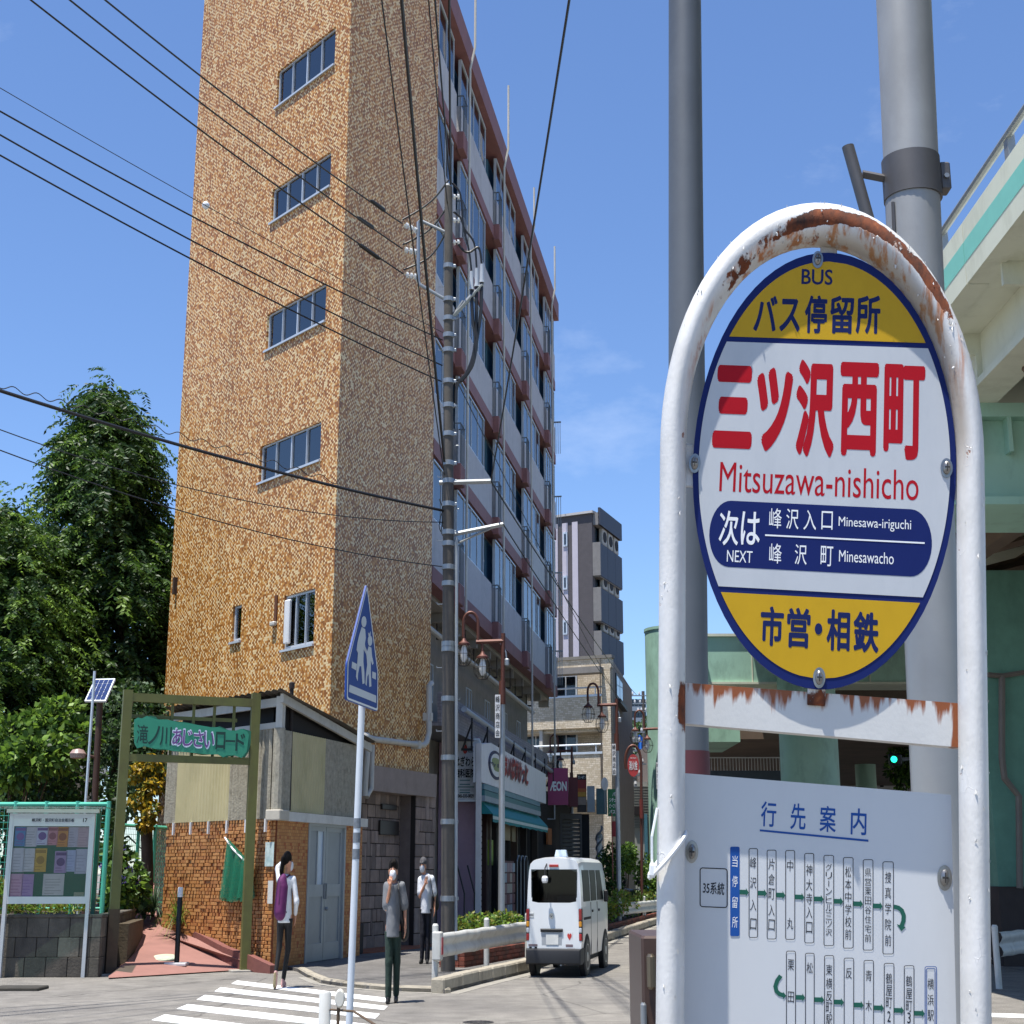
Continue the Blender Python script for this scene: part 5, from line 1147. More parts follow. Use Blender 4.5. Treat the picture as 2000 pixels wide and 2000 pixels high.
m = MB(Matrix.Translation(c)); m.prism([(-.005, .1), (.008, .1), (.03, .19), (.018, .2)], -.003, -.001); m.build('apple_stalk', W_['blk'], o)
# store fascia along the street wing
D0 = .34
def shop_rect(u0, v0, u1, v1, d=D0): return SF.sz(u0, v0, d) + SF.sz(u1, v1, d)
s0, zt0 = SF.sz(941, 1450, D0); s1, zt1 = SF.sz(1066, 1502, D0); zb0 = SF.sz(946, 1532, D0)[1]; zb1 = SF.sz(1066, 1568, D0)[1]
zT, zB = (zt0 + zt1) / 2, (zb0 + zb1) / 2
m = MB(SF.M); m.prism([(s0, zB), (s1, zB), (s1, zT - .1), (s0 + 3.4, zT), (s0 + 1.4, zT + .03), (s0, zT - .12)], .12, D0); fas = m.build('fascia_sign', mat('fascia_white', 'dfe2e6', .45, var=.05, dirt='b5b8bd', dirt_amt=.3), shop)
m = MB(SF.M); m.box(s0 - .05, s0, .2, D0, 0, zT - .1); m.build('party_wall', W_['white'], shop)
cc = SF.sz(968, 1495, D0); sw = SF.sz(982, 1495, D0)[0] - SF.sz(954, 1495, D0)[0]; hh = abs(SF.sz(968, 1467, D0)[1] - SF.sz(968, 1523, D0)[1])
def ellip(n, ks=1.0, kz=None): return [(cc[0] + sw / 2 * ks * math.cos(t), cc[1] + hh / 2 * (kz or ks) * math.sin(t)) for t in np.linspace(0, 2 * math.pi, n, endpoint=False)]
m = MB(SF.M); m.prism(ellip(28), D0, D0 + .02); m.build('emblem_ring', W_['navy'], fas); m = MB(SF.M); m.prism(ellip(28, .8), D0 + .01, D0 + .03); m.build('emblem_ground', W_['wprint'], fas)
m = MB(SF.M); m.prism([(cc[0] + sw * .3 * math.cos(t) * (1 + .2 * math.sin(3 * t)), cc[1] + hh * .02 + hh * .27 * math.sin(t) * (1 + .15 * math.cos(2 * t))) for t in np.linspace(0, 2 * math.pi, 24, endpoint=False)], D0 + .02, D0 + .036); m.build('emblem_leaf', mat('emblem_sage', '8a9a6a', .5), fas)
m = MB(SF.M); put_text(m, 'My Bas', cc[0] - sw * .5, cc[0] + sw * .5, cc[1] - hh * .1, cc[1] + hh * .06, D0 + .04, .03); m.build('lettering', W_['navy'], fas)
ta, tb = SF.sz(981, 1498, D0)[0], SF.sz(1030, 1515, D0)[0]; tz = (SF.sz(1005, 1472, D0)[1], SF.sz(1005, 1541, D0)[1])
m = MB(SF.M); put_text(m, 'まいばすけっと', ta, tb, tz[1] + .2, tz[0] - .12, D0 + .02, .06); m.build('lettering_outline', mat('letter_pale_red', 'a98a90', .5), fas)
m = MB(SF.M); put_text(m, 'まいばすけっと', ta + .1, tb - .1, tz[1] + .25, tz[0] - .17, D0 + .05, .03); m.build('lettering', mat('store_red', 'a01f2c', .5), fas)
for k, (c_, zz) in enumerate((('5f8796', zB - .02), ('2f6f78', zB - .18), ('8a9aa6', zB - .32))):
    m = MB(SF.M); m.box(s0 + .3, s1 - 1.6, .2, D0 + .02 + .01 * k, zz - .14, zz); m.build('shutter_case_stripe', mat('case_%s' % 'abc'[k], c_, .5), shop)
w0, w1 = s0 + .5, s1 - 1.2
m = MB(SF.M); n = 24; M_AWN = mat('awning_teal', '157f84', .7, var=.1, scale=3); za, zb_ = zB - .4, zB - .78
m.add([(w0 + (w1 - w0) * i / n, d, z) for i in range(n + 1) for d, z in ((.2, za), (.55, zb_), (.55, zb_ - .2 - .015 * math.sin(i * 2.2)))], [(i * 3 + j, i * 3 + 3 + j, i * 3 + 4 + j, i * 3 + 1 + j) for i in range(n) for j in (0, 1)]); aw = m.build('awning', M_AWN, shop)
m = MB(SF.M); m.box(w0, w1, .552, .562, zb_ - .13, zb_ - .05); m.build('valance_stripe', mat('valance_pale', 'bfd0cc', .7), aw)
m = MB(SF.M); m.add([(w0, .2, za), (w0, .55, zb_), (w0, .2, zb_)], [(0, 1, 2)]); m.build('awning_cheek', M_AWN, aw)
# dark shop front with posts, panels
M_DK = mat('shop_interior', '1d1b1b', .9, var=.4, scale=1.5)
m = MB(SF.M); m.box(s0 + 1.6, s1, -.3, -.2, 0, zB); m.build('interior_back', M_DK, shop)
for u, c_ in ((950, '3b2422'), (958, '6b5f58'), (970, '2e2a2a'), (1010, '4a3a30'), (1028, '2a2626'), (1050, '3a342e')):
    s = SF.sz(u, 1700, .1)[0]; m = MB(SF.M); m.box(s, s + .16, -.1, .1, 0, zB - .3); m.build('shopfront_post', mat('post_%s' % c_, c_, .6), shop)
for u0, u1, v0, v1, c_ in ((988, 999, 1602, 1642, '9c8f72'), (1003, 1014, 1602, 1645, '8f8368'), (1072, 1080, 1617, 1650, 'a05a24'), (1030, 1047, 1690, 1720, '1f5f4c'), (958, 966, 1640, 1690, '7d9a3c')):
    p, q = SF.sz(u0, v0, .1), SF.sz(u1, v1, .1); m = MB(SF.M); m.box(p[0], q[0], .0, .06, min(p[1], q[1]), max(p[1], q[1])); m.build('window_panel', mat('panel_%s' % c_, c_, .6, var=.15), shop)
o = thing('flyer_rack', 'pink magazine rack standing at the store front behind the lamp post', 'rack', tuple(SF.M @ Vector((SF.sz(995, 1750, .5)[0], .5, 0))))
r0 = SF.sz(986, 1670, .5)[0]; r1 = SF.sz(1007, 1670, .5)[0]
m = MB(SF.M); m.box(r0, r1, .42, .45, .1, 1.9); m.build('back', mat('rack_back', '6a4a4c', .7), o)
random.seed(2)
for i in range(6):
    for j in range(4):
        a_ = r0 + (r1 - r0) * (j + .08) / 4; b_ = r0 + (r1 - r0) * (j + .92) / 4; m = MB(SF.M); m.box(a_, b_, .45, .49, .2 + i * .28, .44 + i * .28); c_ = random.choice(['a58a90', '8f6a70', '9aa5b0', 'b0a59a', '7a4048']); m.build('flyer', mat('flyer_%s' % c_, c_, .5, var=.2, scale=20), o)
o = thing('trolley_rack', 'steel roll cage trolleys parked at the store front', 'trolley', tuple(SF.M @ Vector((SF.sz(1012, 1750, .5)[0], .45, 0))))
for k in range(3):
    s = SF.sz(1010 + k * 7, 1700, .5)[0]; m = MB(SF.M); m.tube([(s, .5, .1), (s, .5, 1.9), (s + .2, .5, 2.05), (s + .5, .5, 2.05), (s + .7, .5, 1.9), (s + .7, .5, .1)], .02, 6); m.build('frame_hoop', W_['steel'], o)
for u in (905, 925):
    p = at(u, 1700, 38.3); m = MB(); m.tube([at(u - 12, 1690, 38.3), at(u + 2, 1745, 38.3), Vector((at(u + 2, 1745, 38.3).x, 38.3, .05))], .02, 6); tag(m.build('hand_rail', mat('rail_dark', '3a3a3e', .5, .5)), 'thin steel stair handrail before the mauve wall, %s one' % ('left' if u == 905 else 'right'), 'handrail')
# projecting signs further along
o, a, b = facing('mall_sign', 1070, 1500, 1110, 1572, 53.0, .25, mat('aeon_magenta', '96205e', .4, var=.04), 'square magenta sign with white letters projecting from the store end', 'sign')
ftext('ÆON', 1074, 1526, 1107, 1545, 52.98, W_['wprint'], o, .04)
m = MB(); p = at(1083, 1572, 53.1); m.tube([p, p - Vector((0, 0, .5)), p - Vector((.25, 0, .5))], .03, 6); m.build('bracket', W_['steel'], o)
o, a, b = facing('restaurant_box_sign', 1110, 1518, 1129, 1575, 54.5, .6, mat('sign_maroon', '5f1a24', .5, var=.12), 'maroon illuminated box sign right of the magenta sign', 'sign')
o, a, b = facing('curry_sign', 1127, 1512, 1146, 1586, 55.0, .2, mat('sign_black', '241c1c', .5), 'tall narrow curry house sign with red and yellow bands', 'sign')
ftext('カレー&ナン', 1129, 1515, 1144, 1521, 54.98, W_['wprint'], o, .01)
for v0, v1, c_ in ((1523, 1540, '8e1d1d'), (1540, 1547, 'b0591c'), (1547, 1556, 'b98a2a'), (1557, 1572, '8f7f72')):
    p, q = at(1128.5, v0, 54.97), at(1144.5, v1, 54.97); m = MB(); m.box(p.x, q.x, 54.97, 54.99, q.z, p.z); m.build('colour_band', mat('band_%s' % c_, c_, .5, var=.2, scale=10), o)
o, a, b = facing('teal_shop_sign', 1165, 1540, 1186, 1590, 55.5, .3, mat('sign_teal_grey', '4a6a70', .5, var=.2, scale=3), 'teal grey shop sign left of the green menu board', 'sign')
o, a, b = facing('pale_shop_sign', 1147, 1535, 1162, 1586, 55.5, .3, mat('sign_pale_blue', 'a3acb4', .5, var=.2, scale=3), 'pale shop sign with white post between curry sign and teal sign', 'sign')
# dark lower fronts + shutters under the beige apartments
row = thing('shop_row', 'row of dark shuttered small shops below the beige apartments', 'shop', tuple(at(1130, 1790, 54)))
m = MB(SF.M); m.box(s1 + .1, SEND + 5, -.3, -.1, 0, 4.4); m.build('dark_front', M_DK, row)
m = MB(SF.M); m.box(21.9, SEND + 5.5, -.3, .4, 4.2, 4.5); m.build('canopy', mat('canopy_dark', '3c3a38', .8), row)
p, q = at(1098, 1600, 55.2), at(1133, 1690, 55.2)
m = MB(); m.box(p.x - .08, p.x, 55.1, 55.4, 0, p.z + .2); m.box(q.x, q.x + .08, 55.1, 55.4, 0, p.z + .2); m.box(p.x, q.x, 55.1, 55.4, p.z, p.z + .2); m.build('shutter_frame', mat('shutter_frame', '5e5a54', .6), row)
for k in range(24):
    z = .05 + (p.z - .05) * k / 24; m = MB(); m.bbox(p.x, q.x, 55.2, 55.26, z + .01, z + (p.z - .05) / 24 - .012, .02); m.build('shutter_slat', mat('shutter_slat', '6a655c', .6, .3, var=.15), row)
p, q = at(1136, 1590, 55.3), at(1152, 1690, 55.3); m = MB(); m.box(p.x, q.x, 55.3, 55.4, 0, p.z); m.build('entry', W_['dark'], row)
bp_ = at(1170.5, 1660, 54.0); bar = thing('barber_pole', 'grey and white striped barber pole before the shutters', 'barber pole', (bp_.x, bp_.y, 0))
m = MB(); m.lathe([(.1, .1), (.1, 2.8)], 12, (bp_.x, bp_.y, 0)); m.build('cylinder', W_['white'], bar, smooth=True)
for k in range(7):
    P = [(bp_.x + .104 * math.cos(t), bp_.y + .104 * math.sin(t), .3 + k * .35 + t * .12) for t in np.linspace(2.6, 2.6 + 4.2, 12)]; m = MB(); m.tube(P, .04, 5); m.build('stripe', mat('barber_grey', '6a7078', .5), bar)
m = MB(); m.lathe([(.13, 0), (.13, .1)], 12, (bp_.x, bp_.y, 0)); m.lathe([(.13, 2.8), (.12, 2.9), (.05, 3)], 12, (bp_.x, bp_.y, 0)); m.build('caps', W_['steel'], bar)
o, a, b = facing('menu_board', 1187, 1541, 1211, 1594, 50.5, .1, mat('menu_green', '1f6e42', .5, var=.06), 'green hanging menu board with white Japanese lettering by the second street lamp', 'sign')
for i, t in enumerate(('パン', 'シチュー', 'ビーフカレ', 'パスタ')): ftext(t, 1190 + (6 if i == 0 else 0), 1547 + i * 11.5, 1208, 1555 + i * 11.5, 50.48, W_['wprint'], o, .03)
os_ = at(1181, 1531, 52.0); m = MB(Matrix.Translation(os_)); m.lathe([(.05, -.04), (.2, -.03), (.2, .03), (.05, .04)], 20, (0, 0, 0), 'y'); o = m.build('oval_sign', W_['white']); tag(o, 'small white oval sign beside the green menu board', 'sign'); o.scale = (1, 1, 1)
for i in range(len(o.data.vertices)): pass
o.data.transform(Matrix.Translation(os_) @ Matrix.Diagonal((.62, 1, 1.12, 1)) @ Matrix.Translation(-os_))
m = MB(); m.tube([os_ + Vector((0, .05, -.2)), os_ + Vector((0, .05, -1.0))], .025, 6); m.build('bracket', W_['steel'], o)
o, a, b = facing('red_banner', 1196, 1604, 1206, 1634, 49.5, .03, mat('banner_red', '8e2a2e', .6, var=.1), 'red and white banner under the green menu board', 'banner')
m = MB(); p = at(1195, 1594, 49.6); m.tube([p + Vector((0, 0, .1)), Vector((p.x, p.y, .2))], .02, 6); m.build('banner_pole', mat('banner_pole', '9a5a50', .6), o)
# fire hydrant sign
HP = gnd(1255, 1800, .05); HP = at(1253, 1750, 47.0); HP.z = .05
hy = thing('hydrant_sign', 'round red fire hydrant sign in a looped brown pole', 'traffic sign', tuple(HP))
c = at(1236.8, 1495, 47.0)
xr = (at(1248, 1495, 47).x - c.x); zr = c.z - at(1237, 1517, 47).z
loop = [HP, at(1253, 1600, 47), at(1252.5, 1510, 47)] + [Vector((c.x + (xr * 1.38) * math.cos(t), 47, c.z + .12 + zr * 1.45 * math.sin(t))) for t in np.linspace(.1, math.pi * 1.15, 14)]
m = MB(); m.tube(loop, .045, 7); m.build('pole', M_BR, hy, smooth=True)
m = MB(Matrix.Translation(c)); m.prism([(xr * math.cos(t), zr * math.sin(t)) for t in np.linspace(0, 2 * math.pi, 28, endpoint=False)], -.03, 0); pl_ = m.build('plate', mat('hydrant_red', 'b13a3a', .5, var=.05), hy)
ftext('消火栓', 1228.5, 1486, 1245, 1504, 46.965, W_['wprint'], pl_, .02); ftext('FIRE HYDRANT', 1231, 1479, 1243, 1482, 46.965, W_['wprint'], pl_, .0)
m = MB(); q = at(1252.8, 1580, 46.95); m.lathe([(.06, -.3), (.06, .3)], 8, tuple(q)); m.build('pole_band', mat('band_rust', '6d2b24', .6), hy)
# ================================================================== FAR END OF THE STREET
far = thing('hill_apartments', 'dark blue grey apartment block on the hill at the end of the street', 'building', tuple(at(1245, 1480, 150)))
a, b = at(1231, 1366, 150), at(1264, 1480, 150)
m = MB(); m.box(a.x, b.x, 150, 165, b.z, a.z); m.build('wall', mat('far_slate', '5f6a78', .8, var=.2, scale=.4), far)
for i in range(5):
    z = b.z + (a.z - b.z) * (i + .35) / 5.2
    m = MB(); m.box(a.x, b.x - .3, 149.6, 150, z - .25, z + .2); m.build('balcony', mat('far_pale', '7d8894', .8), far)
    for k in range(4):
        x = a.x + (b.x - a.x) * (k + .15) / 4; m = MB(); m.box(x, x + .28, 149.9, 149.98, z + .3, z + 1.0); m.build('window', M_BGL, far)
mid = thing('street_end_building', 'grey louvred building with blue door at the end of the street', 'building', tuple(at(1250, 1690, 88)))
a, b = at(1232, 1527, 88), at(1285, 1700, 88)
m = MB(); m.box(a.x, b.x, 88, 96, 0, a.z); m.build('wall', mat('end_grey', '8d8d86', .85, var=.15, scale=.8), mid)
for k in range(16):
    m = MB(); z = a.z - .25 - k * .16; m.box(a.x + .1, b.x, 87.9, 88, z - .06, z); m.build('louvre', mat('louvre_grey', '75766f', .7), mid)
p, q = at(1234, 1575, 87.8), at(1256, 1592, 87.8); m = MB(); m.box(p.x, q.x, 87.7, 87.95, q.z, p.z); m.build('name_board', mat('dark_plate', ''), mid)
p, q = at(1258, 1590, 87.8), at(1266, 1690, 87.8); m = MB(); m.box(p.x, q.x, 87.7, 87.95, 0, p.z); m.build('blue_door', mat('door_blue', '3f6b7a', .5), mid)
up = thing('white_stair_block', 'white railing and stair block above the louvred building', 'building', tuple(at(1250, 1530, 95)))
a, b = at(1229, 1478, 96), at(1270, 1530, 96); m = MB(); m.box(a.x, b.x, 96, 100, 0, a.z); m.build('wall', mat('far_white', 'b5b8ba', .8, var=.1), up)
for k in range(6):
    m = MB(); z = b.z + (a.z - b.z) * k / 6; m.box(a.x, b.x, 95.7, 95.9, z, z + .09); m.build('rail', mat('rail_grey', ''), up)
p, q = at(1246, 1437, 120), at(1262, 1465, 120); m = MB(); n = 8
m.add([(p.x + (q.x - p.x) * i / n, 120 + .15 * math.sin(i * 1.7), z + .1 * math.sin(i)) for i in range(n + 1) for z in (q.z, (p.z + q.z) / 2, p.z)], [(i * 3 + j, i * 3 + 3 + j, i * 3 + 4 + j, i * 3 + j + 1) for i in range(n) for j in (0, 1)]); tag(m.build('blue_tarpaulin', mat('tarp_blue', '2b6fc0', .6, var=.1), smooth=True), 'bright blue tarpaulin on the far hillside', 'tarpaulin')
m = MB(); m.add([(at(1205, 1700, 84).x, 84, .02), (at(1330, 1700, 84).x, 84, .02), (at(1300, 1500, 130).x, 130, 6), (at(1200, 1500, 130).x, 130, 6), (at(1290, 1500, 170).x, 170, 17), (at(1180, 1500, 170).x, 170, 17)], [(0, 1, 2, 3), (3, 2, 4, 5)]); struct(m.build('hill', mat('hill_grass', '4c5a32', .95, var=.35, scale=.3)))
def far_pole(u, v, Y, base, label):
    t = thing('far_utility_pole', label, 'utility pole', (at(u, v, Y).x, Y, base)); p = at(u, v, Y); m = MB(); m.tube([Vector((p.x, Y, base)), p], .12, 7); m.build('shaft', M_PC, t)
    for dz, w in ((.3, 1.0), (.9, .8), (1.5, .5)):
        m = MB(); m.box(p.x - w, p.x + w, Y - .1, Y + .05, p.z - dz - .08, p.z - dz); m.build('cross_arm', W_['steel'], t)
        for s in (-.8, -.3, .3, .8):
            m = MB(); m.lathe([(.05, 0), (.08, .1), (.05, .25)], 6, (p.x + s * w, Y - .05, p.z - dz)); m.build('insulator', M_INS, t)
    return t
far_pole(1256, 1350, 110, 0, 'distant utility pole with crossarms above the street end'); far_pole(1229, 1420, 95, 0, 'distant utility pole close to the beige apartment wall'); far_pole(1226, 1480, 80, 0, 'lower distant pole left of the hydrant sign')
# scooter and bicycle
def wheel(m, c, r_, w): m.lathe([(r_ * .55, -w / 2), (r_ * .92, -w / 2), (r_, -w / 4), (r_, w / 4), (r_ * .92, w / 2), (r_ * .55, w / 2)], 16, c, 'x')
sg0 = gnd(1224, 1790, .05); sg0 = at(1224, 1755, 46.5)
sc_ = thing('scooter', 'black scooter with orange light parked behind the guard rail', 'scooter', (sg0.x, sg0.y, .05), rz=R(-25), scale=(.8, 1, 1))
for y in (-.6, .6): m = MB(); wheel(m, (0, y, .24), .24, .1); m.build('wheel', W_['black'], sc_, False, True)
M_SC = mat('scooter_black', '16161a', .3, var=.1)
m = MB(); m.loft([[(-w, y, z0), (w, y, z0), (w * .9, y, z1), (-w * .9, y, z1)] for y, w, z0, z1 in ((-.85, .06, .5, .62), (-.5, .16, .35, .75), (-.1, .15, .3, .72), (.1, .12, .22, .32), (.35, .14, .22, .34), (.5, .16, .3, .95), (.6, .1, .5, 1.0))]); m.build('body', M_SC, sc_, False, True)
m = MB(); m.bbox(-.15, .15, -.6, .02, .75, .83, .04); m.build('seat', mat('seat_black', '0f0f10', .6), sc_, False, True)
m = MB(); m.tube([(-.3, .5, 1.03), (0, .55, 1.0), (.3, .5, 1.03)], .025, 6); m.build('handlebar', W_['steel'], sc_, False)
for s in (-1, 1): m = MB(); m.tube([(s * .22, .5, 1.03), (s * .28, .48, 1.2)], .01, 5); m.lathe([(.06, 0), (.06, .02)], 10, (s * .3, .46, 1.24), 'y'); m.build('mirror', M_SC, sc_, False)
m = MB(); m.bbox(-.09, .09, -.9, -.84, .5, .62, .02); m.build('tail_light', mat('lamp_orange', 'b5501c', .3), sc_, False)
# ================================================================== ELEVATED EXPRESSWAY on the right
M_OVG = mat('overpass_green', '9cc2ae', .55, var=.1, scale=.8, dirt='5f7868', dirt_amt=.55, dscale=1.3); M_OVC = mat('overpass_cream', 'cfd1bd', .6, var=.08, scale=.6, dirt='a5a58f', dirt_amt=.45); M_OVT = mat('overpass_teal', '7cc4b4', .5, var=.06)
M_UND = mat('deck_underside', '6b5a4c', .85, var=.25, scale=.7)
ov = thing('elevated_expressway', 'pale green steel elevated expressway on round columns at the right', 'overpass', (6, 15, 0))
x0 = 5.1
M_SG = MB(); 
for k in range(14):
    y0, y1 = -4 + k * 2.4, -4 + (k + 1) * 2.4 - .02
    m = MB(); m.box(x0, x0 + .25, y0, y1, 8.0, 8.25); m.build('fascia_panel', M_OVC, ov); m = MB(); m.box(x0 - .004, x0 + .25, y0, y1, 8.25, 8.5); m.build('fascia_stripe', M_OVT, ov); m = MB(); m.box(x0, x0 + .25, y0, y1, 8.5, 8.74); m.build('fascia_panel', M_OVC, ov)
    m = MB(); m.box(x0 + .08, x0 + .16, y0 + 1, y0 + 1.12, 8.74, 9.1); m.build('rail_post', W_['steel'], ov)
m = MB(); m.tube([(x0 + .1, -4, 9.1), (x0 + .1, 29.5, 9.1)], .045, 8); m.build('hand_rail', W_['steel'], ov)
m = MB(); m.box(x0 + .25, 20, -4, 30.98, 8.02, 8.5); m.build('deck', M_OVC, ov)
m = MB(); m.box(5.75, 6.0, -4, 29.6, 7.42, 8.02); m.build('girder', M_OVC, ov); m = MB(); m.box(5.65, 6.1, -4, 29.6, 7.33, 7.42); m.build('girder_flange', M_OVC, ov)
for y in np.arange(-3, 29, 2.2):
    m = MB(); m.box(5.3, 5.75, y, y + .06, 7.75, 8.02); m.box(5.68, 5.75, y, y + .06, 7.42, 7.75); m.build('stiffener', M_OVC, ov)
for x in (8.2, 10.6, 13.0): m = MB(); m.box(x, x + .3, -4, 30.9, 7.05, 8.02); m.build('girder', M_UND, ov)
for y in np.arange(1, 29, 3.0):
    m = MB(); m.tube([(6.0, y, 7.3), (8.2, y + 1.2, 7.7)], .09, 6); m.build('lateral_brace', M_UND, ov); m = MB(); m.tube([(8.4, y + 1.5, 7.3), (10.6, y, 7.7)], .09, 6); m.build('lateral_brace', M_UND, ov)
# near pier head
m = MB(); m.box(5.45, 14, 17.4, 18.9, 7.15, 7.33); m.build('pier_top_flange', M_OVG, ov)
m = MB(); m.box(5.5, 14, 17.6, 18.7, 6.1, 7.15); m.build('pier_head', M_OVG, ov); m = MB(); m.box(5.45, 14, 17.35, 18.9, 6.0, 6.1); m.build('pier_flange', M_OVG, ov)
for x in np.arange(5.8, 12, .42): m = MB(); m.box(x, x + .05, 17.42, 17.6, 6.7, 7.15); m.build('rib', M_OVG, ov)
m = MB(); m.box(8.6, 13, 26.5, 29, 1.35, 7.05); m.build('pier_wall', mat('pier_green', '5f8a78', .7, var=.12, dirt='3f5f54', dirt_amt=.4), ov); m = MB(); m.box(8.58, 13.02, 26.45, 29.05, 0, 1.35); m.build('pier_base', mat('pier_brown', '3a3230', .85, var=.2), ov)
m = MB(); p = at(1957, 1320, 26.4); m.tube([p, at(1957, 1480, 26.3), at(1962, 1520, 26.3), at(1990, 1555, 26.3), at(1992, 1735, 26.3)], .06, 7); m.tube([at(1930, 1318, 26.35), p, at(2010, 1312, 26.35)], .05, 6); m.build('down_pipe', mat('pipe_brown', ''), ov)
# far portal with two round columns
PY = 52.0
for u0, u1, vt in ((1265, 1378, 1236), (1525, 1638, 1300)):
    a, b = at(u0, 1500, PY), at(u1, 1500, PY); r_ = (b.x - a.x) / 2; zt = at((u0 + u1) / 2, vt, PY).z
    m = MB(); m.lathe([(r_, 0), (r_, zt), (r_ * 1.03, zt + .02), (r_ * 1.03, zt + .12), (.05, zt + .14)], 28, ((a.x + b.x) / 2, PY, 0)); m.build('column', M_OVG, ov, smooth=True)
a, b = at(1340, 1243, PY + .3), at(1900, 1332, PY + .3)
m = MB(); m.box(a.x, b.x + 6, PY + .35, PY + 2.0, b.z, a.z); m.build('portal_beam', M_OVG, ov); m = MB(); m.box(a.x, b.x + 6, PY + .25, PY + 2.1, a.z, a.z + .1); m.build('beam_flange', M_OVC, ov); m = MB(); m.box(a.x, b.x + 6, PY + .25, PY + 2.1, b.z - .08, b.z); m.build('beam_flange', M_OVC, ov)
for u in (1470, 1560, 1700): p = at(u, 1280, PY); m = MB(); m.box(p.x, p.x + .04, PY + .32, PY + .36, b.z, a.z); m.build('beam_seam', M_OVC, ov)
p, q = at(1384, 1418, PY + 4), at(1446, 1449, PY + 4); m = MB(); m.box(at(1330, 1418, PY + 4).x, q.x, PY + 4, PY + 9, q.z, p.z); m.build('lower_beam', M_OVG, ov)
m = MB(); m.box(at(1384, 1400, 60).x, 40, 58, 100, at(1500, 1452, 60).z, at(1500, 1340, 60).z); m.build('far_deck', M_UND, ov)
for x in (13, 16, 19): m = MB(); m.box(x, x + .5, 31, 40, 7.0, 8.0); m.build('girder', M_UND, ov)
stn = [(5.1, 30.98, 8.0), (5.75, 34.5, 8.25), (6.7, 40, 8.9), (7.7, 46, 9.7), (8.5, 52, 10.45), (10.2, 64, 11.2), (14, 100, 12)]
for (xa, ya, za_), (xb, yb_, zb2) in zip(stn[:-1], stn[1:]):
    for w0_, w1_, h0_, h1_, mt, nm in ((0, .25, 0, .25, M_OVC, 'fascia_panel'), (-.004, .25, .25, .5, M_OVT, 'fascia_stripe'), (0, .25, .5, .74, M_OVC, 'fascia_panel'), (.25, 15, .02, .5, M_UND, 'deck')):
        m = MB(); m.loft([[(x_ + w0_, y_, z_ + h0_), (x_ + w1_, y_, z_ + h0_), (x_ + w1_, y_, z_ + h1_), (x_ + w0_, y_, z_ + h1_)] for x_, y_, z_ in ((xa, ya, za_), (xb, yb_, zb2))]); m.build(nm, mt, ov)
    m = MB(); m.tube([(xa + .1, ya, za_ + 1.1), (xb + .1, yb_, zb2 + 1.1)], .045, 8); m.build('hand_rail', W_['steel'], ov)
a = at(1690, 1500, 72); m = MB(); m.lathe([(.5, 0), (.5, 9)], 18, (a.x, 72, 0)); m.build('column', M_OVG, ov, smooth=True)
rw = thing('underpass_railing', 'white railing on a dark retaining wall under the expressway', 'railing', tuple(at(1450, 1520, 66)))
a, b = at(1384, 1505, 66), at(1535, 1505, 66); m = MB(); m.box(a.x, b.x, 66, 66.4, 0, a.z); m.build('retaining_wall', mat('wall_slate', '4a5560', .8, var=.15), rw)
for k in range(26): x = a.x + (b.x - a.x) * k / 25; m = MB(); m.box(x - .012, x + .012, 66, 66.03, a.z, a.z + .55); m.build('baluster', W_['white'], rw)
m = MB(); m.box(a.x, b.x, 66, 66.05, a.z + .55, a.z + .6); m.build('rail', W_['white'], rw)
hs = thing('white_house', 'white house with grey roof seen under the expressway', 'building', tuple(at(1730, 1560, 90)))
a, b = at(1640, 1440, 90), at(1780, 1600, 90); m = MB(); m.box(a.x, b.x, 90, 96, 0, a.z); m.build('wall', mat('house_white', 'c9c9c6', .8, var=.06), hs); m = MB(); m.prism([(a.x - .3, at(1700, 1512, 90).z), (b.x, at(1700, 1512, 90).z), (b.x, at(1700, 1500, 90).z), (a.x - .1, at(1700, 1500, 90).z)], 89, 90); m.build('lower_roof', mat('house_roof', '6d6f72', .7), hs)
p, q = at(1719, 1527, 89.9), at(1726, 1537, 89.9); m = MB(); m.box(p.x, q.x, 89.9, 90.05, q.z, p.z); m.build('window', W_['dark'], hs)
tl_ = thing('traffic_light', 'traffic light showing green seen through the bus stop frame', 'traffic light', tuple(at(1752, 1560, 42)))
a, b = at(1737, 1472, 42), at(1763, 1494, 42); m = MB(); m.bbox(a.x, b.x, 42, 42.2, b.z, a.z, .04); m.build('housing', W_['black'], tl_)
c = at(1746, 1483, 42); m = MB(); m.lathe([(.085, -.02), (.09, 0), (.06, .02)], 16, (c.x, 42, c.z), 'y'); m.build('green_lens', mat('signal_green', '18d8a0', .3, emit=3.0), tl_)
m = MB(); m.tube([at(1763, 1483, 42.1), at(1800, 1480, 42.1), Vector((at(1800, 1480, 42.1).x, 42.1, 0))], .06, 7); m.build('mast', W_['steel'], tl_)
G4, G5 = at(1940, 1780, 21.5), at(2080, 1780, 24.5); G4.z = G5.z = 0
guardrail(G4, G5, 'shaded guard rail under the expressway at the right edge', endcap=False, zc=.6)
m = MB(); a = gnd(1905, 1985, .004); b = gnd(2080, 1990, .004); m.slab([(a.x, a.y), (b.x, b.y), (b.x, b.y + .5), (a.x, a.y + .5)], .001, .004); m.build('lane_line', M_PAINT, road)
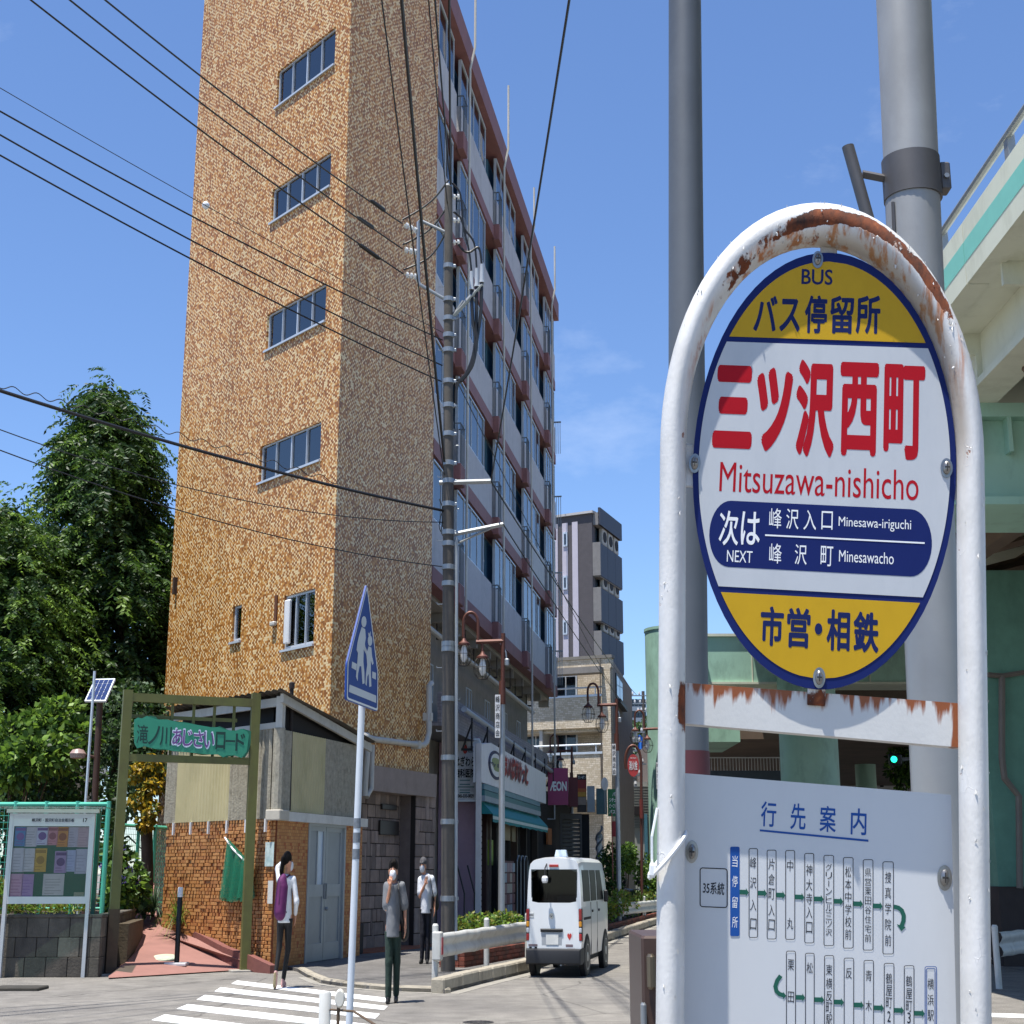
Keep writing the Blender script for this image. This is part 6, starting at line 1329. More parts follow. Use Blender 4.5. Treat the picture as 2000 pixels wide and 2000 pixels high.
# ================================================================== FOLIAGE
def leaf_mat(name, c, tr=.35, rough=.5):
    m = bpy.data.materials.new(name); m.use_nodes = True; n, l = m.node_tree.nodes, m.node_tree.links; b = n['Principled BSDF']; b.inputs['Roughness'].default_value = rough; b.inputs['Specular IOR Level'].default_value = .4
    cc_ = lin(c); oi = n.new('ShaderNodeNewGeometry'); ra = n.new('ShaderNodeValToRGB'); ra.color_ramp.elements[0].color = (*[x * .6 for x in cc_], 1); ra.color_ramp.elements[1].color = (*[min(1, x * 1.45) for x in cc_], 1)
    l.new(oi.outputs['Random Per Island'], ra.inputs[0]); l.new(ra.outputs[0], b.inputs['Base Color'])
    t = n.new('ShaderNodeBsdfTranslucent'); l.new(ra.outputs[0], t.inputs[0]); mi = n.new('ShaderNodeMixShader'); mi.inputs[0].default_value = tr
    l.new(b.outputs[0], mi.inputs[1]); l.new(t.outputs[0], mi.inputs[2]); l.new(mi.outputs[0], n['Material Output'].inputs[0]); return m
M_LF = dict(dark=leaf_mat('leaf_dark', '2c4520'), mid=leaf_mat('leaf_mid', '466326'), light=leaf_mat('leaf_light', '6c8a34'), yellow=leaf_mat('leaf_yellow', 'a88a1e'), olive=leaf_mat('leaf_olive', '77772e'), grey=leaf_mat('leaf_grey_green', '5f7458'), purple=leaf_mat('petal_purple', '6a5aa8'), pink=leaf_mat('petal_pink', 'b88aa0'))
def leaves_mesh(name, pos, axis, L, Wd, mats, mi, parent, rng, fold=.25):
    """pos,axis (n,3): one folded leaf (4 tris) per row"""
    n = len(pos); axis = axis / np.linalg.norm(axis, axis=1, keepdims=True)
    rnd = rng.normal(size=(n, 3)); side = np.cross(axis, rnd); side /= np.linalg.norm(side, axis=1, keepdims=True); up = np.cross(side, axis)
    L = np.broadcast_to(np.asarray(L, float), (n,))[:, None]; Wd = np.broadcast_to(np.asarray(Wd, float), (n,))[:, None]
    a = pos; t = pos + axis * L; mid = pos + axis * L * .45; l_ = mid + side * Wd + up * Wd * fold; r_ = mid - side * Wd + up * Wd * fold
    V = np.stack([a, l_, t, r_], 1).reshape(-1, 3)
    F = np.arange(n)[:, None] * 4
    T = np.stack([F + [0, 1, 2], F + [0, 2, 3]], 1).reshape(-1, 3)
    me = bpy.data.meshes.new(name); me.vertices.add(len(V)); me.vertices.foreach_set('co', V.ravel()); me.loops.add(T.size); me.loops.foreach_set('vertex_index', T.ravel().astype(np.int32)); me.polygons.add(len(T)); me.polygons.foreach_set('loop_start', np.arange(0, T.size, 3, dtype=np.int32))
    for m in mats: me.materials.append(m)
    me.polygons.foreach_set('material_index', np.repeat(mi, 2).astype(np.int32)); me.update(calc_edges=True); me.validate()
    return link(name, me, parent)
def clump_leaves(centers, radii, per, rng, L, Wd, droop=.4, shell=.55):
    P, A = [], []
    for c, r_ in zip(centers, radii):
        d = rng.normal(size=(per, 3)); d /= np.linalg.norm(d, axis=1, keepdims=True)
        rr = (shell + (1 - shell) * rng.random(per))[:, None]
        P.append(np.asarray(c) + d * rr * np.asarray(r_)); ax_ = d + rng.normal(size=(per, 3)) * .5; ax_[:, 2] -= droop; A.append(ax_)
    return np.concatenate(P), np.concatenate(A)
def trunk(points, radii, parent, mt=None): m = MB(); m.tube(points, radii, 10); return m.build('trunk', mt or mat('bark', '4a3b2c', .9, var=.3, scale=6, bump=.5, bscale=14), parent, smooth=True)
def limb(points, radii, parent): m = MB(); m.tube(points, radii, 6); return m.build('limb', mat('bark', ''), parent, smooth=True)
def frond_tree(label, base, top, prof, n_fr, seed, mix, frl=(.5, .85), sx=1.0):
    """conifer-like tree with drooping feathered sprays. prof: list of (z, half width)"""
    rng = np.random.default_rng(seed); t = thing('feather_tree', label, 'tree', tuple(base), group='trees behind the fence')
    trunk([base, base + Vector((.1, 0, (top.z - base.z) * .4)), top - Vector((0, 0, .6))], [.26, .17, .03], t)
    zs = np.array([p[0] for p in prof]); ws = np.array([p[1] for p in prof])
    for k in range(26):
        z = base.z + 1.5 + (top.z - base.z - 2.2) * k / 26; w = np.interp(z, zs, ws) * .75; a = k * 2.4
        c = base + (top - base) * ((z - base.z) / (top.z - base.z)); limb([c, c + Vector((math.cos(a) * w * .55, math.sin(a) * w * .6, .25)), c + Vector((math.cos(a) * w, math.sin(a) * w * 1.1, -.1))], [.05, .03, .012], t)
    # clump centres on the outer crown
    nc_ = 150; cz = zs[0] + (zs[-1] - zs[0]) * rng.random(nc_) ** .9; ca = rng.random(nc_) * 2 * math.pi; cr_ = np.interp(cz, zs, ws) * (.55 + .5 * rng.random(nc_))
    ctr = np.stack([base.x + (top.x - base.x) * (cz - base.z) / (top.z - base.z) + np.cos(ca) * cr_ * sx, base.y + np.sin(ca) * cr_ * 1.25, cz], 1)
    pick = rng.integers(0, nc_, n_fr); p0 = ctr[pick] + rng.normal(size=(n_fr, 3)) * np.array([.26, .34, .3])
    out = np.stack([np.cos(ca[pick]), np.sin(ca[pick]), np.zeros(n_fr)], 1) + rng.normal(size=(n_fr, 3)) * .45
    out[:, 2] = rng.normal(size=n_fr) * .35 - .15; out /= np.linalg.norm(out, axis=1, keepdims=True)
    fl = frl[0] + (frl[1] - frl[0]) * rng.random(n_fr); P, A, MI, LL = [], [], [], []
    base_mi = rng.choice(len(mix), n_fr, p=[m[1] for m in mix]); K = 9
    for k in range(K):
        s = (k + .5) / K; pos = p0 + out * (fl * s)[:, None]; pos[:, 2] -= fl * .55 * s * s
        tang = out.copy(); tang[:, 2] -= 1.1 * s; tang /= np.linalg.norm(tang, axis=1, keepdims=True)
        lat = np.cross(tang, np.array([0, 0, 1.0]) + rng.normal(size=(n_fr, 3)) * .25); lat /= np.linalg.norm(lat, axis=1, keepdims=True)
        for sd in (-1, 1):
            ax_ = lat * sd + tang * .55; ax_[:, 2] -= .35; P.append(pos); A.append(ax_); MI.append(base_mi); LL.append(fl * .26 * (1 - .45 * abs(s - .4)))
    P, A, MI, LL = np.concatenate(P), np.concatenate(A), np.concatenate(MI), np.concatenate(LL)
    nf = n_fr * 2; fz = zs[0] + (zs[-1] - zs[0]) * rng.random(nf); fa = rng.random(nf) * 2 * math.pi; fr_ = np.interp(fz, zs, ws) * .8 * np.sqrt(rng.random(nf))
    FP = np.stack([base.x + (top.x - base.x) * (fz - base.z) / (top.z - base.z) + np.cos(fa) * fr_ * sx, base.y + np.sin(fa) * fr_, fz], 1); FA = rng.normal(size=(nf, 3)); FA[:, 2] -= .6
    P = np.concatenate([P, FP]); A = np.concatenate([A, FA]); LL = np.concatenate([LL, np.full(nf, .26)]); MI = np.concatenate([MI, np.zeros(nf, int)])
    leaves_mesh('crown', P, A, LL, LL * .2, [M_LF[m[0]] for m in mix], MI, t, rng)
    return t
tb_ = at(215, 1700, 36.5); tb_.z = .7; tt_ = at(205, 772, 36.0)
zz = lambda v, Y=36.0: at(200, v, Y).z
frond_tree('tall dark green feathery tree left of the tiled tower', tb_, tt_, [(zz(1480), 1.2), (zz(1400), 1.65), (zz(1250), 1.7), (zz(1100), 1.5), (zz(1000), 1.2), (zz(900), .82), (zz(850), .55), (zz(800), .25), (zz(765), .05)], 6000, 1, [('dark', .5), ('mid', .36), ('light', .14)])
tb2 = at(20, 1700, 34.0); tb2.z = .7; tt2 = at(15, 985, 34.0)
frond_tree('lighter leafy tree at the left edge below the tall tree', tb2, tt2, [(zz(1560, 34), 1.1), (zz(1450, 34), 1.5), (zz(1300, 34), 1.35), (zz(1150, 34), 1.2), (zz(1060, 34), .9), (zz(1000, 34), .4)], 3400, 2, [('dark', .25), ('mid', .4), ('light', .35)], (.4, .7))
def bush(name, label, cat, ctrs, radii, per, L, Wd, mix, seed, droop=.4, base=None, group=None, stem=True, flowers=None):
    rng = np.random.default_rng(seed); c0 = Vector(ctrs[0]); bz = base if base is not None else min(c[2] - r_[2] for c, r_ in zip(ctrs, radii)) - .2
    t = thing(name, label, cat, (c0.x, c0.y, bz), group=group)
    P, A = clump_leaves(ctrs, radii, per, rng, L, Wd, droop); MI = rng.choice(len(mix), len(P), p=[m[1] for m in mix])
    leaves_mesh('foliage', P, A, L * (.7 + .6 * rng.random(len(P))), Wd, [M_LF[m[0]] for m in mix], MI, t, rng)
    if stem:
        for k, c in enumerate(ctrs[:6]): limb([Vector((c0.x + .03 * k, c0.y, bz)), (Vector((c0.x, c0.y, bz)) + Vector(c)) / 2, Vector(c)], [.03, .02, .01], t)
    if flowers:
        for k in range(flowers[1]):
            c = ctrs[rng.integers(len(ctrs))]; r_ = radii[0]; d = rng.normal(size=3); d[1] = -abs(d[1]); d /= np.linalg.norm(d); q = np.asarray(c) + d * np.asarray(r_) * .95
            n = 40; dd = rng.normal(size=(n, 3)); dd /= np.linalg.norm(dd, axis=1, keepdims=True)
            leaves_mesh('flower_head', q + dd * .05, dd + rng.normal(size=(n, 3)) * .4, .045, .018, [M_LF[flowers[0]]], np.zeros(n, int), t, rng)
    return t
def cl(list_): return [tuple(at(u, v, Y)) for u, v, Y in list_]
bush('vine_bush', 'bright green climbing leaves below the trees behind the fence', 'shrub', cl([(30, 1440, 30), (80, 1420, 30.5), (120, 1400, 31), (60, 1480, 29.5), (110, 1470, 30), (20, 1500, 29.5), (150, 1440, 31)]), [(.5, .5, .45)] * 7, 420, .17, .06, [('mid', .4), ('light', .45), ('dark', .15)], 5, base=.7)
bush('dark_shrub', 'dark green shrub behind the solar lamp and arch', 'shrub', cl([(225, 1400, 33.5), (260, 1370, 33.5), (300, 1390, 34), (245, 1450, 33), (290, 1440, 33.5), (220, 1500, 33), (270, 1500, 33), (235, 1560, 32.5), (310, 1480, 33.5), (205, 1450, 33)]), [(.5, .55, .55)] * 10, 380, .12, .045, [('dark', .5), ('grey', .35), ('mid', .15)], 6, base=.7)
bush('shadow_shrub', 'deep shaded shrub mass between the trees and the fence', 'shrub', cl([(40, 1560, 31), (90, 1540, 31), (140, 1530, 31.5), (60, 1610, 30.5), (120, 1600, 31), (170, 1580, 31.5), (30, 1650, 30), (180, 1640, 31)]), [(.6, .55, .6)] * 8, 330, .13, .05, [('dark', .8), ('mid', .2)], 7, base=.7)
yt = bush('yellow_vine', 'yellow leaved climber hanging on a dark trunk by the hut', 'shrub', cl([(282, 1500, 29.8), (300, 1490, 29.8), (265, 1510, 29.7), (288, 1540, 29.7), (310, 1530, 29.8), (270, 1560, 29.6), (295, 1580, 29.6), (318, 1500, 29.9), (284, 1605, 29.6)]), [(.18, .25, .2)] * 9, 150, .1, .045, [('yellow', .55), ('olive', .3), ('dark', .15)], 8, 1.0, base=.6, stem=False)
b0 = at(288, 1780, 29.9); trunk([Vector((b0.x, b0.y, .5)), at(288, 1700, 29.9), at(286, 1600, 29.9), at(290, 1500, 29.9)], [.13, .12, .12, .06], yt)
bush('hydrangea', 'hydrangea bush with purple blooms beside the red path', 'shrub', cl([(225, 1680, 27.4), (248, 1690, 27.6), (230, 1720, 27.0), (262, 1720, 27.6), (240, 1750, 27.2), (222, 1660, 27.6), (268, 1755, 27.8), (225, 1765, 27.0)]), [(.22, .35, .26)] * 8, 130, .14, .055, [('mid', .5), ('light', .3), ('dark', .2)], 9, base=.6, flowers=('purple', 7))
bush('pink_shrub', 'small shrub with pink flowers near the dark trunk', 'shrub', cl([(275, 1720, 28.6), (268, 1745, 28.4), (282, 1760, 28.4)]), [(.13, .2, .18)] * 3, 110, .09, .035, [('mid', .4), ('dark', .6)], 10, base=.6, flowers=('pink', 3))
bush('wall_weeds', 'grassy weeds on top of the block wall', 'weeds', cl([(5, 1770, 25), (40, 1772, 25), (90, 1774, 25), (140, 1774, 25), (10, 1745, 25.1), (-5, 1730, 25.1)]), [(.25, .2, .08)] * 6, 160, .12, .015, [('light', .5), ('olive', .5)], 11, -.8, base=.9, stem=False)
def tuft(name, label, c, n, L, w, mix, seed, spread=.8):
    rng = np.random.default_rng(seed); t = thing(name, label, 'plant', tuple(c)); P, A, LL, MI = [], [], [], []
    m = MB()
    for k in range(n):
        a = rng.random() * 2 * math.pi; tilt = spread * (.15 + rng.random()); l_ = L * (.7 + .5 * rng.random()); pts = []
        for s in (0, .35, .7, 1): pts.append((c.x + math.cos(a) * math.sin(tilt * s * 1.2) * l_ * s * .62, c.y + math.sin(a) * math.sin(tilt * s * 1.2) * l_ * s, c.z + l_ * s * math.cos(tilt * s * 1.35)))
        sd = Vector((-math.sin(a), math.cos(a), 0)) * w; m.cur = int(rng.choice(len(mix), p=[q[1] for q in mix])); V = []
        for i, p in enumerate(pts):
            f = (1, .95, .6, .05)[i]; V += [Vector(p) + sd * f, Vector(p) - sd * f]
        m.add(V, [(0, 2, 3, 1), (2, 4, 5, 3), (4, 6, 7, 5)])
    m.build('blades', [M_LF[q[0]] for q in mix], t, fixn=False); return t
tuft('agave', 'grey green spiky plant at the foot of the dark trunk', ramp(298, 1797, .03), 90, .62, .02, [('grey', .7), ('dark', .3)], 21, 1.0)
tuft('agave', 'second grey green spiky plant left of the first beside the path kerb', ramp(280, 1800, .03), 45, .4, .018, [('grey', .6), ('dark', .4)], 22, 1.0)
gt_ = ramp(345, 1822, .03); tuft('grass_tuft', 'pale striped grass tuft behind the black bollard', Vector((gt_.x, gt_.y + .1, gt_.z)), 150, .78, .011, [('light', .5), ('olive', .35), ('mid', .15)], 23, 1.15)
def fr_cl(fr, L, n, d, z, seed):
    rng = np.random.default_rng(seed); out = []
    for k in range(n): p = fr.M @ Vector((L * (k + .5) / n, d + rng.normal() * .04, z + rng.normal() * .05)); out.append(tuple(p))
    return out
bush('planter_shrub', 'clipped yellow green shrub in the planter behind the near guard rail', 'shrub', fr_cl(PF1, PL1, 9, -.28, .62, 1), [(.16, .3, .26)] * 9, 230, .075, .028, [('light', .45), ('olive', .3), ('mid', .25)], 31, base=.25)
bush('planter_shrub', 'low shrub in the second planter by the hydrant sign', 'shrub', fr_cl(PF2, PL2, 8, -.35, .7, 2), [(.25, .5, .35)] * 8, 200, .1, .04, [('light', .45), ('olive', .35), ('mid', .2)], 32, base=.25)
bush('hedge_bush', 'round green bush behind the hydrant sign pole', 'shrub', cl([(1262, 1690, 52), (1275, 1700, 52), (1255, 1710, 51), (1270, 1725, 51), (1285, 1690, 52), (1288, 1720, 51)]), [(.3, .5, .4)] * 6, 260, .12, .045, [('light', .45), ('mid', .45), ('dark', .1)], 33, base=.1)
bush('hedge_bush', 'dark green hedge beside the shutters behind the van', 'shrub', cl([(1180, 1690, 51), (1192, 1670, 52), (1200, 1690, 51), (1185, 1720, 50), (1203, 1720, 50), (1195, 1745, 49.5), (1172, 1740, 50)]), [(.28, .5, .42)] * 7, 260, .12, .045, [('dark', .5), ('mid', .4), ('light', .1)], 34, base=.1)
bush('hedge_bush', 'bright bush further up the street before the louvred building', 'shrub', cl([(1222, 1670, 60), (1230, 1665, 61), (1216, 1680, 59), (1228, 1685, 60)]), [(.3, .5, .4)] * 4, 260, .13, .05, [('light', .7), ('mid', .3)], 35, base=.1)
bush('street_tree', 'small tree behind the traffic light', 'tree', cl([(1755, 1475, 62), (1768, 1490, 62), (1750, 1505, 62), (1765, 1520, 62), (1775, 1470, 62), (1780, 1510, 62)]), [(.45, .5, .5)] * 6, 200, .2, .07, [('mid', .5), ('dark', .35), ('light', .15)], 36, base=.1)
bush('hillside_trees', 'dark trees on the hill below the slate apartment block', 'tree', cl([(1240, 1430, 135), (1250, 1440, 135), (1262, 1425, 136), (1235, 1455, 134), (1268, 1450, 134)]), [(.9, 1.2, 1.0)] * 5, 150, .4, .15, [('dark', .7), ('mid', .3)], 37)
# pale house behind the trees
wh = thing('garden_house', 'pale house corner glimpsed under the trees', 'building', tuple(at(95, 1600, 42))); a, b = at(70, 1500, 42), at(112, 1640, 42)
m = MB(); m.box(a.x, b.x, 42, 46, .7, a.z); m.build('wall', mat('house_white', ''), wh); m = MB(); m.prism([(a.x - .3, a.z), (b.x + .3, a.z), ((a.x + b.x) / 2, a.z + .8)], 41.6, 46.4); m.build('roof', mat('house_roof', ''), wh)
m = MB(); m.box((a.x + b.x) / 2 - .1, b.x - .08, 41.96, 42, b.z + .4, a.z - .4); m.build('window', M_BGL, wh)
# ================================================================== VAN
vr = Vector(((.34 + 1.15) / 2 + .02, 24.25, 0)); vaz = 11.5
van = thing('delivery_van', 'small white delivery van driving away beside the guard rail', 'van', tuple(vr), rz=-R(vaz), scale=(.6, 1, 1))
M_VW = mat('van_white', 'd4d6d6', .28, var=.02, spec=.5, coat=.4); M_VG = mat('van_glass', '0d1114', .3, var=.1, spec=.02); M_VD = mat('van_bumper', '15171c', .6, var=.15)
def vsec(y):
    # half outline (x,z) at station y from the rear axle; rear end -.52, front 2.75
    t = 0 if y < 2.1 else min(1, (y - 2.1) / .65)
    zr_ = 1.83 - .03 * max(0, (-y - .2) / .35) - .62 * t ** 2 * .9; k = 1 - .012 * max(0, (-y - .3) / .25) - .1 * t * t
    top = zr_; belt = 1.1
    pts = [(.60, .26), (.715, .3), (.737, .55), (.737, .95), (.73, belt), (.708, belt + (top - belt) * .45), (.682, belt + (top - belt) * .74), (.645, top - .075), (.56, top - .025), (.36, top), (0, top + .012)]
    return [(x * k, z) for x, z in pts]
ys = [-.54, -.5, -.3, 0, .5, 1.0, 1.5, 2.0, 2.2, 2.4, 2.58, 2.7, 2.76]
rings = []
for y in ys:
    h = vsec(y); sh = -.0
    full = [(x, y + (z - .3) * .045 * (1 if y < -.2 else 0), z) for x, z in h] + [(-x, y + (z - .3) * .045 * (1 if y < -.2 else 0), z) for x, z in h[-2::-1]]
    rings.append(full)
m = MB(); m.loft(rings, closed=True, cap=False); m.add(rings[-1], [tuple(range(len(rings[-1])))])
# rear face with window opening
out = rings[0]; n = len(out); wz0, wz1, wx0, wx1 = 1.13, 1.635, -.6, .6
hole = []
for x, y, z in out:
    cx, cz = 0, 1.38; dx, dz = x - cx, z - cz
    sx_ = 99 if abs(dx) < 1e-6 else .6 / abs(dx); sz_ = 99 if abs(dz) < 1e-6 else .2525 / abs(dz); k = min(sx_, sz_); hx, hz = cx + dx * k, cz + dz * k
    hole.append((hx * .985, -.54 + (hz - .3) * .045 - .0, hz))
m.add(list(out) + hole, [(i, (i + 1) % n, (i + 1) % n + n, i + n) for i in range(n)])
body = m.build('body', M_VW, van, False, smooth=35)
yb = lambda z: -.54 + (z - .3) * .045
def vbox(name, x0, x1, z0, z1, d0, d1, mt, parent=van, b=.006):
    zc = (z0 + z1) / 2; mm = MB(); mm.bbox(x0, x1, yb(zc) - d1, yb(zc) - d0, z0, z1, b); return mm.build(name, mt, parent, False)
rw_ = vbox('rear_window', -.615, .615, 1.125, 1.64, -.004, .008, glass('van_rear_glass', (.3, .34, .36), .03, -.1))
# interior
m = MB(); m.box(-.62, .62, 1.1, 1.2, .5, 1.7); m.build('bulkhead', mat('van_inside', '3a3d42', .9), van, False)
m = MB(); m.bbox(-.05, .55, -.1, .4, .9, 1.22, .03); m.build('parcel_box', mat('parcel_white', 'c2c2bd', .7), van, False)
for x in (-.35, .3): m = MB(); m.bbox(x - .2, x + .2, .7, .9, .8, 1.38, .06); m.build('seat', mat('seat_grey', '565a60', .9), van, False, True); m = MB(); m.bbox(x - .1, x + .1, .72, .86, 1.38, 1.54, .05); m.build('headrest', mat('seat_grey', ''), van, False, True)
m = MB(); m.box(-.66, .66, -.3, 1.1, .45, .62); m.build('load_floor', mat('van_inside', ''), van, False)
# rear lamps
for s in (-1, 1):
    tl0 = MB(); x0_, x1_ = (.655, .742) if s > 0 else (-.742, -.655)
    def lam(z0, z1, mt, nm): mm = MB(); mm.bbox(x0_, x1_, yb(.8) - .02, yb(.8) + .12, z0, z1, .015); return mm.build(nm, mt, tlp, False)
    tlp = MB().bbox(x0_ - .004, x1_ + .002, yb(.8) - .012, yb(.8) + .1, .54, 1.04, .015).build('tail_light', mat('lamp_housing', '2a1416', .4), van, False)
    lam(.86, 1.03, mat('lamp_red', '9c1a1c', .15, coat=.5), 'brake_lens'); lam(.76, .85, mat('lamp_amber', 'd08a1a', .15, coat=.5), 'turn_lens'); lam(.67, .75, mat('lamp_clear', 'b9bdc0', .1, coat=.5), 'reverse_lens'); lam(.55, .66, mat('lamp_red', ''), 'reflector')
vbox('high_brake_light', -.13, .12, 1.675, 1.715, -.01, .02, mat('lamp_red', ''))
m = MB(); m.tube([(-.2, yb(1.72), 1.72), (-.21, yb(1.7) - .12, 1.66), (-.2, yb(1.6) - .14, 1.52)], .016, 6); m.build('mirror_stalk', W_['black'], van, False); m = MB(); m.bbox(-.28, -.12, yb(1.5) - .2, yb(1.5) - .12, 1.43, 1.54, .03); m.build('rear_mirror', W_['white'], van, False)
vbox('plate_garnish', -.36, .24, .685, .735, 0, .03, W_['black'], b=.015); pr = vbox('plate_recess', -.33, .21, .46, .68, -.004, .004, mat('van_recess', '9fa3a6', .4))
lpl = vbox('licence_plate', -.21, .12, .49, .655, .004, .012, mat('plate_white', 'd8d8d2', .5)); m = MB(); put_text(m, '85-03', -.18, .09, .5, .585, yb(.57) - .0135, .03); put_text(m, '横浜 400', -.14, .06, .6, .645, yb(.57) - .0135, .01); m.build('lettering', mat('plate_green', '2a3f38', .5), lpl)
m = MB(Matrix.Translation((-.07, yb(.93) - .002, .93))); m.prism([(.055 * math.cos(t), .045 * math.sin(t)) for t in np.linspace(0, 2 * math.pi, 20, endpoint=False)], -.012, 0); em = m.build('emblem', mat('chrome', 'b5b8bb', .15, .9), van, False)
m = MB(Matrix.Translation((-.07, yb(.93) - .0145, .93))); m.prism([(-.04, .015), (-.02, .01), (0, -.012), (.02, .01), (.04, .015), (.02, -.005), (0, -.026), (-.02, -.005)], -.001, 0); m.build('emblem_wing', mat('emblem_dark', '3a3d42', .4), em, False)
bd = vbox('badge', -.66, -.54, .9, .98, 0, .008, mat('badge_pale', 'c9cbc9', .4)); m = MB(); put_text(m, 'BONGO', -.65, -.55, .925, .955, yb(.94) - .0095, .02); m.build('lettering', W_['blk'], bd, False)
hs_ = vbox('heart_sticker', .33, .49, .53, .69, 0, .003, mat('sticker_white', 'dadada', .5)); m = MB(Matrix.Translation((.41, yb(.61) - .0045, .62))); P = [(.0037 * 16 * math.sin(t) ** 3, .0037 * (13 * math.cos(t) - 5 * math.cos(2 * t) - 2 * math.cos(3 * t) - math.cos(4 * t))) for t in np.linspace(0, 2 * math.pi, 24, endpoint=False)]; m.prism(P, -.001, 0); m.build('heart', mat('heart_red', 'c0392f', .5), hs_, False)
for x0_, x1_, z0_, z1_ in ((-.68, -.44, .465, .5), (.31, .5, .46, .5), (.35, .55, .41, .44)): vbox('name_sticker', x0_, x1_, z0_, z1_, 0, .003, mat('sticker_maroon', '7a6a6c', .5, var=.4, scale=60))
for x0_ in (-.66, -.52): vbox('body_plug', x0_, x0_ + .07, .42, .46, 0, .004, W_['black'])
m = MB(); m.loft([[(-.74 + i_, y, z0), (.74 - i_, y, z0), (.74 - i_, y, z1), (-.74 + i_, y, z1)] for y, i_, z0, z1 in ((yb(.3) - .1, .06, .22, .4), (yb(.3) - .08, .02, .2, .43), (yb(.3) + .05, 0, .2, .44), (yb(.3) + .22, -.005, .24, .44))]); m.build('bumper', M_VD, van, False, 40)
m = MB(); m.bbox(-.62, .62, -.5, 2.5, .2, .3, .03); m.build('underbody', W_['dark'], van, False); m = MB(); m.tube([(.2, -.62, .2), (.2, -.3, .2)], .025, 8); m.build('exhaust', W_['steel'], van, False)
# side glass, door lines, handles
for s in (-1, 1):
    for y0, y1, nm in ((-.28, .42, 'side_window'), (.52, 1.12, 'side_window'), (1.24, 1.95, 'door_window')):
        mm = MB(); rows_ = []
        for zz_ in np.linspace(1.14, 1.63, 7):
            h = vsec(1.0); xs_ = np.interp(zz_, [p[1] for p in h[3:9]], [p[0] for p in h[3:9]]); t_ = (zz_ - 1.14) / .49
            rows_.append([(s * (xs_ + .009), y0, zz_), (s * (xs_ + .009), y1 - (.24 * t_ if nm == 'door_window' else 0), zz_), (s * (xs_ - .01), y1 - (.24 * t_ if nm == 'door_window' else 0), zz_), (s * (xs_ - .01), y0, zz_)])
        mm.loft(rows_); mm.build(nm, M_VG, van, False)
    for y in (.47, 1.18): mm = MB(); mm.box(s * .728, s * .741, y - .006, y + .006, .3, 1.12); mm.build('door_seam', W_['dark'], van, False)
    mm = MB(); mm.box(s * .73, s * .745, -.3, .42, .86, .9); mm.build('slide_rail', W_['dark'], van, False)
    for y in (.56, 1.3): mm = MB(); mm.bbox(min(s * .735, s * .76), max(s * .735, s * .76), y, y + .12, .96, 1.0, .01); mm.build('door_handle', W_['black'], van, False)
    mm = MB(); mm.bbox(min(s * .74, s * .86), max(s * .74, s * .86), 1.95, 2.02, 1.1, 1.3, .02); mm.build('wing_mirror', W_['black'], van, False)
    for y in (0, 2.1):
        mm = MB(); mm.lathe([(.345, s * .60), (.345, s * .742), (.3, s * .743)], 24, (0, y, .3), 'x'); mm.build('wheel_arch', W_['dark'], van, False)
        mm = MB(); mm.lathe([(.19, s * .58), (.27, s * .58), (.29, s * .62), (.29, s * .72), (.27, s * .752), (.19, s * .755)], 28, (0, y, .29), 'x'); wh_ = mm.build('wheel', W_['black'], van, False, True)
        mm = MB(); mm.lathe([(.2, s * .74), (.2, s * .757), (.16, s * .75), (.1, s * .745), (.06, s * .76), (.02, s * .765)], 20, (0, y, .29), 'x'); mm.build('rim', mat('rim_silver', 'a5a9ac', .35, .6), wh_, False, True)
m = MB(); V = [(-.55, 2.16, 1.66), (.55, 2.16, 1.66), (.62, 2.66, 1.16), (-.62, 2.66, 1.16)]; m.add([Vector(v) + Vector((0, .03, .03)) for v in V] + [Vector(v) for v in V], [(0, 1, 2, 3), (4, 5, 6, 7), (0, 1, 5, 4), (1, 2, 6, 5), (2, 3, 7, 6), (3, 0, 4, 7)]); m.build('windscreen', M_VG, van, False)
m = MB(); m.loft([[(-.34 + i_, .75 + j_, z), (.0 - i_, .75 + j_, z), (.0 - i_, .9 - j_, z), (-.34 + i_, .9 - j_, z)] for i_, j_, z in ((0, 0, 1.84), (0, 0, 1.86), (.03, .04, 1.96))]); m.build('roof_sign', mat('roof_sign_blue', 'b5c3d2', .4), van, False)
# ================================================================== BUS STOP SIGN (near)
BX, BY, BZ, BYAW, BROLL, BSX = .4122, 1.8518, 2.1253, R(6.13), R(4.39), .5704
BH = 2.13
BM = Matrix.Translation((BX, BY, BZ)) @ Matrix.Rotation(-BYAW, 4, 'Z') @ Matrix.Rotation(BROLL, 4, 'Y') @ Matrix.Diagonal((BSX, 1, 1, 1)) @ Matrix.Translation((0, 0, -BH))
def bs(u, v):
    r = ray(u, v); nn_ = Vector((math.sin(BYAW), math.cos(BYAW), 0)); o = Vector((BX, BY, BZ)); t = (o - Vector((0, 0, EYE))).dot(nn_) / r.dot(nn_); q = Vector((0, 0, EYE)) + r * t - o
    a2 = q.dot(Vector((math.cos(BYAW), -math.sin(BYAW), 0))); b2 = q.z
    return (a2 * math.cos(BROLL) - b2 * math.sin(BROLL)) / BSX, a2 * math.sin(BROLL) + b2 * math.cos(BROLL) + BH
D_ = lambda x, y: (1250 + x / 2.576, 350 + y / 2.576); E_ = lambda x, y: (1250 + x / 2.576, 950 + y / 2.576); F_ = lambda x, y: (1250 + x / 2.576, 1450 + y / 2.576)
def bbx(cv, x0, y0, x1, y1):
    xm, ym = (x0 + x1) / 2, (y0 + y1) / 2
    return bs(*cv(x0, ym))[0], bs(*cv(x1, ym))[0], bs(*cv(xm, y1))[1], bs(*cv(xm, y0))[1]
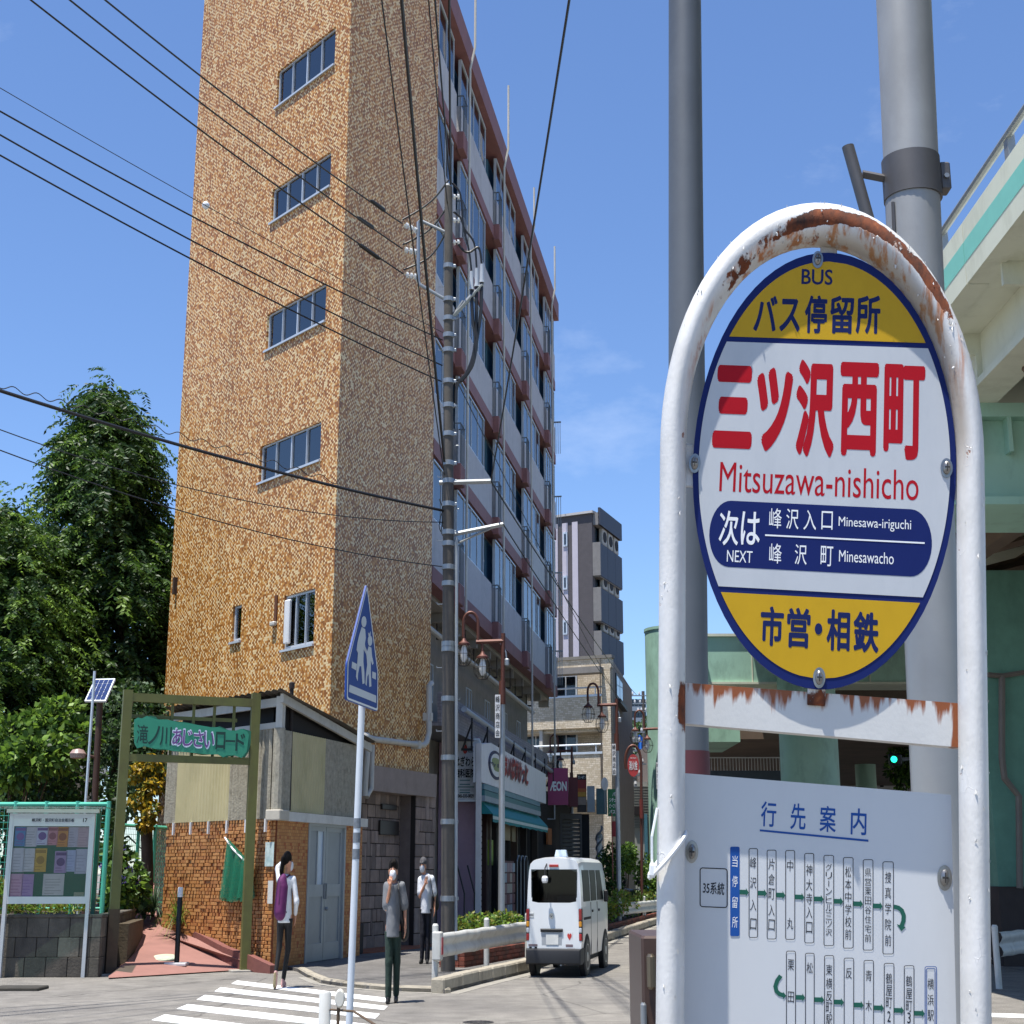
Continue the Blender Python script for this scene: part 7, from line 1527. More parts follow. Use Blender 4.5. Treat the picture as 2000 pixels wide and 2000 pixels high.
stop = thing('bus_stop_sign', 'rusty white arched bus stop frame with round yellow and white plate and route board', 'bus stop', M=BM)
def rust_paint():
    m = bpy.data.materials.new('rusty_white_paint'); m.use_nodes = True; n, l = m.node_tree.nodes, m.node_tree.links; b = n['Principled BSDF']
    def N(t, **k):
        q = n.new(t)
        for a, v in k.items(): setattr(q, a, v)
        return q
    def math_(op, a, b_=None, c=None):
        q = N('ShaderNodeMath', operation=op)
        for i, v in enumerate((a, b_, c)):
            if v is None: continue
            if hasattr(v, 'links') or hasattr(v, 'is_linked'): l.new(v, q.inputs[i])
            else: q.inputs[i].default_value = v
        return q.outputs[0]
    def noise(vec, s, d=8, r=.65):
        q = N('ShaderNodeTexNoise'); q.inputs['Scale'].default_value = s; q.inputs['Detail'].default_value = d; q.inputs['Roughness'].default_value = r; l.new(vec, q.inputs['Vector']); return q.outputs['Fac']
    def smooth(x, a, b_):
        q = N('ShaderNodeMapRange', interpolation_type='SMOOTHSTEP'); l.new(x, q.inputs[0]); q.inputs[1].default_value = a; q.inputs[2].default_value = b_; return q.outputs[0]
    tc_ = N('ShaderNodeTexCoord'); sp = N('ShaderNodeSeparateXYZ'); l.new(tc_.outputs['Object'], sp.inputs[0]); X, Y, Z = sp.outputs; obj = tc_.outputs['Object']
    dz = math_('SUBTRACT', Z, BH); rad = math_('SQRT', math_('ADD', math_('MULTIPLY', X, X), math_('MULTIPLY', dz, dz)))
    n1, n2, n3 = noise(obj, 9), noise(obj, 42), noise(obj, 130, 4)
    # old paint lost along the inner front edge of the arch crown
    inner = math_('MULTIPLY', smooth(rad, .366, .345), smooth(rad, .322, .334)); crown = smooth(dz, .10, .27)
    rgt = smooth(math_('ADD', X, .5), .28, .5)
    amt = math_('MULTIPLY', math_('MULTIPLY', inner, crown), math_('MULTIPLY_ADD', rgt, .22, .8))
    rust = smooth(math_('ADD', math_('MULTIPLY', amt, .95), math_('ADD', math_('MULTIPLY_ADD', n2, .9, -.72), math_('MULTIPLY_ADD', n1, 1.5, -.78))), .42, .5)
    # joints: crossbar ends, flaking patches down the tubes
    jz = math_('ABSOLUTE', math_('SUBTRACT', dz, -.33)); joint = math_('MULTIPLY', smooth(jz, .085, .0), smooth(math_('ABSOLUTE', X), .318, .300))
    rustj = smooth(math_('ADD', joint, math_('MULTIPLY_ADD', n2, .9, -.75)), .35, .5)
    flake = smooth(math_('ADD', n1, math_('MULTIPLY', n2, .5)), .93, .95)
    allr = math_('MAXIMUM', math_('MAXIMUM', rust, rustj), math_('MULTIPLY', flake, .8))
    # run-off stains on the inner face
    mp_ = N('ShaderNodeMapping'); mp_.inputs['Scale'].default_value = (38, 38, 5); l.new(obj, mp_.inputs[0]); st = noise(mp_.outputs[0], 1.0, 5)
    stain = math_('MULTIPLY', math_('MULTIPLY', smooth(rad, .352, .335), smooth(dz, .04, .2)), smooth(st, .47, .62))
    rcol = N('ShaderNodeValToRGB'); e = rcol.color_ramp.elements; e[0].position = .3; e[0].color = (*lin('2c1a12'), 1); e[1].position = .62; e[1].color = (*lin('7a3d1c'), 1); x3 = e.new(.8); x3.color = (*lin('a86a3a'), 1); l.new(n2, rcol.inputs[0])
    wcol = N('ShaderNodeValToRGB'); e = wcol.color_ramp.elements; e[0].color = (*lin('c2c1bd'), 1); e[0].position = .3; e[1].color = (*lin('dedddb'), 1); e[1].position = .7; l.new(n1, wcol.inputs[0])
    m1 = N('ShaderNodeMix', data_type='RGBA'); m1.inputs[7].default_value = (*lin('b0641e'), 1); l.new(math_('MULTIPLY', stain, .92), m1.inputs[0]); l.new(wcol.outputs[0], m1.inputs[6])
    dirt = math_('MULTIPLY', smooth(rad, .335, .308), math_('MULTIPLY', smooth(dz, -.05, .05), .55)); m0 = N('ShaderNodeMix', data_type='RGBA'); m0.inputs[7].default_value = (*lin('7d6a4c'), 1); l.new(dirt, m0.inputs[0]); l.new(m1.outputs[2], m0.inputs[6])
    m2 = N('ShaderNodeMix', data_type='RGBA'); l.new(allr, m2.inputs[0]); l.new(m0.outputs[2], m2.inputs[6]); l.new(rcol.outputs[0], m2.inputs[7]); l.new(m2.outputs[2], b.inputs['Base Color'])
    rg = math_('MULTIPLY_ADD', allr, .45, .4); l.new(rg, b.inputs['Roughness'])
    vor = N('ShaderNodeTexVoronoi', feature='DISTANCE_TO_EDGE'); vor.inputs['Scale'].default_value = 46; l.new(obj, vor.inputs['Vector']); crk = math_('MULTIPLY', smooth(vor.outputs['Distance'], .03, .0), smooth(n1, .56, .66))
    hgt = math_('ADD', math_('MULTIPLY', allr, -1.2), math_('ADD', math_('MULTIPLY', n3, .35), math_('MULTIPLY', crk, .45))); bu = N('ShaderNodeBump'); bu.inputs['Strength'].default_value = .55; bu.inputs['Distance'].default_value = .0025; l.new(hgt, bu.inputs['Height']); l.new(bu.outputs[0], b.inputs['Normal'])
    return m
M_RUSTW = rust_paint()
# arch tube
TR_ = .0305; xl = (bs(1314, 950)[0] + bs(1309, 1900)[0]) / 2; xr_ = (bs(1895, 950)[0] + bs(1905, 1900)[0]) / 2; RA = (xr_ - xl) / 2; xc = (xl + xr_) / 2
top_z = bs(1594, 400)[1] - TR_; zc_ = top_z - RA
def line_fit(pts):
    q = [bs(*p) for p in pts]; k = np.polyfit([w[1] for w in q], [w[0] for w in q], 1); return lambda z: k[0] * z + k[1]
XL = line_fit([(1314, 950), (1313, 1222), (1311, 1605), (1309, 1900)]); XR = line_fit([(1895.5, 950), (1897, 1222), (1903, 1605), (1905, 1900)])
def tube_pt(w, z): return (XL(z) + (XR(z) - XL(z)) * w, 0, z)
P = [tube_pt(0, z) for z in np.linspace(-.3, zc_, 24)] + [tube_pt((1 - math.cos(t)) / 2, zc_ + RA * math.sin(t)) for t in np.linspace(0, math.pi, 40)[1:-1]] + [tube_pt(1, z) for z in np.linspace(zc_, -.3, 24)]
m = MB(); m.tube(P, TR_, 28); m.build('arch_tube', M_RUSTW, stop, False, True)
# loose paint flakes curling off the tube
rng = np.random.default_rng(4)
M_FLK = mat('paint_flake', 'd2d1cd', .5, var=.05)
fk = MB()
for k in range(110):
    side = rng.random()
    if side < .5:
        t = rng.uniform(.3, math.pi - .3); cz = zc_ + RA * math.sin(t); cx = tube_pt((1 - math.cos(t)) / 2, cz)[0]
        w = rng.uniform(-1.2, 1.2); dirx, dirz = -math.cos(t), math.sin(t); rr = TR_ + .001; px, pz, py = cx + dirx * math.sin(w) * rr, cz + dirz * math.sin(w) * rr, -math.cos(w) * rr
    else:
        pz = rng.uniform(1.35, BH - .02); cx = tube_pt(0 if side < .75 else 1, pz)[0]; w = rng.uniform(-1.4, 1.4); rr = TR_ + .001; px, py = cx + math.sin(w) * rr, -math.cos(w) * rr
    a = rng.uniform(0, 6.28); s_ = rng.uniform(.0015, .0042); u1 = Vector((math.cos(a) * math.cos(w), math.sin(w) * math.cos(a), math.sin(a))); nrm = Vector((math.sin(w), -math.cos(w), 0)); u2 = u1.cross(nrm)
    p0 = Vector((px, py, pz)); fk.add([p0 - u1 * s_, p0 + u2 * s_ * .7, p0 + u1 * s_ * .8 + nrm * s_ * .5, p0 - u2 * s_ * .6], [(0, 1, 2, 3)])
stuff(fk.build('paint_flakes', M_FLK, stop, False))
# round plate
def disc_pts(r_, n=72, z0=None, z1=None):
    pts = [(r_ * math.cos(t), BH + r_ * math.sin(t)) for t in np.linspace(0, 2 * math.pi, n, endpoint=False)]
    if z0 is None: return pts
    out = []
    z0 = max(z0, BH - r_ + 1e-5); z1 = min(z1, BH + r_ - 1e-5)
    zz_ = np.linspace(z0, z1, 40); wd = np.sqrt(np.maximum(0, r_ ** 2 - (zz_ - BH) ** 2))
    return [(w, z) for w, z in zip(wd, zz_)] + [(-w, z) for w, z in zip(wd[::-1], zz_[::-1])]
M_PW = mat('plate_white_enamel', 'b9bdc1', .4, var=.03, scale=14, spec=.2, dirt='a5abb1', dirt_amt=.4, dscale=7); M_PY = mat('plate_yellow', 'bd961a', .4, spec=.2, var=.05, scale=20, dirt='a07c18', dirt_amt=.3); M_PN = mat('plate_navy', '16235c', .4, spec=.15, var=.04, scale=20)
m = MB(); m.prism(disc_pts(.3), -.002, .002); plate = m.build('sign_plate', M_PN, stop, False)
zy, zy2, zl, zl2 = BH + .173, BH + .1655, BH - .1735, BH - .181
def part(name, poly, y, mt, parent=plate): mm = MB(); mm.prism(poly, y - .0002, y); return mm.build(name, mt, parent, False)
part('yellow_field', disc_pts(.2865, z0=zy, z1=9), -.0026, M_PY); part('white_field', disc_pts(.2865, z0=zl, z1=zy2), -.0026, M_PW); part('yellow_field', disc_pts(.2865, z0=0, z1=zl2), -.0026, M_PY)
def lt(cv, txt, x0, y0, x1, y1, mt, bold=.0, y=-.0030, parent=plate, name='lettering', slope=True):
    a0, a1, b0, b1 = bbx(cv, x0, y0, x1, y1); mm = MB(); put_text(mm, txt, a0, a1, b0, b1, y, bold); return mm.build(name, mt, parent, False)
lt(D_, 'BUS', 812, 457, 968, 535, W_['navy'], .015); 
for ch, x0, y0, x1, y1 in (('バ', 572, 590, 690, 770), ('ス', 702, 605, 805, 772), ('停', 828, 588, 940, 780), ('留', 955, 590, 1075, 782), ('所', 1085, 588, 1208, 782)): lt(D_, ch, x0, y0, x1, y1, W_['navy'], .026)
for ch, x0, y0, x1, y1, bo_ in (('三', 370, 940, 568, 1358, .05), ('ツ', 583, 950, 765, 1375, .055), ('沢', 783, 912, 978, 1403, .045), ('西', 1003, 925, 1198, 1397, .036), ('町', 1225, 935, 1432, 1415, .03)): lt(D_, ch, x0, y0, x1, y1, W_['red'], bo_)
lt(D_, 'Mitsuzawa-nishicho', 400, 1447, 1400, 1597, W_['red'], -.012)
# navy capsule
a0, a1, b0, b1 = bbx(E_, 347, 96, 1467, 432); rr = (b1 - b0) / 2; P = []
for cx, t0 in ((a1 - rr * 1.05, -90), (a0 + rr * 1.05, 90)):
    for t in np.linspace(R(t0), R(t0 + 180), 18): P.append((cx + rr * 1.05 * math.cos(t), (b0 + b1) / 2 + rr * math.sin(t)))
cap_ = part('next_stop_capsule', P, -.00285, M_PN)
lt(E_, '次', 398, 125, 495, 300, W_['wprint'], .012, -.0033, cap_); lt(E_, 'は', 508, 130, 603, 298, W_['wprint'], .012, -.0033, cap_); lt(E_, 'NEXT', 437, 326, 565, 384, W_['wprint'], -.005, -.0033, cap_)
for ch, x0, x1, y0, y1 in (('峰', 650, 712, 113, 213), ('沢', 735, 797, 116, 218), ('入', 822, 885, 122, 222), ('口', 912, 968, 128, 220)): lt(E_, ch, x0, y0, x1, y1, W_['wprint'], .0, -.0033, cap_)
lt(E_, 'Minesawa-iriguchi', 998, 163, 1362, 226, W_['wprint'], -.01, -.0033, cap_); lt(E_, 'Minesawacho', 1000, 330, 1275, 388, W_['wprint'], -.01, -.0033, cap_)
for ch, x0, x1, y0, y1 in (('峰', 650, 712, 290, 390), ('沢', 778, 838, 295, 396), ('町', 908, 970, 303, 404)): lt(E_, ch, x0, y0, x1, y1, W_['wprint'], .0, -.0033, cap_)
a0, a1, b0, b1 = bbx(E_, 628, 264, 1430, 272); part('divider_line', [(a0, b0), (a1, b0), (a1, b1), (a0, b1)], -.0033, W_['wprint'], cap_)
for ch, x0, y0, x1, y1 in (('市', 605, 605, 722, 805), ('営', 738, 612, 856, 815), ('相', 938, 622, 1055, 830), ('鉄', 1072, 632, 1200, 838)): lt(E_, ch, x0, y0, x1, y1, W_['navy'], .03)
a0, a1, b0, b1 = bbx(E_, 878, 690, 916, 748); part('middle_dot', [((a0 + a1) / 2 + (a1 - a0) / 2 * math.cos(t), (b0 + b1) / 2 + (b1 - b0) / 2 * math.sin(t)) for t in np.linspace(0, 6.283, 16, endpoint=False)], -.0030, W_['navy'])
M_SCR = mat('screw_steel', '8d8b88', .3, .8, var=.2, scale=80); M_SCRD = mat('screw_slot', '2a2826', .6)
def screw(u, v, r_, y, parent):
    a, b = bs(u, v); mm = MB(); mm.lathe([(r_ * 1.5, 0), (r_ * 1.5, -.0012), (r_, -.0014), (r_ * .95, -.004), (r_ * .6, -.0062), (.0005, -.0068)], 20, (a, y, b), 'y'); o = mm.build('screw', M_SCR, parent, False, True)
    mm = MB(); mm.box(a - r_ * .6, a + r_ * .6, y - .0072, y - .006, b - r_ * .12, b + r_ * .12); mm.box(a - r_ * .12, a + r_ * .12, y - .0073, y - .006, b - r_ * .6, b + r_ * .6); mm.build('cross_slot', M_SCRD, o, False)
screw(*D_(893, 410), .0085, -.003, stop); screw(*D_(275, 1433), .009, -.003, stop); screw(*D_(1540, 1457), .009, -.003, stop); screw(*E_(900, 965), .009, -.003, stop)
for x in (-1, 1):   # small tabs welding plate to tube
    mm = MB(); mm.bbox(min(x * .285, x * .32), max(x * .285, x * .32), .0025, .007, BH - .04, BH + .02, .002); mm.build('tab', M_RUSTW, stop, False)
mm = MB(); mm.bbox(-.02, .02, .0025, .007, BH + .285, BH + .32, .002); mm.build('tab', M_RUSTW, stop, False); mm = MB(); mm.bbox(-.02, .02, .0025, .007, BH - .32, BH - .285, .002); mm.build('tab', M_RUSTW, stop, False)
def bar_paint():
    m = mat('rusty_bar_paint', 'c9c9c6', .45, var=.06, scale=10, bump=.03, bscale=160, dirt='8f5a30', dirt_amt=.0); n, l = m.node_tree.nodes, m.node_tree.links; b = n['Principled BSDF']
    t = n.new('ShaderNodeTexCoord'); sp = n.new('ShaderNodeSeparateXYZ'); l.new(t.outputs['Object'], sp.inputs[0]); mp_ = n.new('ShaderNodeMapping'); mp_.inputs['Scale'].default_value = (30, 30, 6); l.new(t.outputs['Object'], mp_.inputs[0])
    no = n.new('ShaderNodeTexNoise'); no.inputs['Scale'].default_value = 1.6; no.inputs['Detail'].default_value = 6; l.new(mp_.outputs[0], no.inputs['Vector'])
    mr = n.new('ShaderNodeMapRange'); mr.inputs[1].default_value = BH - .345; mr.inputs[2].default_value = BH - .303; l.new(sp.outputs[2], mr.inputs[0]); ab = n.new('ShaderNodeMath'); ab.operation = 'ABSOLUTE'; l.new(sp.outputs[0], ab.inputs[0]); me_ = n.new('ShaderNodeMapRange'); me_.inputs[1].default_value = .27; me_.inputs[2].default_value = .305; l.new(ab.outputs[0], me_.inputs[0])
    mx_ = n.new('ShaderNodeMath'); mx_.operation = 'MAXIMUM'; l.new(mr.outputs[0], mx_.inputs[0]); l.new(me_.outputs[0], mx_.inputs[1]); mu = n.new('ShaderNodeMath'); mu.operation = 'MULTIPLY_ADD'; mu.inputs[1].default_value = .42; l.new(mx_.outputs[0], mu.inputs[0]); l.new(no.outputs['Fac'], mu.inputs[2])
    r2 = n.new('ShaderNodeMapRange'); r2.inputs[1].default_value = .8; r2.inputs[2].default_value = .92; l.new(mu.outputs[0], r2.inputs[0]); mi = n.new('ShaderNodeMix'); mi.data_type = 'RGBA'; mi.inputs[7].default_value = (*lin('8a4a20'), 1); src = b.inputs['Base Color'].links[0].from_socket; l.new(r2.outputs[0], mi.inputs[0]); l.new(src, mi.inputs[6]); l.new(mi.outputs[2], b.inputs['Base Color']); return m
cb0, cb1 = BH - .357, BH - .303
q_ = [bs(*p) for p in ((1343, 1412), (1873, 1458.5), (1871, 1372), (1341, 1332))]; q_ = [(q_[0][0] - .018, q_[0][1]), (q_[1][0] + .018, q_[1][1]), (q_[2][0] + .018, q_[2][1]), (q_[3][0] - .018, q_[3][1])]
m = MB(); m.prism(q_, .008, .036); m.build('crossbar', bar_paint(), stop, False)
# route board
bl_, br_ = -.293, .306; bt_ = BH - .416; YB = .040
q_ = [Vector(bs(*p)) for p in ((1337, 1506), (1869, 1549), (1880, 2000), (1337, 2000))]; q_[2] = q_[1] + (q_[2] - q_[1]) * 1.6; q_[3] = q_[0] + (q_[3] - q_[0]) * 1.55
m = MB(); m.prism([tuple(p) for p in q_], YB, YB + .004); board = m.build('route_board', mat('board_white', 'c4c7ca', .22, var=.02, scale=9, dirt='b5b8bc', dirt_amt=.3, dscale=5), stop, False)
Yp = YB - .0003
def bl(txt, x0, y0, x1, y1, mt, bold=0.0): return lt(F_, txt, x0, y0, x1, y1, mt, bold, Yp, board)
for ch, x0, y0, x1, y1 in (('行', 618, 290, 697, 420), ('先', 770, 300, 848, 435), ('案', 920, 312, 1003, 447), ('内', 1080, 325, 1160, 462)): bl(ch, x0, y0, x1, y1, W_['blue'], .012)
def bpoly(name, pts, mt, y=Yp): mm = MB(); mm.prism([bs(*F_(*q)) for q in pts], y - .0003, y); return mm.build(name, mt, board, False)
bpoly('underline', [(612, 433), (1170, 486), (1170, 497), (612, 443)], W_['blue'])
def rbox_pts(x0, y0, x1, y1, r_):
    P = []
    for cx, cy, t0 in ((x1 - r_, y1 - r_, 0), (x0 + r_, y1 - r_, 90), (x0 + r_, y0 + r_, 180), (x1 - r_, y0 + r_, 270)):
        for t in np.linspace(R(t0), R(t0 + 90), 6): P.append((cx + r_ * math.cos(t), cy + r_ * math.sin(t)))
    return P
def outline(x0, y0, x1, y1, r_, w, mt, skew=.0):
    o = rbox_pts(x0, y0, x1, y1, r_); i = rbox_pts(x0 + w, y0 + w, x1 - w, y1 - w, max(1, r_ - w)); n = len(o); mm = MB()
    f = lambda q: bs(*F_(q[0], q[1] + skew * (q[0] - x0))); V = [(f(q)[0], Yp - .0003, f(q)[1]) for q in o + i]; mm.add(V, [(k, (k + 1) % n, (k + 1) % n + n, k + n) for k in range(n)]); return mm.build('stop_box', mt, board, False)
outline(303, 628, 447, 832, 16, 5, W_['blk'], .04); bl('35系統', 320, 703, 430, 768, W_['blk'], .012)
bpoly('stop_box_filled', rbox_pts(460, 522, 508, 982, 8), W_['blue'])
for ch, y in zip('当停留所', (597, 700, 808, 910)): lt(F_, ch, 470, y - 29, 498, y + 29, W_['wprint'], .0, Yp - .0005, board)
rowA = [(555, 602, 530, 990, '峰沢入口', (605, 708, 822, 920)), (648, 697, 538, 998, '片倉町入口', (612, 690, 765, 848, 925)), (743, 793, 540, 1000, '中丸', (620, 917)), (841, 891, 555, 1018, '神大寺入口', (642, 718, 790, 860, 938)), (940, 993, 565, 1032, 'グリーンヒル三ツ沢', tuple(np.linspace(628, 962, 9))), (1040, 1093, 576, 1045, '松本中学校前', tuple(np.linspace(652, 972, 6))), (1142, 1195, 587, 1055, '県営栗田谷住宅前', tuple(np.linspace(655, 992, 8))), (1243, 1300, 598, 1075, '捜真学院前', (680, 760, 840, 922, 1003))]
for x0, x1, y0, y1, t, ys_ in rowA:
    outline(x0, y0, x1, y1, 10, 3.2, W_['blk'])
    hgt = min(58, (ys_[1] - ys_[0]) * .86); xm = (x0 + x1) / 2
    for ch, y in zip(t, ys_):
        mm = MB()
        if ch == 'ー': a0, a1, b0, b1 = bbx(F_, xm - 2, y - hgt * .42, xm + 2, y + hgt * .42); mm.add([(a0, Yp, b0), (a1, Yp, b0), (a1, Yp, b1), (a0, Yp, b1)], [(0, 1, 2, 3)])
        else: a0, a1, b0, b1 = bbx(F_, xm - 16, y - hgt / 2, xm + 16, y + hgt / 2); put_text(mm, ch, a0, a1, b0, b1, Yp, .0)
        mm.build('lettering', W_['blk'], board, False)
def arrow(x0, x1, y): bpoly('arrow', [(x0, y - 12), (x1 - 14, y - 11), (x1 - 14, y - 20), (x1, y + 2), (x1 - 14, y + 22), (x1 - 14, y + 13), (x0, y + 12)], W_['green'])
for x0, x1, y in ((508, 555, 755), (602, 648, 760), (697, 743, 770), (793, 841, 780), (891, 940, 790), (993, 1040, 802), (1093, 1142, 815), (1195, 1243, 826)): arrow(x0, x1, y)
def band_curve(pts, w, name='curl_arrow'):
    P = [Vector((p[0], p[1])) for p in pts]; L_, R_2 = [], []
    for i in range(len(P)):
        d = (P[min(i + 1, len(P) - 1)] - P[max(0, i - 1)]).normalized(); nn_ = Vector((-d.y, d.x)) * w; L_.append(P[i] + nn_); R_2.append(P[i] - nn_)
    mm = MB(); V = [(bs(*F_(*q))[0], Yp - .0002, bs(*F_(*q))[1]) for q in L_ + R_2]; n = len(P); mm.add(V, [(k, k + 1, n + k + 1, n + k) for k in range(n - 1)]); return mm.build(name, W_['green'], board, False)
band_curve([(1300, 830), (1325, 836), (1342, 850), (1352, 875), (1350, 905), (1340, 932)], 11); bpoly('arrow_head', [(1316, 920), (1340, 956), (1362, 935)], W_['green'])
rowB = [(747, 797, 1057, '栗田', (1130, 1295)), (845, 893, 1068, '松', (1145,)), (943, 994, 1080, '東横反町駅', (1155, 1225, 1290, 1350, 1412)), (1044, 1096, 1093, '反', (1172,)), (1146, 1198, 1105, '青木', (1185, 1340)), (1250, 1303, 1120, '鶴屋町2', (1200, 1262, 1325, 1395)), (1353, 1406, 1132, '鶴屋町3', (1213, 1278, 1342, 1402)), (1460, 1522, 1137, '横浜駅', (1228, 1310, 1390))]
for x0, x1, y0, t, ys_ in rowB:
    outline(x0, y0, x1, y0 + 470, 10, 3.2, W_['blk'] if x0 != 1460 else W_['blue'])
    if x0 == 1460: outline(x0 + 8, y0 + 9, x1 - 8, y0 + 461, 8, 3.0, W_['blue'])
    xm = (x0 + x1) / 2
    for ch, y in zip(t, ys_): mm = MB(); a0, a1, b0, b1 = bbx(F_, xm - (16 if not ch.isdigit() else 9), y - 28, xm + (16 if not ch.isdigit() else 9), y + 28); put_text(mm, ch, a0, a1, b0, b1, Yp, .0); mm.build('lettering', W_['blk'], board, False)
for x0, x1, y in ((797, 845, 1296), (893, 943, 1308), (994, 1044, 1320), (1096, 1146, 1335), (1198, 1250, 1350), (1303, 1353, 1363), (1406, 1460, 1378)): arrow(x0, x1, y)
band_curve([(720, 1185), (702, 1210), (692, 1240), (698, 1265), (714, 1280), (735, 1286)], 11); bpoly('arrow_head', [(732, 1268), (748, 1288), (732, 1306)], W_['green'])
screw(*F_(263, 548), .0095, YB, stop); screw(*F_(1562, 682), .0105, YB, stop)
# white cable tie on the left tube
tie = thing('cable_tie', 'white plastic cable tie looped round the left tube of the bus stop', 'cable tie', M=BM)
c = bs(1311, 1670); P = []
for t in np.linspace(0, 2 * math.pi, 22, endpoint=False): P.append((c[0] + .038 * math.cos(t) - .008, .036 * math.sin(t), c[1] + .028 * math.cos(t) + .006 * math.sin(t)))
m = MB(); m.tube(P, .0042, 6, closed=True); m.build('band', W_['wprint'], tie, False, True); a = bs(1274, 1698); m = MB(); m.bbox(a[0] - .006, a[0] + .008, -.03, -.015, a[1] - .01, a[1] + .008, .003); m.build('buckle', W_['wprint'], tie, False); m = MB(); m.tube([(a[0], -.02, a[1]), (a[0] - .004, -.02, a[1] + .04), (a[0] + .004, -.01, a[1] + .075)], .003, 5); m.build('tail', W_['wprint'], tie, False)
# ================================================================== GREY POLES behind the stop
M_GP = mat('galvanised_pole', '9a9a98', .45, .3, var=.12, scale=3, dirt='7a7a78', dirt_amt=.5, dscale=2); M_GPD = mat('dark_pole', '63676b', .5, .35, var=.12, scale=3, dirt='4a4d51', dirt_amt=.5, dscale=2)
def tall_pole(name, label, ends, Y, mt, wid):
    """ends: ((u,v),(u,v)) centre line; wid: px widths at those ends"""
    p, q = at(*ends[0], Y), at(*ends[1], Y); dpt = lambda P_: (P_.y * _c + (P_.z - EYE) * _s); r0, r1 = wid[0] * dpt(p) / F_PX / 2, wid[1] * dpt(q) / F_PX / 2
    d = (p - q) / (p.z - q.z); base = q - d * q.z; topp = p + d * 2.5; rb = r1 + (r1 - r0) * q.z / (p.z - q.z); rt = r0 - (r1 - r0) * 2.5 / (p.z - q.z)
    t = thing(name, label, 'pole', tuple(base)); m = MB(); n = 14; m.tube([base + (topp - base) * k / n for k in range(n + 1)], [rb + (rt - rb) * k / n for k in range(n + 1)], 28); m.build('shaft', mt, t, smooth=True)
    return t, lambda z: base + (topp - base) * ((z - base.z) / (topp.z - base.z)), lambda z: rb + (rt - rb) * ((z - base.z) / (topp.z - base.z))
lp2, ax2, rd2 = tall_pole('steel_pole', 'slim dark grey steel pole behind the left side of the bus stop sign', ((1337.5, 0), (1345, 1470)), 4.0, M_GPD, (63, 79))
z = at(1345, 1490, 4.0).z; m = MB(Matrix.Translation(ax2(z))); r_ = rd2(z) + .0015; m.lathe([(r_, -.05), (r_ + .001, -.05), (r_ + .001, .03), (r_, .03)], 24); m.build('warning_wrap', mat('wrap_maroon', '5a2a30', .6, var=.2), lp2, smooth=True)
rp2, ax3, rd3 = tall_pole('steel_pole', 'thick grey steel pole with a clamped tube behind the right side of the sign', ((1765, 0), (1832, 1500)), 4.6, M_GP, (104, 106))
zc2 = at(1790, 352, 4.6).z; c = ax3(zc2); r_ = rd3(zc2)
M_CL = mat('clamp_steel', '5c5a5a', .5, .5, var=.15, dirt='46423e', dirt_amt=.5)
m = MB(Matrix.Translation(c)); m.lathe([(r_ + .001, -.075), (r_ + .006, -.075), (r_ + .006, .075), (r_ + .001, .075)], 32); m.build('clamp_band', M_CL, rp2, smooth=True)
m = MB(Matrix.Translation(c)); m.bbox(r_, r_ + .035, -.03, .03, -.045, .055, .004); ear = m.build('clamp_ear', M_CL, rp2); m = MB(Matrix.Translation(c)); m.lathe([(.009, -.04), (.009, .04)], 8, (r_ + .018, 0, .0), 'y'); m.build('bolt', W_['steel'], ear)
a_, b_ = at(1684, 340, 4.6), at(1735, 350, 4.6); m = MB(); m.tube([a_, b_], .016, 4); m.build('clamp_arm', M_CL, rp2)
p, q = at(1656, 286, 4.58), at(1716, 500, 4.58); m = MB(); m.tube([p, q], .021, 14); m.build('clamped_tube', M_CL, rp2, smooth=True)
m = MB(); m.tube([at(1744, 395, 4.55), at(1747, 470, 4.55)], .006, 6); m.build('strap', M_CL, rp2)
# brown cabinet left of the sign foot
cb = thing('brown_cabinet', 'brown steel cabinet with a padlock hasp at the foot of the sign', 'cabinet', tuple(at(1268, 1990, 2.35)))
a, b = at(1252, 1828, 2.35), at(1300, 2060, 2.35); M_BC = mat('cabinet_brown', '4d3c36', .45, .2, var=.12)
m = MB(); m.bbox(a.x, b.x + .1, 2.35, 2.6, 0, a.z, .004); m.build('case', M_BC, cb); m = MB(); q = at(1271, 1892, 2.34); m.bbox(q.x - .006, q.x + .006, 2.325, 2.35, q.z - .03, q.z + .022, .004); m.build('hasp', mat('hasp_bronze', '7a7060', .35, .8), cb)
m = MB(); q = at(1257, 1985, 2.34); m.bbox(q.x - .004, q.x + .004, 2.33, 2.35, q.z - .015, q.z + .02, .003); m.build('latch', W_['steel'], cb)
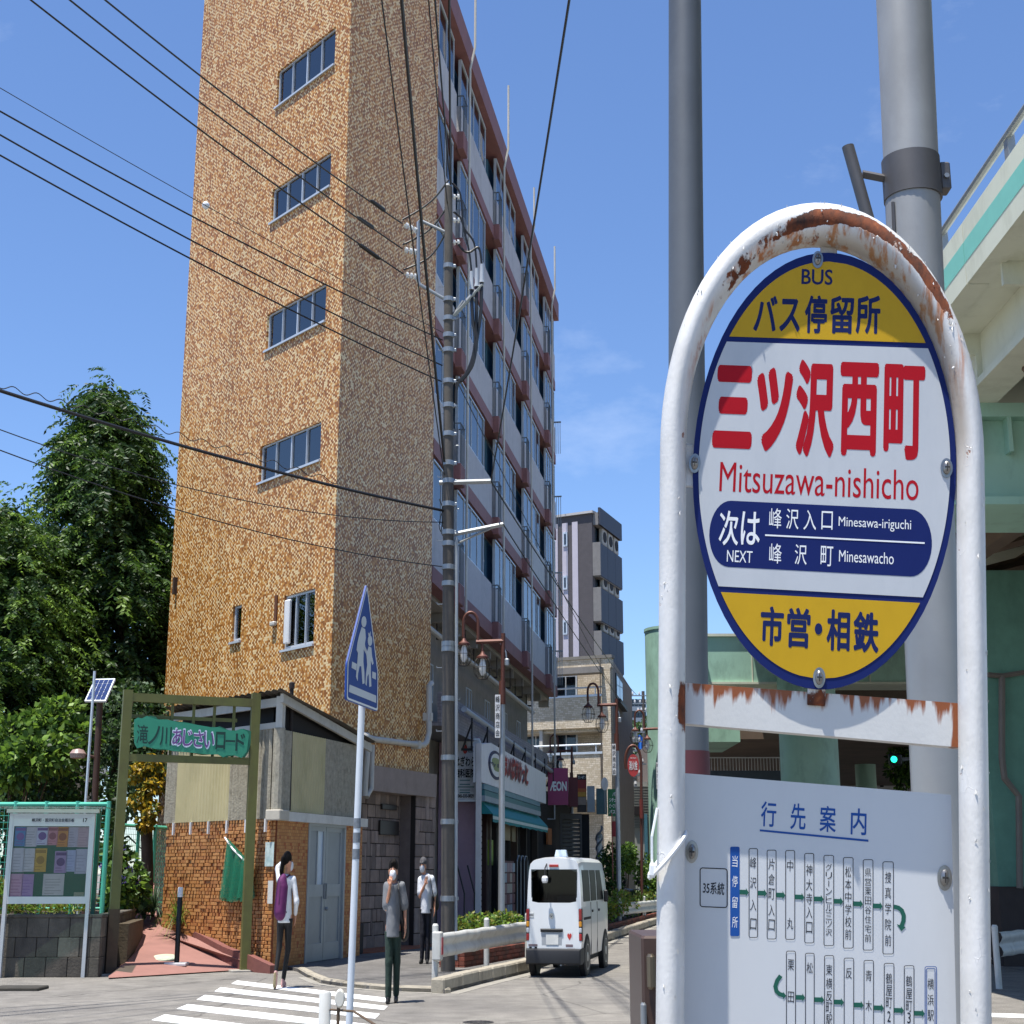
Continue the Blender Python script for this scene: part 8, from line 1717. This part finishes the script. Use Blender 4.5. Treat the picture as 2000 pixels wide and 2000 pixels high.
# ================================================================== PEOPLE
def surf(prims, res=.012, k=.03, clips=(), pad=.06):
    """one closed surface round tapered limbs: prims = (a, b, ra, rb) capsules or ('e', centre, radii)"""
    lo = np.full(3, 9.); hi = np.full(3, -9.)
    for p in prims:
        if p[0] == 'e': c, r_ = np.array(p[1]), np.array(p[2]); lo = np.minimum(lo, c - r_); hi = np.maximum(hi, c + r_)
        else:
            for q, r_ in ((p[0], p[2]), (p[1], p[3])): lo = np.minimum(lo, np.array(q) - r_); hi = np.maximum(hi, np.array(q) + r_)
    lo -= pad; hi += pad; n = np.ceil((hi - lo) / res).astype(int) + 1; F = np.full(n, .5)
    ax_ = [lo[i] + res * np.arange(n[i]) for i in range(3)]
    for p in prims:
        if p[0] == 'e': c, r_ = np.array(p[1]), np.array(p[2]); l0, h0 = c - r_, c + r_
        else: a, b = np.array(p[0], float), np.array(p[1], float); rm = max(p[2], p[3]); l0, h0 = np.minimum(a, b) - rm, np.maximum(a, b) + rm
        i0 = np.maximum(0, ((l0 - k * 2 - res * 2 - lo) / res).astype(int)); i1 = np.minimum(n, ((h0 + k * 2 + res * 2 - lo) / res).astype(int) + 2); sl = tuple(slice(i0[i], i1[i]) for i in range(3))
        G = np.stack(np.meshgrid(*[ax_[i][sl[i]] for i in range(3)], indexing='ij'), -1)
        if p[0] == 'e': d = (np.linalg.norm((G - c) / r_, axis=-1) - 1) * min(r_)
        else:
            ab = b - a; t = np.clip(((G - a) @ ab) / max(1e-9, ab @ ab), 0, 1); d = np.linalg.norm(G - a - t[..., None] * ab, axis=-1) - (p[2] + (p[3] - p[2]) * t)
        f = F[sl]; h = np.clip(.5 + .5 * (f - d) / k, 0, 1); F[sl] = f * (1 - h) + d * h - k * h * (1 - h)
    if clips:
        G = np.stack(np.meshgrid(*ax_, indexing='ij'), -1)
        for nrm, off in clips: F = np.maximum(F, G @ np.array(nrm, float) - off)
    S = F < 0; cor = [(i, j, l) for i in (0, 1) for j in (0, 1) for l in (0, 1)]; m1 = n - 1
    cv = lambda A, c: A[c[0]:c[0] + m1[0], c[1]:c[1] + m1[1], c[2]:c[2] + m1[2]]
    cnt = sum(cv(S, c).astype(int) for c in cor); act = (cnt > 0) & (cnt < 8); idx = np.full(m1, -1); A = np.argwhere(act); idx[act] = np.arange(len(A))
    acc = np.zeros((len(A), 3)); num = np.zeros(len(A)); cor_a = np.array(cor)
    for i in range(8):
        for j in range(i + 1, 8):
            if np.abs(cor_a[i] - cor_a[j]).sum() != 1: continue
            fa = F[tuple((A + cor_a[i]).T)]; fb = F[tuple((A + cor_a[j]).T)]; mk = (fa < 0) != (fb < 0); t = np.where(mk, fa / np.where(np.abs(fa - fb) < 1e-12, 1, fa - fb), 0)[:, None]
            acc += np.where(mk[:, None], cor_a[i] + (cor_a[j] - cor_a[i]) * t, 0); num += mk
    V = lo + (A + acc / np.maximum(1, num)[:, None]) * res; Q = []
    for ax0 in range(3):
        u_, w_ = [(1, 2), (2, 0), (0, 1)][ax0]; sh = [0, 0, 0]; sh[ax0] = 1
        a = S[:n[0] - sh[0], :n[1] - sh[1], :n[2] - sh[2]]; b = S[sh[0]:, sh[1]:, sh[2]:]; E2 = np.argwhere(a != b); E2 = E2[(E2[:, u_] > 0) & (E2[:, w_] > 0) & (E2[:, u_] < m1[u_]) & (E2[:, w_] < m1[w_])]
        flip = a[tuple(E2.T)]; du = np.zeros(3, int); du[u_] = 1; dw = np.zeros(3, int); dw[w_] = 1
        q = np.stack([idx[tuple((E2 - du - dw).T)], idx[tuple((E2 - dw).T)], idx[tuple(E2.T)], idx[tuple((E2 - du).T)]], 1); q[~flip] = q[~flip][:, ::-1]; Q.append(q)
    Q = np.concatenate(Q); Q = Q[(Q >= 0).all(1)]
    return V, Q
def surf_obj(name, parts, mt, parent):
    vs_, fs, off = [], [], 0
    for V, Q in parts: vs_.append(V); fs.append(Q + off); off += len(V)
    me = bpy.data.meshes.new(name); me.from_pydata(np.concatenate(vs_).tolist(), [], np.concatenate(fs).tolist()); me.materials.append(mt)
    return link(name, me, parent, False, smooth=170)
M_SKIN = mat('skin', 'b98468', .5, var=.06, scale=30); M_HAIR = mat('hair_black', '120e0c', .75, var=.2, scale=40, spec=.15)
def hand(w, d, n, curl=.3, s=1.0):
    """w wrist point, d finger direction, n palm normal; returns fine surface with five fingers"""
    w, d, n = Vector(w), Vector(d).normalized(), Vector(n).normalized(); n = (n - d * n.dot(d)).normalized(); x = d.cross(n)
    P = [(tuple(w), tuple(w + d * .03 * s), .024 * s, .03 * s), (tuple(w + d * .03 * s + x * .015 * s), tuple(w + d * .085 * s + x * .026 * s), .02 * s, .016 * s), (tuple(w + d * .03 * s - x * .015 * s), tuple(w + d * .08 * s - x * .026 * s), .02 * s, .015 * s), (tuple(w + d * .03 * s), tuple(w + d * .085 * s), .02 * s, .016 * s)]
    for k, (o, L) in enumerate(((-.032, .062), (-.011, .078), (.011, .083), (.031, .074))):
        b = w + d * (.084 if k else .078) * s + x * o * s; a1 = curl * .7; a2 = curl * 1.6
        d1 = d * math.cos(a1) + n * math.sin(a1) + x * o * 1.2; m_ = b + d1 * L * .5 * s; d2 = d * math.cos(a2) + n * math.sin(a2) + x * o * 1.2; e = m_ + d2 * L * .5 * s
        P += [(tuple(b), tuple(m_), .0095 * s, .0088 * s), (tuple(m_), tuple(e), .0088 * s, .007 * s)]
    b = w + d * .025 * s + x * .024 * s; m_ = b + (d * .6 + x * .75 + n * .3).normalized() * .04 * s; e = m_ + (d * .85 + x * .35 + n * .3).normalized() * .034 * s
    P += [(tuple(b), tuple(m_), .014 * s, .0105 * s), (tuple(m_), tuple(e), .0105 * s, .008 * s)]
    return surf(P, .0045, .006, pad=.02)
def head_prims(c, f, s=1.0):
    """c head centre, f facing direction (unit, horizontal)"""
    c = Vector(c); f = Vector(f).normalized(); x = Vector((-f.y, f.x, 0))
    t = lambda a, b, z: tuple(c + f * a * s + x * b * s + Vector((0, 0, z * s)))
    return [('e', t(-.012, 0, .03), (.08 * s, .086 * s, .088 * s)), ('e', t(.02, 0, -.035), (.062 * s, .064 * s, .082 * s)), (t(.05, 0, -.07), t(.058, 0, -.085), .028 * s, .022 * s), (t(.085, 0, .008), t(.1, 0, -.022), .009 * s, .014 * s), (t(.0, .078, 0), t(-.008, .084, -.03), .014 * s, .009 * s), (t(.0, -.078, 0), t(-.008, -.084, -.03), .014 * s, .009 * s)], t
def face_bits(t, parent, mask=True, s=1.0, mask_col='c9cbcf'):
    for sd in (-1, 1):
        V, Q = surf([('e', t(.074, .031 * sd, .012), (.012, .012, .008))], .003, .002, pad=.01); surf_obj('eye', [(V, Q)], mat('eye_dark', '1c1512', .2), parent)
        V, Q = surf([(t(.08, .018 * sd, .034), t(.072, .046 * sd, .036), .005, .004)], .003, .002, pad=.01); surf_obj('eyebrow', [(V, Q)], M_HAIR, parent)
    if mask: surf_obj('face_mask', [surf([('e', t(.052, 0, -.045), (.074, .07, .068)), (t(.07, .02, -.02), t(.07, -.02, -.02), .038, .038)], .007, .02, pad=.03)], mat('mask_white', mask_col, .8), parent)
    else: surf_obj('mouth', [surf([(t(.076, .018, -.052), t(.076, -.018, -.052), .006, .006)], .003, .002, pad=.01)], mat('lips', '8a4a42', .5), parent)
def shoe(parent, heel, toe, mt, sole=None, w=.042):
    h, e = Vector(heel), Vector(toe); m_ = (h + e) / 2
    surf_obj('shoe', [surf([(tuple(h + Vector((0, 0, .045))), tuple(h + Vector((0, 0, .09))), w, w * .85), (tuple(h + Vector((0, 0, .04))), tuple(m_ + Vector((0, 0, .04))), w * .95, w * .98), (tuple(m_ + Vector((0, 0, .04))), tuple(e + Vector((0, 0, .03))), w, w * .75)], .009, .025, [((0, 0, -1), -min(h.z, e.z) - .002)] if sole is None else ())], mt, parent)
def lathe_shell(*a): pass
def person(name_label, loc, s=1.0, sx=.57): return thing('person', name_label, 'person', tuple(loc), scale=(sx * s, s, s))
# ---- man in grey shirt coming over the crossing
g = gnd(765, 1959, 0)
man = person('man in grey T-shirt and dark green trousers holding a hand to his mask', g)
HCn = (-.02, -.02, 1.61); hp, ht = head_prims(HCn, (0.05, -1, 0), 1.14)
shL, shR = (-.165, .0, 1.41), (.18, .0, 1.42); elL, elR = (-.15, -.06, 1.16), (.25, .03, 1.17); wrL, wrR = (-.06, -.19, 1.42), (.275, -.03, .945)
hipL, hipR = (-.085, 0, .92), (.085, 0, .92); knL, knR = (-.07, -.06, .5), (.09, .04, .5); anL, anR = (-.07, -.07, .09), (.08, .1, .1)
body = hp + [((0, 0, 1.42), (-.01, -.01, 1.54), .055, .05), ((0, .01, 1.36), (0, .0, 1.18), .13, .12), ((0, 0, 1.18), (0, 0, .95), .12, .13), ((-.1, 0, 1.4), (.1, 0, 1.41), .07, .07), (shL, elL, .052, .042), (elL, wrL, .04, .027), (shR, elR, .052, .042), (elR, wrR, .04, .027), (hipL, knL, .085, .055), (knL, anL, .055, .038), (hipR, knR, .085, .055), (knR, anR, .055, .038)]
surf_obj('body', [surf(body, .0105, .03), hand(wrL, (.1, -.05, 1), (0.1, 1, 0), .9), hand(wrR, (.05, -.1, -1), (-1, 0, 0), .35)], M_SKIN, man)
shirt = [((0, .01, 1.38), (0, 0, 1.18), .155, .15), ((0, 0, 1.18), (0, 0, .8), .15, .165), ((-.12, 0, 1.4), (.13, 0, 1.41), .08, .08), (shL, (-.16, -.04, 1.2), .075, .088), (shR, (.24, .02, 1.2), .075, .09)]
surf_obj('t_shirt', [surf(shirt, .011, .04, [((0, 0, -1), -.8), ((0, -.25, 1), 1.475), ((-1, 0, 0), .262)])], mat('shirt_grey', '6b6d70', .9, var=.1, scale=6, bump=.9, bscale=7), man)
tr = [((-.06, 0, .94), (.06, 0, .94), .12, .12), (hipL, knL, .105, .08), (knL, (-.07, -.07, .1), .08, .068), (hipR, knR, .105, .08), (knR, (.08, .1, .12), .08, .068)]
surf_obj('trousers', [surf(tr, .011, .03, [((0, 0, -1), -.055), ((0, 0, 1), .87)])], mat('trousers_green', '142a22', .85, var=.2, scale=7, bump=.9, bscale=9), man)
shoe(man, (-.07, -.03, 0), (-.075, -.2, 0), mat('shoe_black', '1b1b1d', .5)); shoe(man, (.08, .14, 0), (.09, -.04, 0), mat('shoe_black', ''))
surf_obj('hair', [surf([('e', ht(-.022, 0, .05), (.107, .109, .103)), (ht(.03, .03, .115), ht(.07, -.02, .075), .035, .03), (ht(.05, .045, .095), ht(.055, .05, .05), .03, .02), (ht(-.06, 0, -.01), ht(-.055, 0, -.04), .06, .05)], .008, .02, [((0, -1, -.35), .02 + .075 - .5635 - .01)])], M_HAIR, man)
face_bits(ht, man)
bagm = thing('shoulder_bag', 'black bag hanging behind the man in the grey shirt', 'bag', tuple(g), scale=(.57, 1, 1))
surf_obj('bag_body', [surf([((.2, .13, 1.2), (.22, .14, .85), .1, .12), ((.12, .15, 1.1), (.14, .16, .9), .1, .1)], .014, .04)], mat('bag_black', '141518', .7), bagm)
m = MB(); m.tube([(.1, .12, 1.47), (.1, -.03, 1.5), (.13, -.15, 1.38), (.17, -.16, 1.2), (.2, -.12, 1.02), (.22, .02, .9)], .018, 6); m.build('strap', mat('bag_black', ''), bagm, False)
# ---- man with cap
g = gnd(831, 1882, .05)
cm = person('man in white polo and grey cap standing by the stone pillar', g, 1.02)
HCn = (-.11, -.03, 1.62); hp, ht = head_prims(HCn, (-.35, -1, 0), 1.14)
shL, shR = (-.2, .0, 1.37), (.17, .0, 1.39); elL, elR = (-.19, -.07, 1.12), (.25, .04, 1.14); wrL, wrR = (-.03, -.2, 1.31), (.26, -.02, .93)
hipL, hipR = (-.1, 0, .9), (.07, 0, .9); knL, knR = (-.09, -.03, .5), (.07, .0, .5); anL, anR = (-.11, .0, .09), (.05, .0, .09)
body = hp + [((-.03, 0, 1.4), (-.09, -.02, 1.53), .055, .05), ((-.02, .01, 1.34), (-.01, .0, 1.16), .13, .13), ((-.01, 0, 1.16), (-.01, 0, .93), .13, .13), ((-.12, 0, 1.37), (.1, 0, 1.38), .07, .07), (shL, elL, .05, .042), (elL, wrL, .04, .027), (shR, elR, .05, .042), (elR, wrR, .04, .027), (hipL, knL, .085, .055), (knL, anL, .055, .038), (hipR, knR, .085, .055), (knR, anR, .055, .038)]
surf_obj('body', [surf(body, .0105, .03), hand(wrL, (.45, -.1, 1), (.1, -1, .1), .05), hand(wrR, (0, -.1, -1), (-1, 0, 0), .35)], M_SKIN, cm)
shirt = [((-.02, .01, 1.36), (-.01, 0, 1.16), .155, .155), ((-.01, 0, 1.16), (-.01, 0, .84), .155, .165), ((-.14, 0, 1.37), (.12, 0, 1.38), .08, .08), (shL, (-.195, -.04, 1.18), .075, .085), (shR, (.235, .02, 1.18), .075, .085), ((-.06, -.01, 1.44), (-.07, -.02, 1.47), .075, .07)]
surf_obj('polo_shirt', [surf(shirt, .011, .04, [((0, 0, -1), -.83), ((-.1, -.25, 1), 1.49)])], mat('polo_white', 'c9ccd2', .9, var=.06, scale=6, bump=.9, bscale=7), cm)
surf_obj('trousers', [surf([((-.08, 0, .92), (.05, 0, .92), .125, .125), (hipL, knL, .105, .075), (knL, (-.11, 0, .1), .075, .062), (hipR, knR, .105, .075), (knR, (.05, 0, .1), .075, .075)], .011, .025, [((0, 0, -1), -.05), ((0, 0, 1), .9)])], mat('trousers_navy', '12131f', .8, var=.2, scale=7, bump=.9, bscale=9), cm)
shoe(cm, (-.11, .04, 0), (-.15, -.14, 0), mat('shoe_black', '')); shoe(cm, (.05, .04, 0), (.06, -.15, 0), mat('shoe_black', ''))
surf_obj('hair', [surf([('e', ht(-.03, 0, .0), (.1, .107, .08))], .009, .02, [((-.33, -.94, 0), .045)])], mat('hair_grey', '5a5654', .6), cm)
surf_obj('cap', [surf([('e', ht(-.01, 0, .06), (.112, .114, .088)), (ht(.06, .035, .05), ht(.15, .02, .035), .03, .012), (ht(.06, -.035, .05), ht(.15, -.02, .035), .03, .012)], .008, .012, [((0, 0, -1), -(1.62 + .028))])], mat('cap_grey_cloth', '4b4a4d', .9, var=.1), cm)
face_bits(ht, cm)
bg2 = thing('shoulder_bag', 'dark bag carried behind the man with the cap', 'bag', tuple(g), scale=(.58, 1, 1))
surf_obj('bag_body', [surf([((.24, .12, 1.25), (.28, .12, .98), .085, .1)], .014, .04)], mat('bag_black', ''), bg2)
m = MB(); m.tube([(.08, .1, 1.48), (.1, -.05, 1.48), (.15, -.15, 1.34), (.2, -.15, 1.2), (.25, -.05, 1.05)], .012, 6); m.build('strap', mat('bag_black', ''), bg2, False)
# ---- woman seen from behind
g = gnd(548, 1930, 0); 
wo_p = person('woman in white top and black leggings walking away past the hut', g, 1.06)
HCn = (.07, .0, 1.635); hp, ht = head_prims(HCn, (.75, .66, 0), 1.14)
shL, shR = (-.13, .0, 1.4), (.22, .0, 1.4); elL, elR = (-.2, .1, 1.55), (.31, -.02, 1.12); wrL, wrR = (-.06, .16, 1.66), (.26, .12, .93)
hipL, hipR = (-.05, 0, .9), (.13, 0, .9); knL, knR = (-.06, -.02, .54), (.11, .12, .5); anL, anR = (-.08, -.16, .22), (.02, .12, .09)
body = hp + [((.04, 0, 1.4), (.06, 0, 1.54), .045, .042), ((.04, .0, 1.34), (.04, .0, 1.16), .115, .105), ((.04, 0, 1.16), (.04, 0, .93), .105, .13), ((-.06, 0, 1.39), (.14, 0, 1.39), .055, .055), (shL, elL, .042, .036), (elL, wrL, .034, .023), (shR, elR, .042, .036), (elR, wrR, .034, .023), (hipL, knL, .085, .05), (knL, anL, .05, .034), (hipR, knR, .085, .05), (knR, anR, .05, .034)]
surf_obj('body', [surf(body, .0105, .028), hand(wrL, (.8, .1, .4), (0, -1, 0), .4, .9), hand(wrR, (-.1, .4, -1), (-1, 0, 0), .3, .9)], M_SKIN, wo_p)
shirt = [((.04, .0, 1.36), (.04, 0, 1.14), .13, .135), ((.04, 0, 1.14), (.04, 0, .86), .14, .165), ((-.08, 0, 1.39), (.16, 0, 1.39), .065, .065), (shL, elL, .06, .055), (elL, (-.1, .15, 1.64), .055, .04), (shR, elR, .06, .055), (elR, (.265, .1, .97), .055, .042)]
surf_obj('long_sleeve_top', [surf(shirt, .011, .035, [((0, 0, -1), -.845), ((0, .1, 1), 1.66)])], mat('top_white', 'd0d3d6', .9, var=.05, scale=6, bump=.9, bscale=7), wo_p)
surf_obj('leggings', [surf([((-.02, 0, .92), (.1, 0, .92), .125, .125), (hipL, knL, .098, .06), (knL, (-.08, -.15, .24), .06, .045), (hipR, knR, .098, .062), (knR, (.03, .12, .13), .06, .05)], .011, .025, [((0, 0, 1), .9)])], mat('leggings_black', '0d0d10', .8, var=.2), wo_p)
surf_obj('hair', [surf([('e', ht(-.02, 0, .045), (.107, .105, .105)), (ht(-.09, 0, .05), ht(-.115, 0, .03), .045, .045), (ht(-.115, .0, .03), ht(-.14, 0, -.1), .05, .045), (ht(-.14, 0, -.1), ht(-.12, .0, -.24), .048, .03), (ht(-.12, 0, -.24), ht(-.1, .0, -.31), .03, .008)], .009, .02, [((.75, .66, -.3), .07 * .75 + .035 - .49 + .012)])], M_HAIR, wo_p)
face_bits(ht, wo_p)
M_SHP = mat('shoe_pink', 'b98f8a', .6, var=.15)
sh_ = [surf([((-.08, -.17, .2), (-.082, -.19, .06), .045, .045), ((-.082, -.19, .06), (-.085, -.17, .03), .043, .034)], .008, .02)]; surf_obj('shoe', sh_, M_SHP, wo_p)
surf_obj('shoe_sole', [surf([((-.082, -.222, .19), (-.084, -.236, .06), .03, .033), ((-.084, -.236, .06), (-.086, -.215, .025), .032, .024)], .007, .015)], mat('sole_yellow', 'b5a277', .7), wo_p)
shoe(wo_p, (.02, .1, 0), (.03, .28, 0), M_SHP)
bk = thing('backpack', 'purple backpack worn by the woman', 'backpack', tuple(g), scale=(.57 * 1.06, 1.06, 1.06))
surf_obj('pack_body', [surf([((-.03, -.17, 1.35), (-.05, -.2, 1.0), .1, .115), ((.03, -.17, 1.3), (.0, -.2, .99), .1, .11), ((.0, -.16, 1.4), (.02, -.16, 1.42), .08, .07)], .011, .05)], mat('pack_purple', '5a1a52', .75, var=.15, scale=10, bump=.25, bscale=14), bk)
for a in ([(.08, -.1, 1.44), (.13, -.03, 1.47), (.15, .1, 1.4), (.15, .13, 1.2), (.16, .02, 1.02), (.1, -.14, .98)], [(-.05, -.1, 1.44), (-.08, -.03, 1.47), (-.09, .1, 1.4), (-.09, .13, 1.2), (-.1, .02, 1.0), (-.09, -.14, .97)]):
    m = MB(); m.tube(a, .016, 6); m.build('strap', mat('pack_strap', '3a1238', .7), bk, False)
m = MB(); m.tube([(-.02, -.29, 1.38), (-.03, -.315, 1.15), (-.04, -.3, .95)], .004, 5); m.build('zip', mat('zip_dark', '2a0f28', .6), bk, False)
# ---- distant walker
g = at(1257, 1760, 66); g.z = 0
fp = person('distant walker in a pale pink top up the street', g)
hp, ht = head_prims((0, 0, 1.62), (0, 1, 0)); surf_obj('body', [surf(hp + [((0, 0, 1.42), (0, 0, 1.54), .055, .05), ((0, 0, 1.36), (0, 0, .95), .13, .13), ((-.18, 0, 1.4), (-.24, 0, .95), .05, .03), ((.18, 0, 1.4), (.24, 0, .95), .05, .03), ((-.09, 0, .9), (-.09, .1, .08), .08, .04), ((.09, 0, .9), (.09, -.1, .08), .08, .04)], .02, .03)], M_SKIN, fp)
surf_obj('top', [surf([((0, 0, 1.36), (0, 0, .9), .16, .16), ((-.14, 0, 1.4), (-.22, 0, 1.15), .08, .075), ((.14, 0, 1.4), (.22, 0, 1.15), .08, .075)], .02, .04)], mat('top_pink', 'c9a5a5', .9), fp); surf_obj('trousers', [surf([((0, 0, .92), (0, 0, .9), .14, .14), ((-.09, 0, .9), (-.09, .1, .1), .1, .07), ((.09, 0, .9), (.09, -.1, .1), .1, .07)], .02, .03)], mat('trousers_navy', ''), fp); surf_obj('hair', [surf([('e', ht(-.02, 0, .05), (.095, .095, .09))], .015, .02)], M_HAIR, fp)
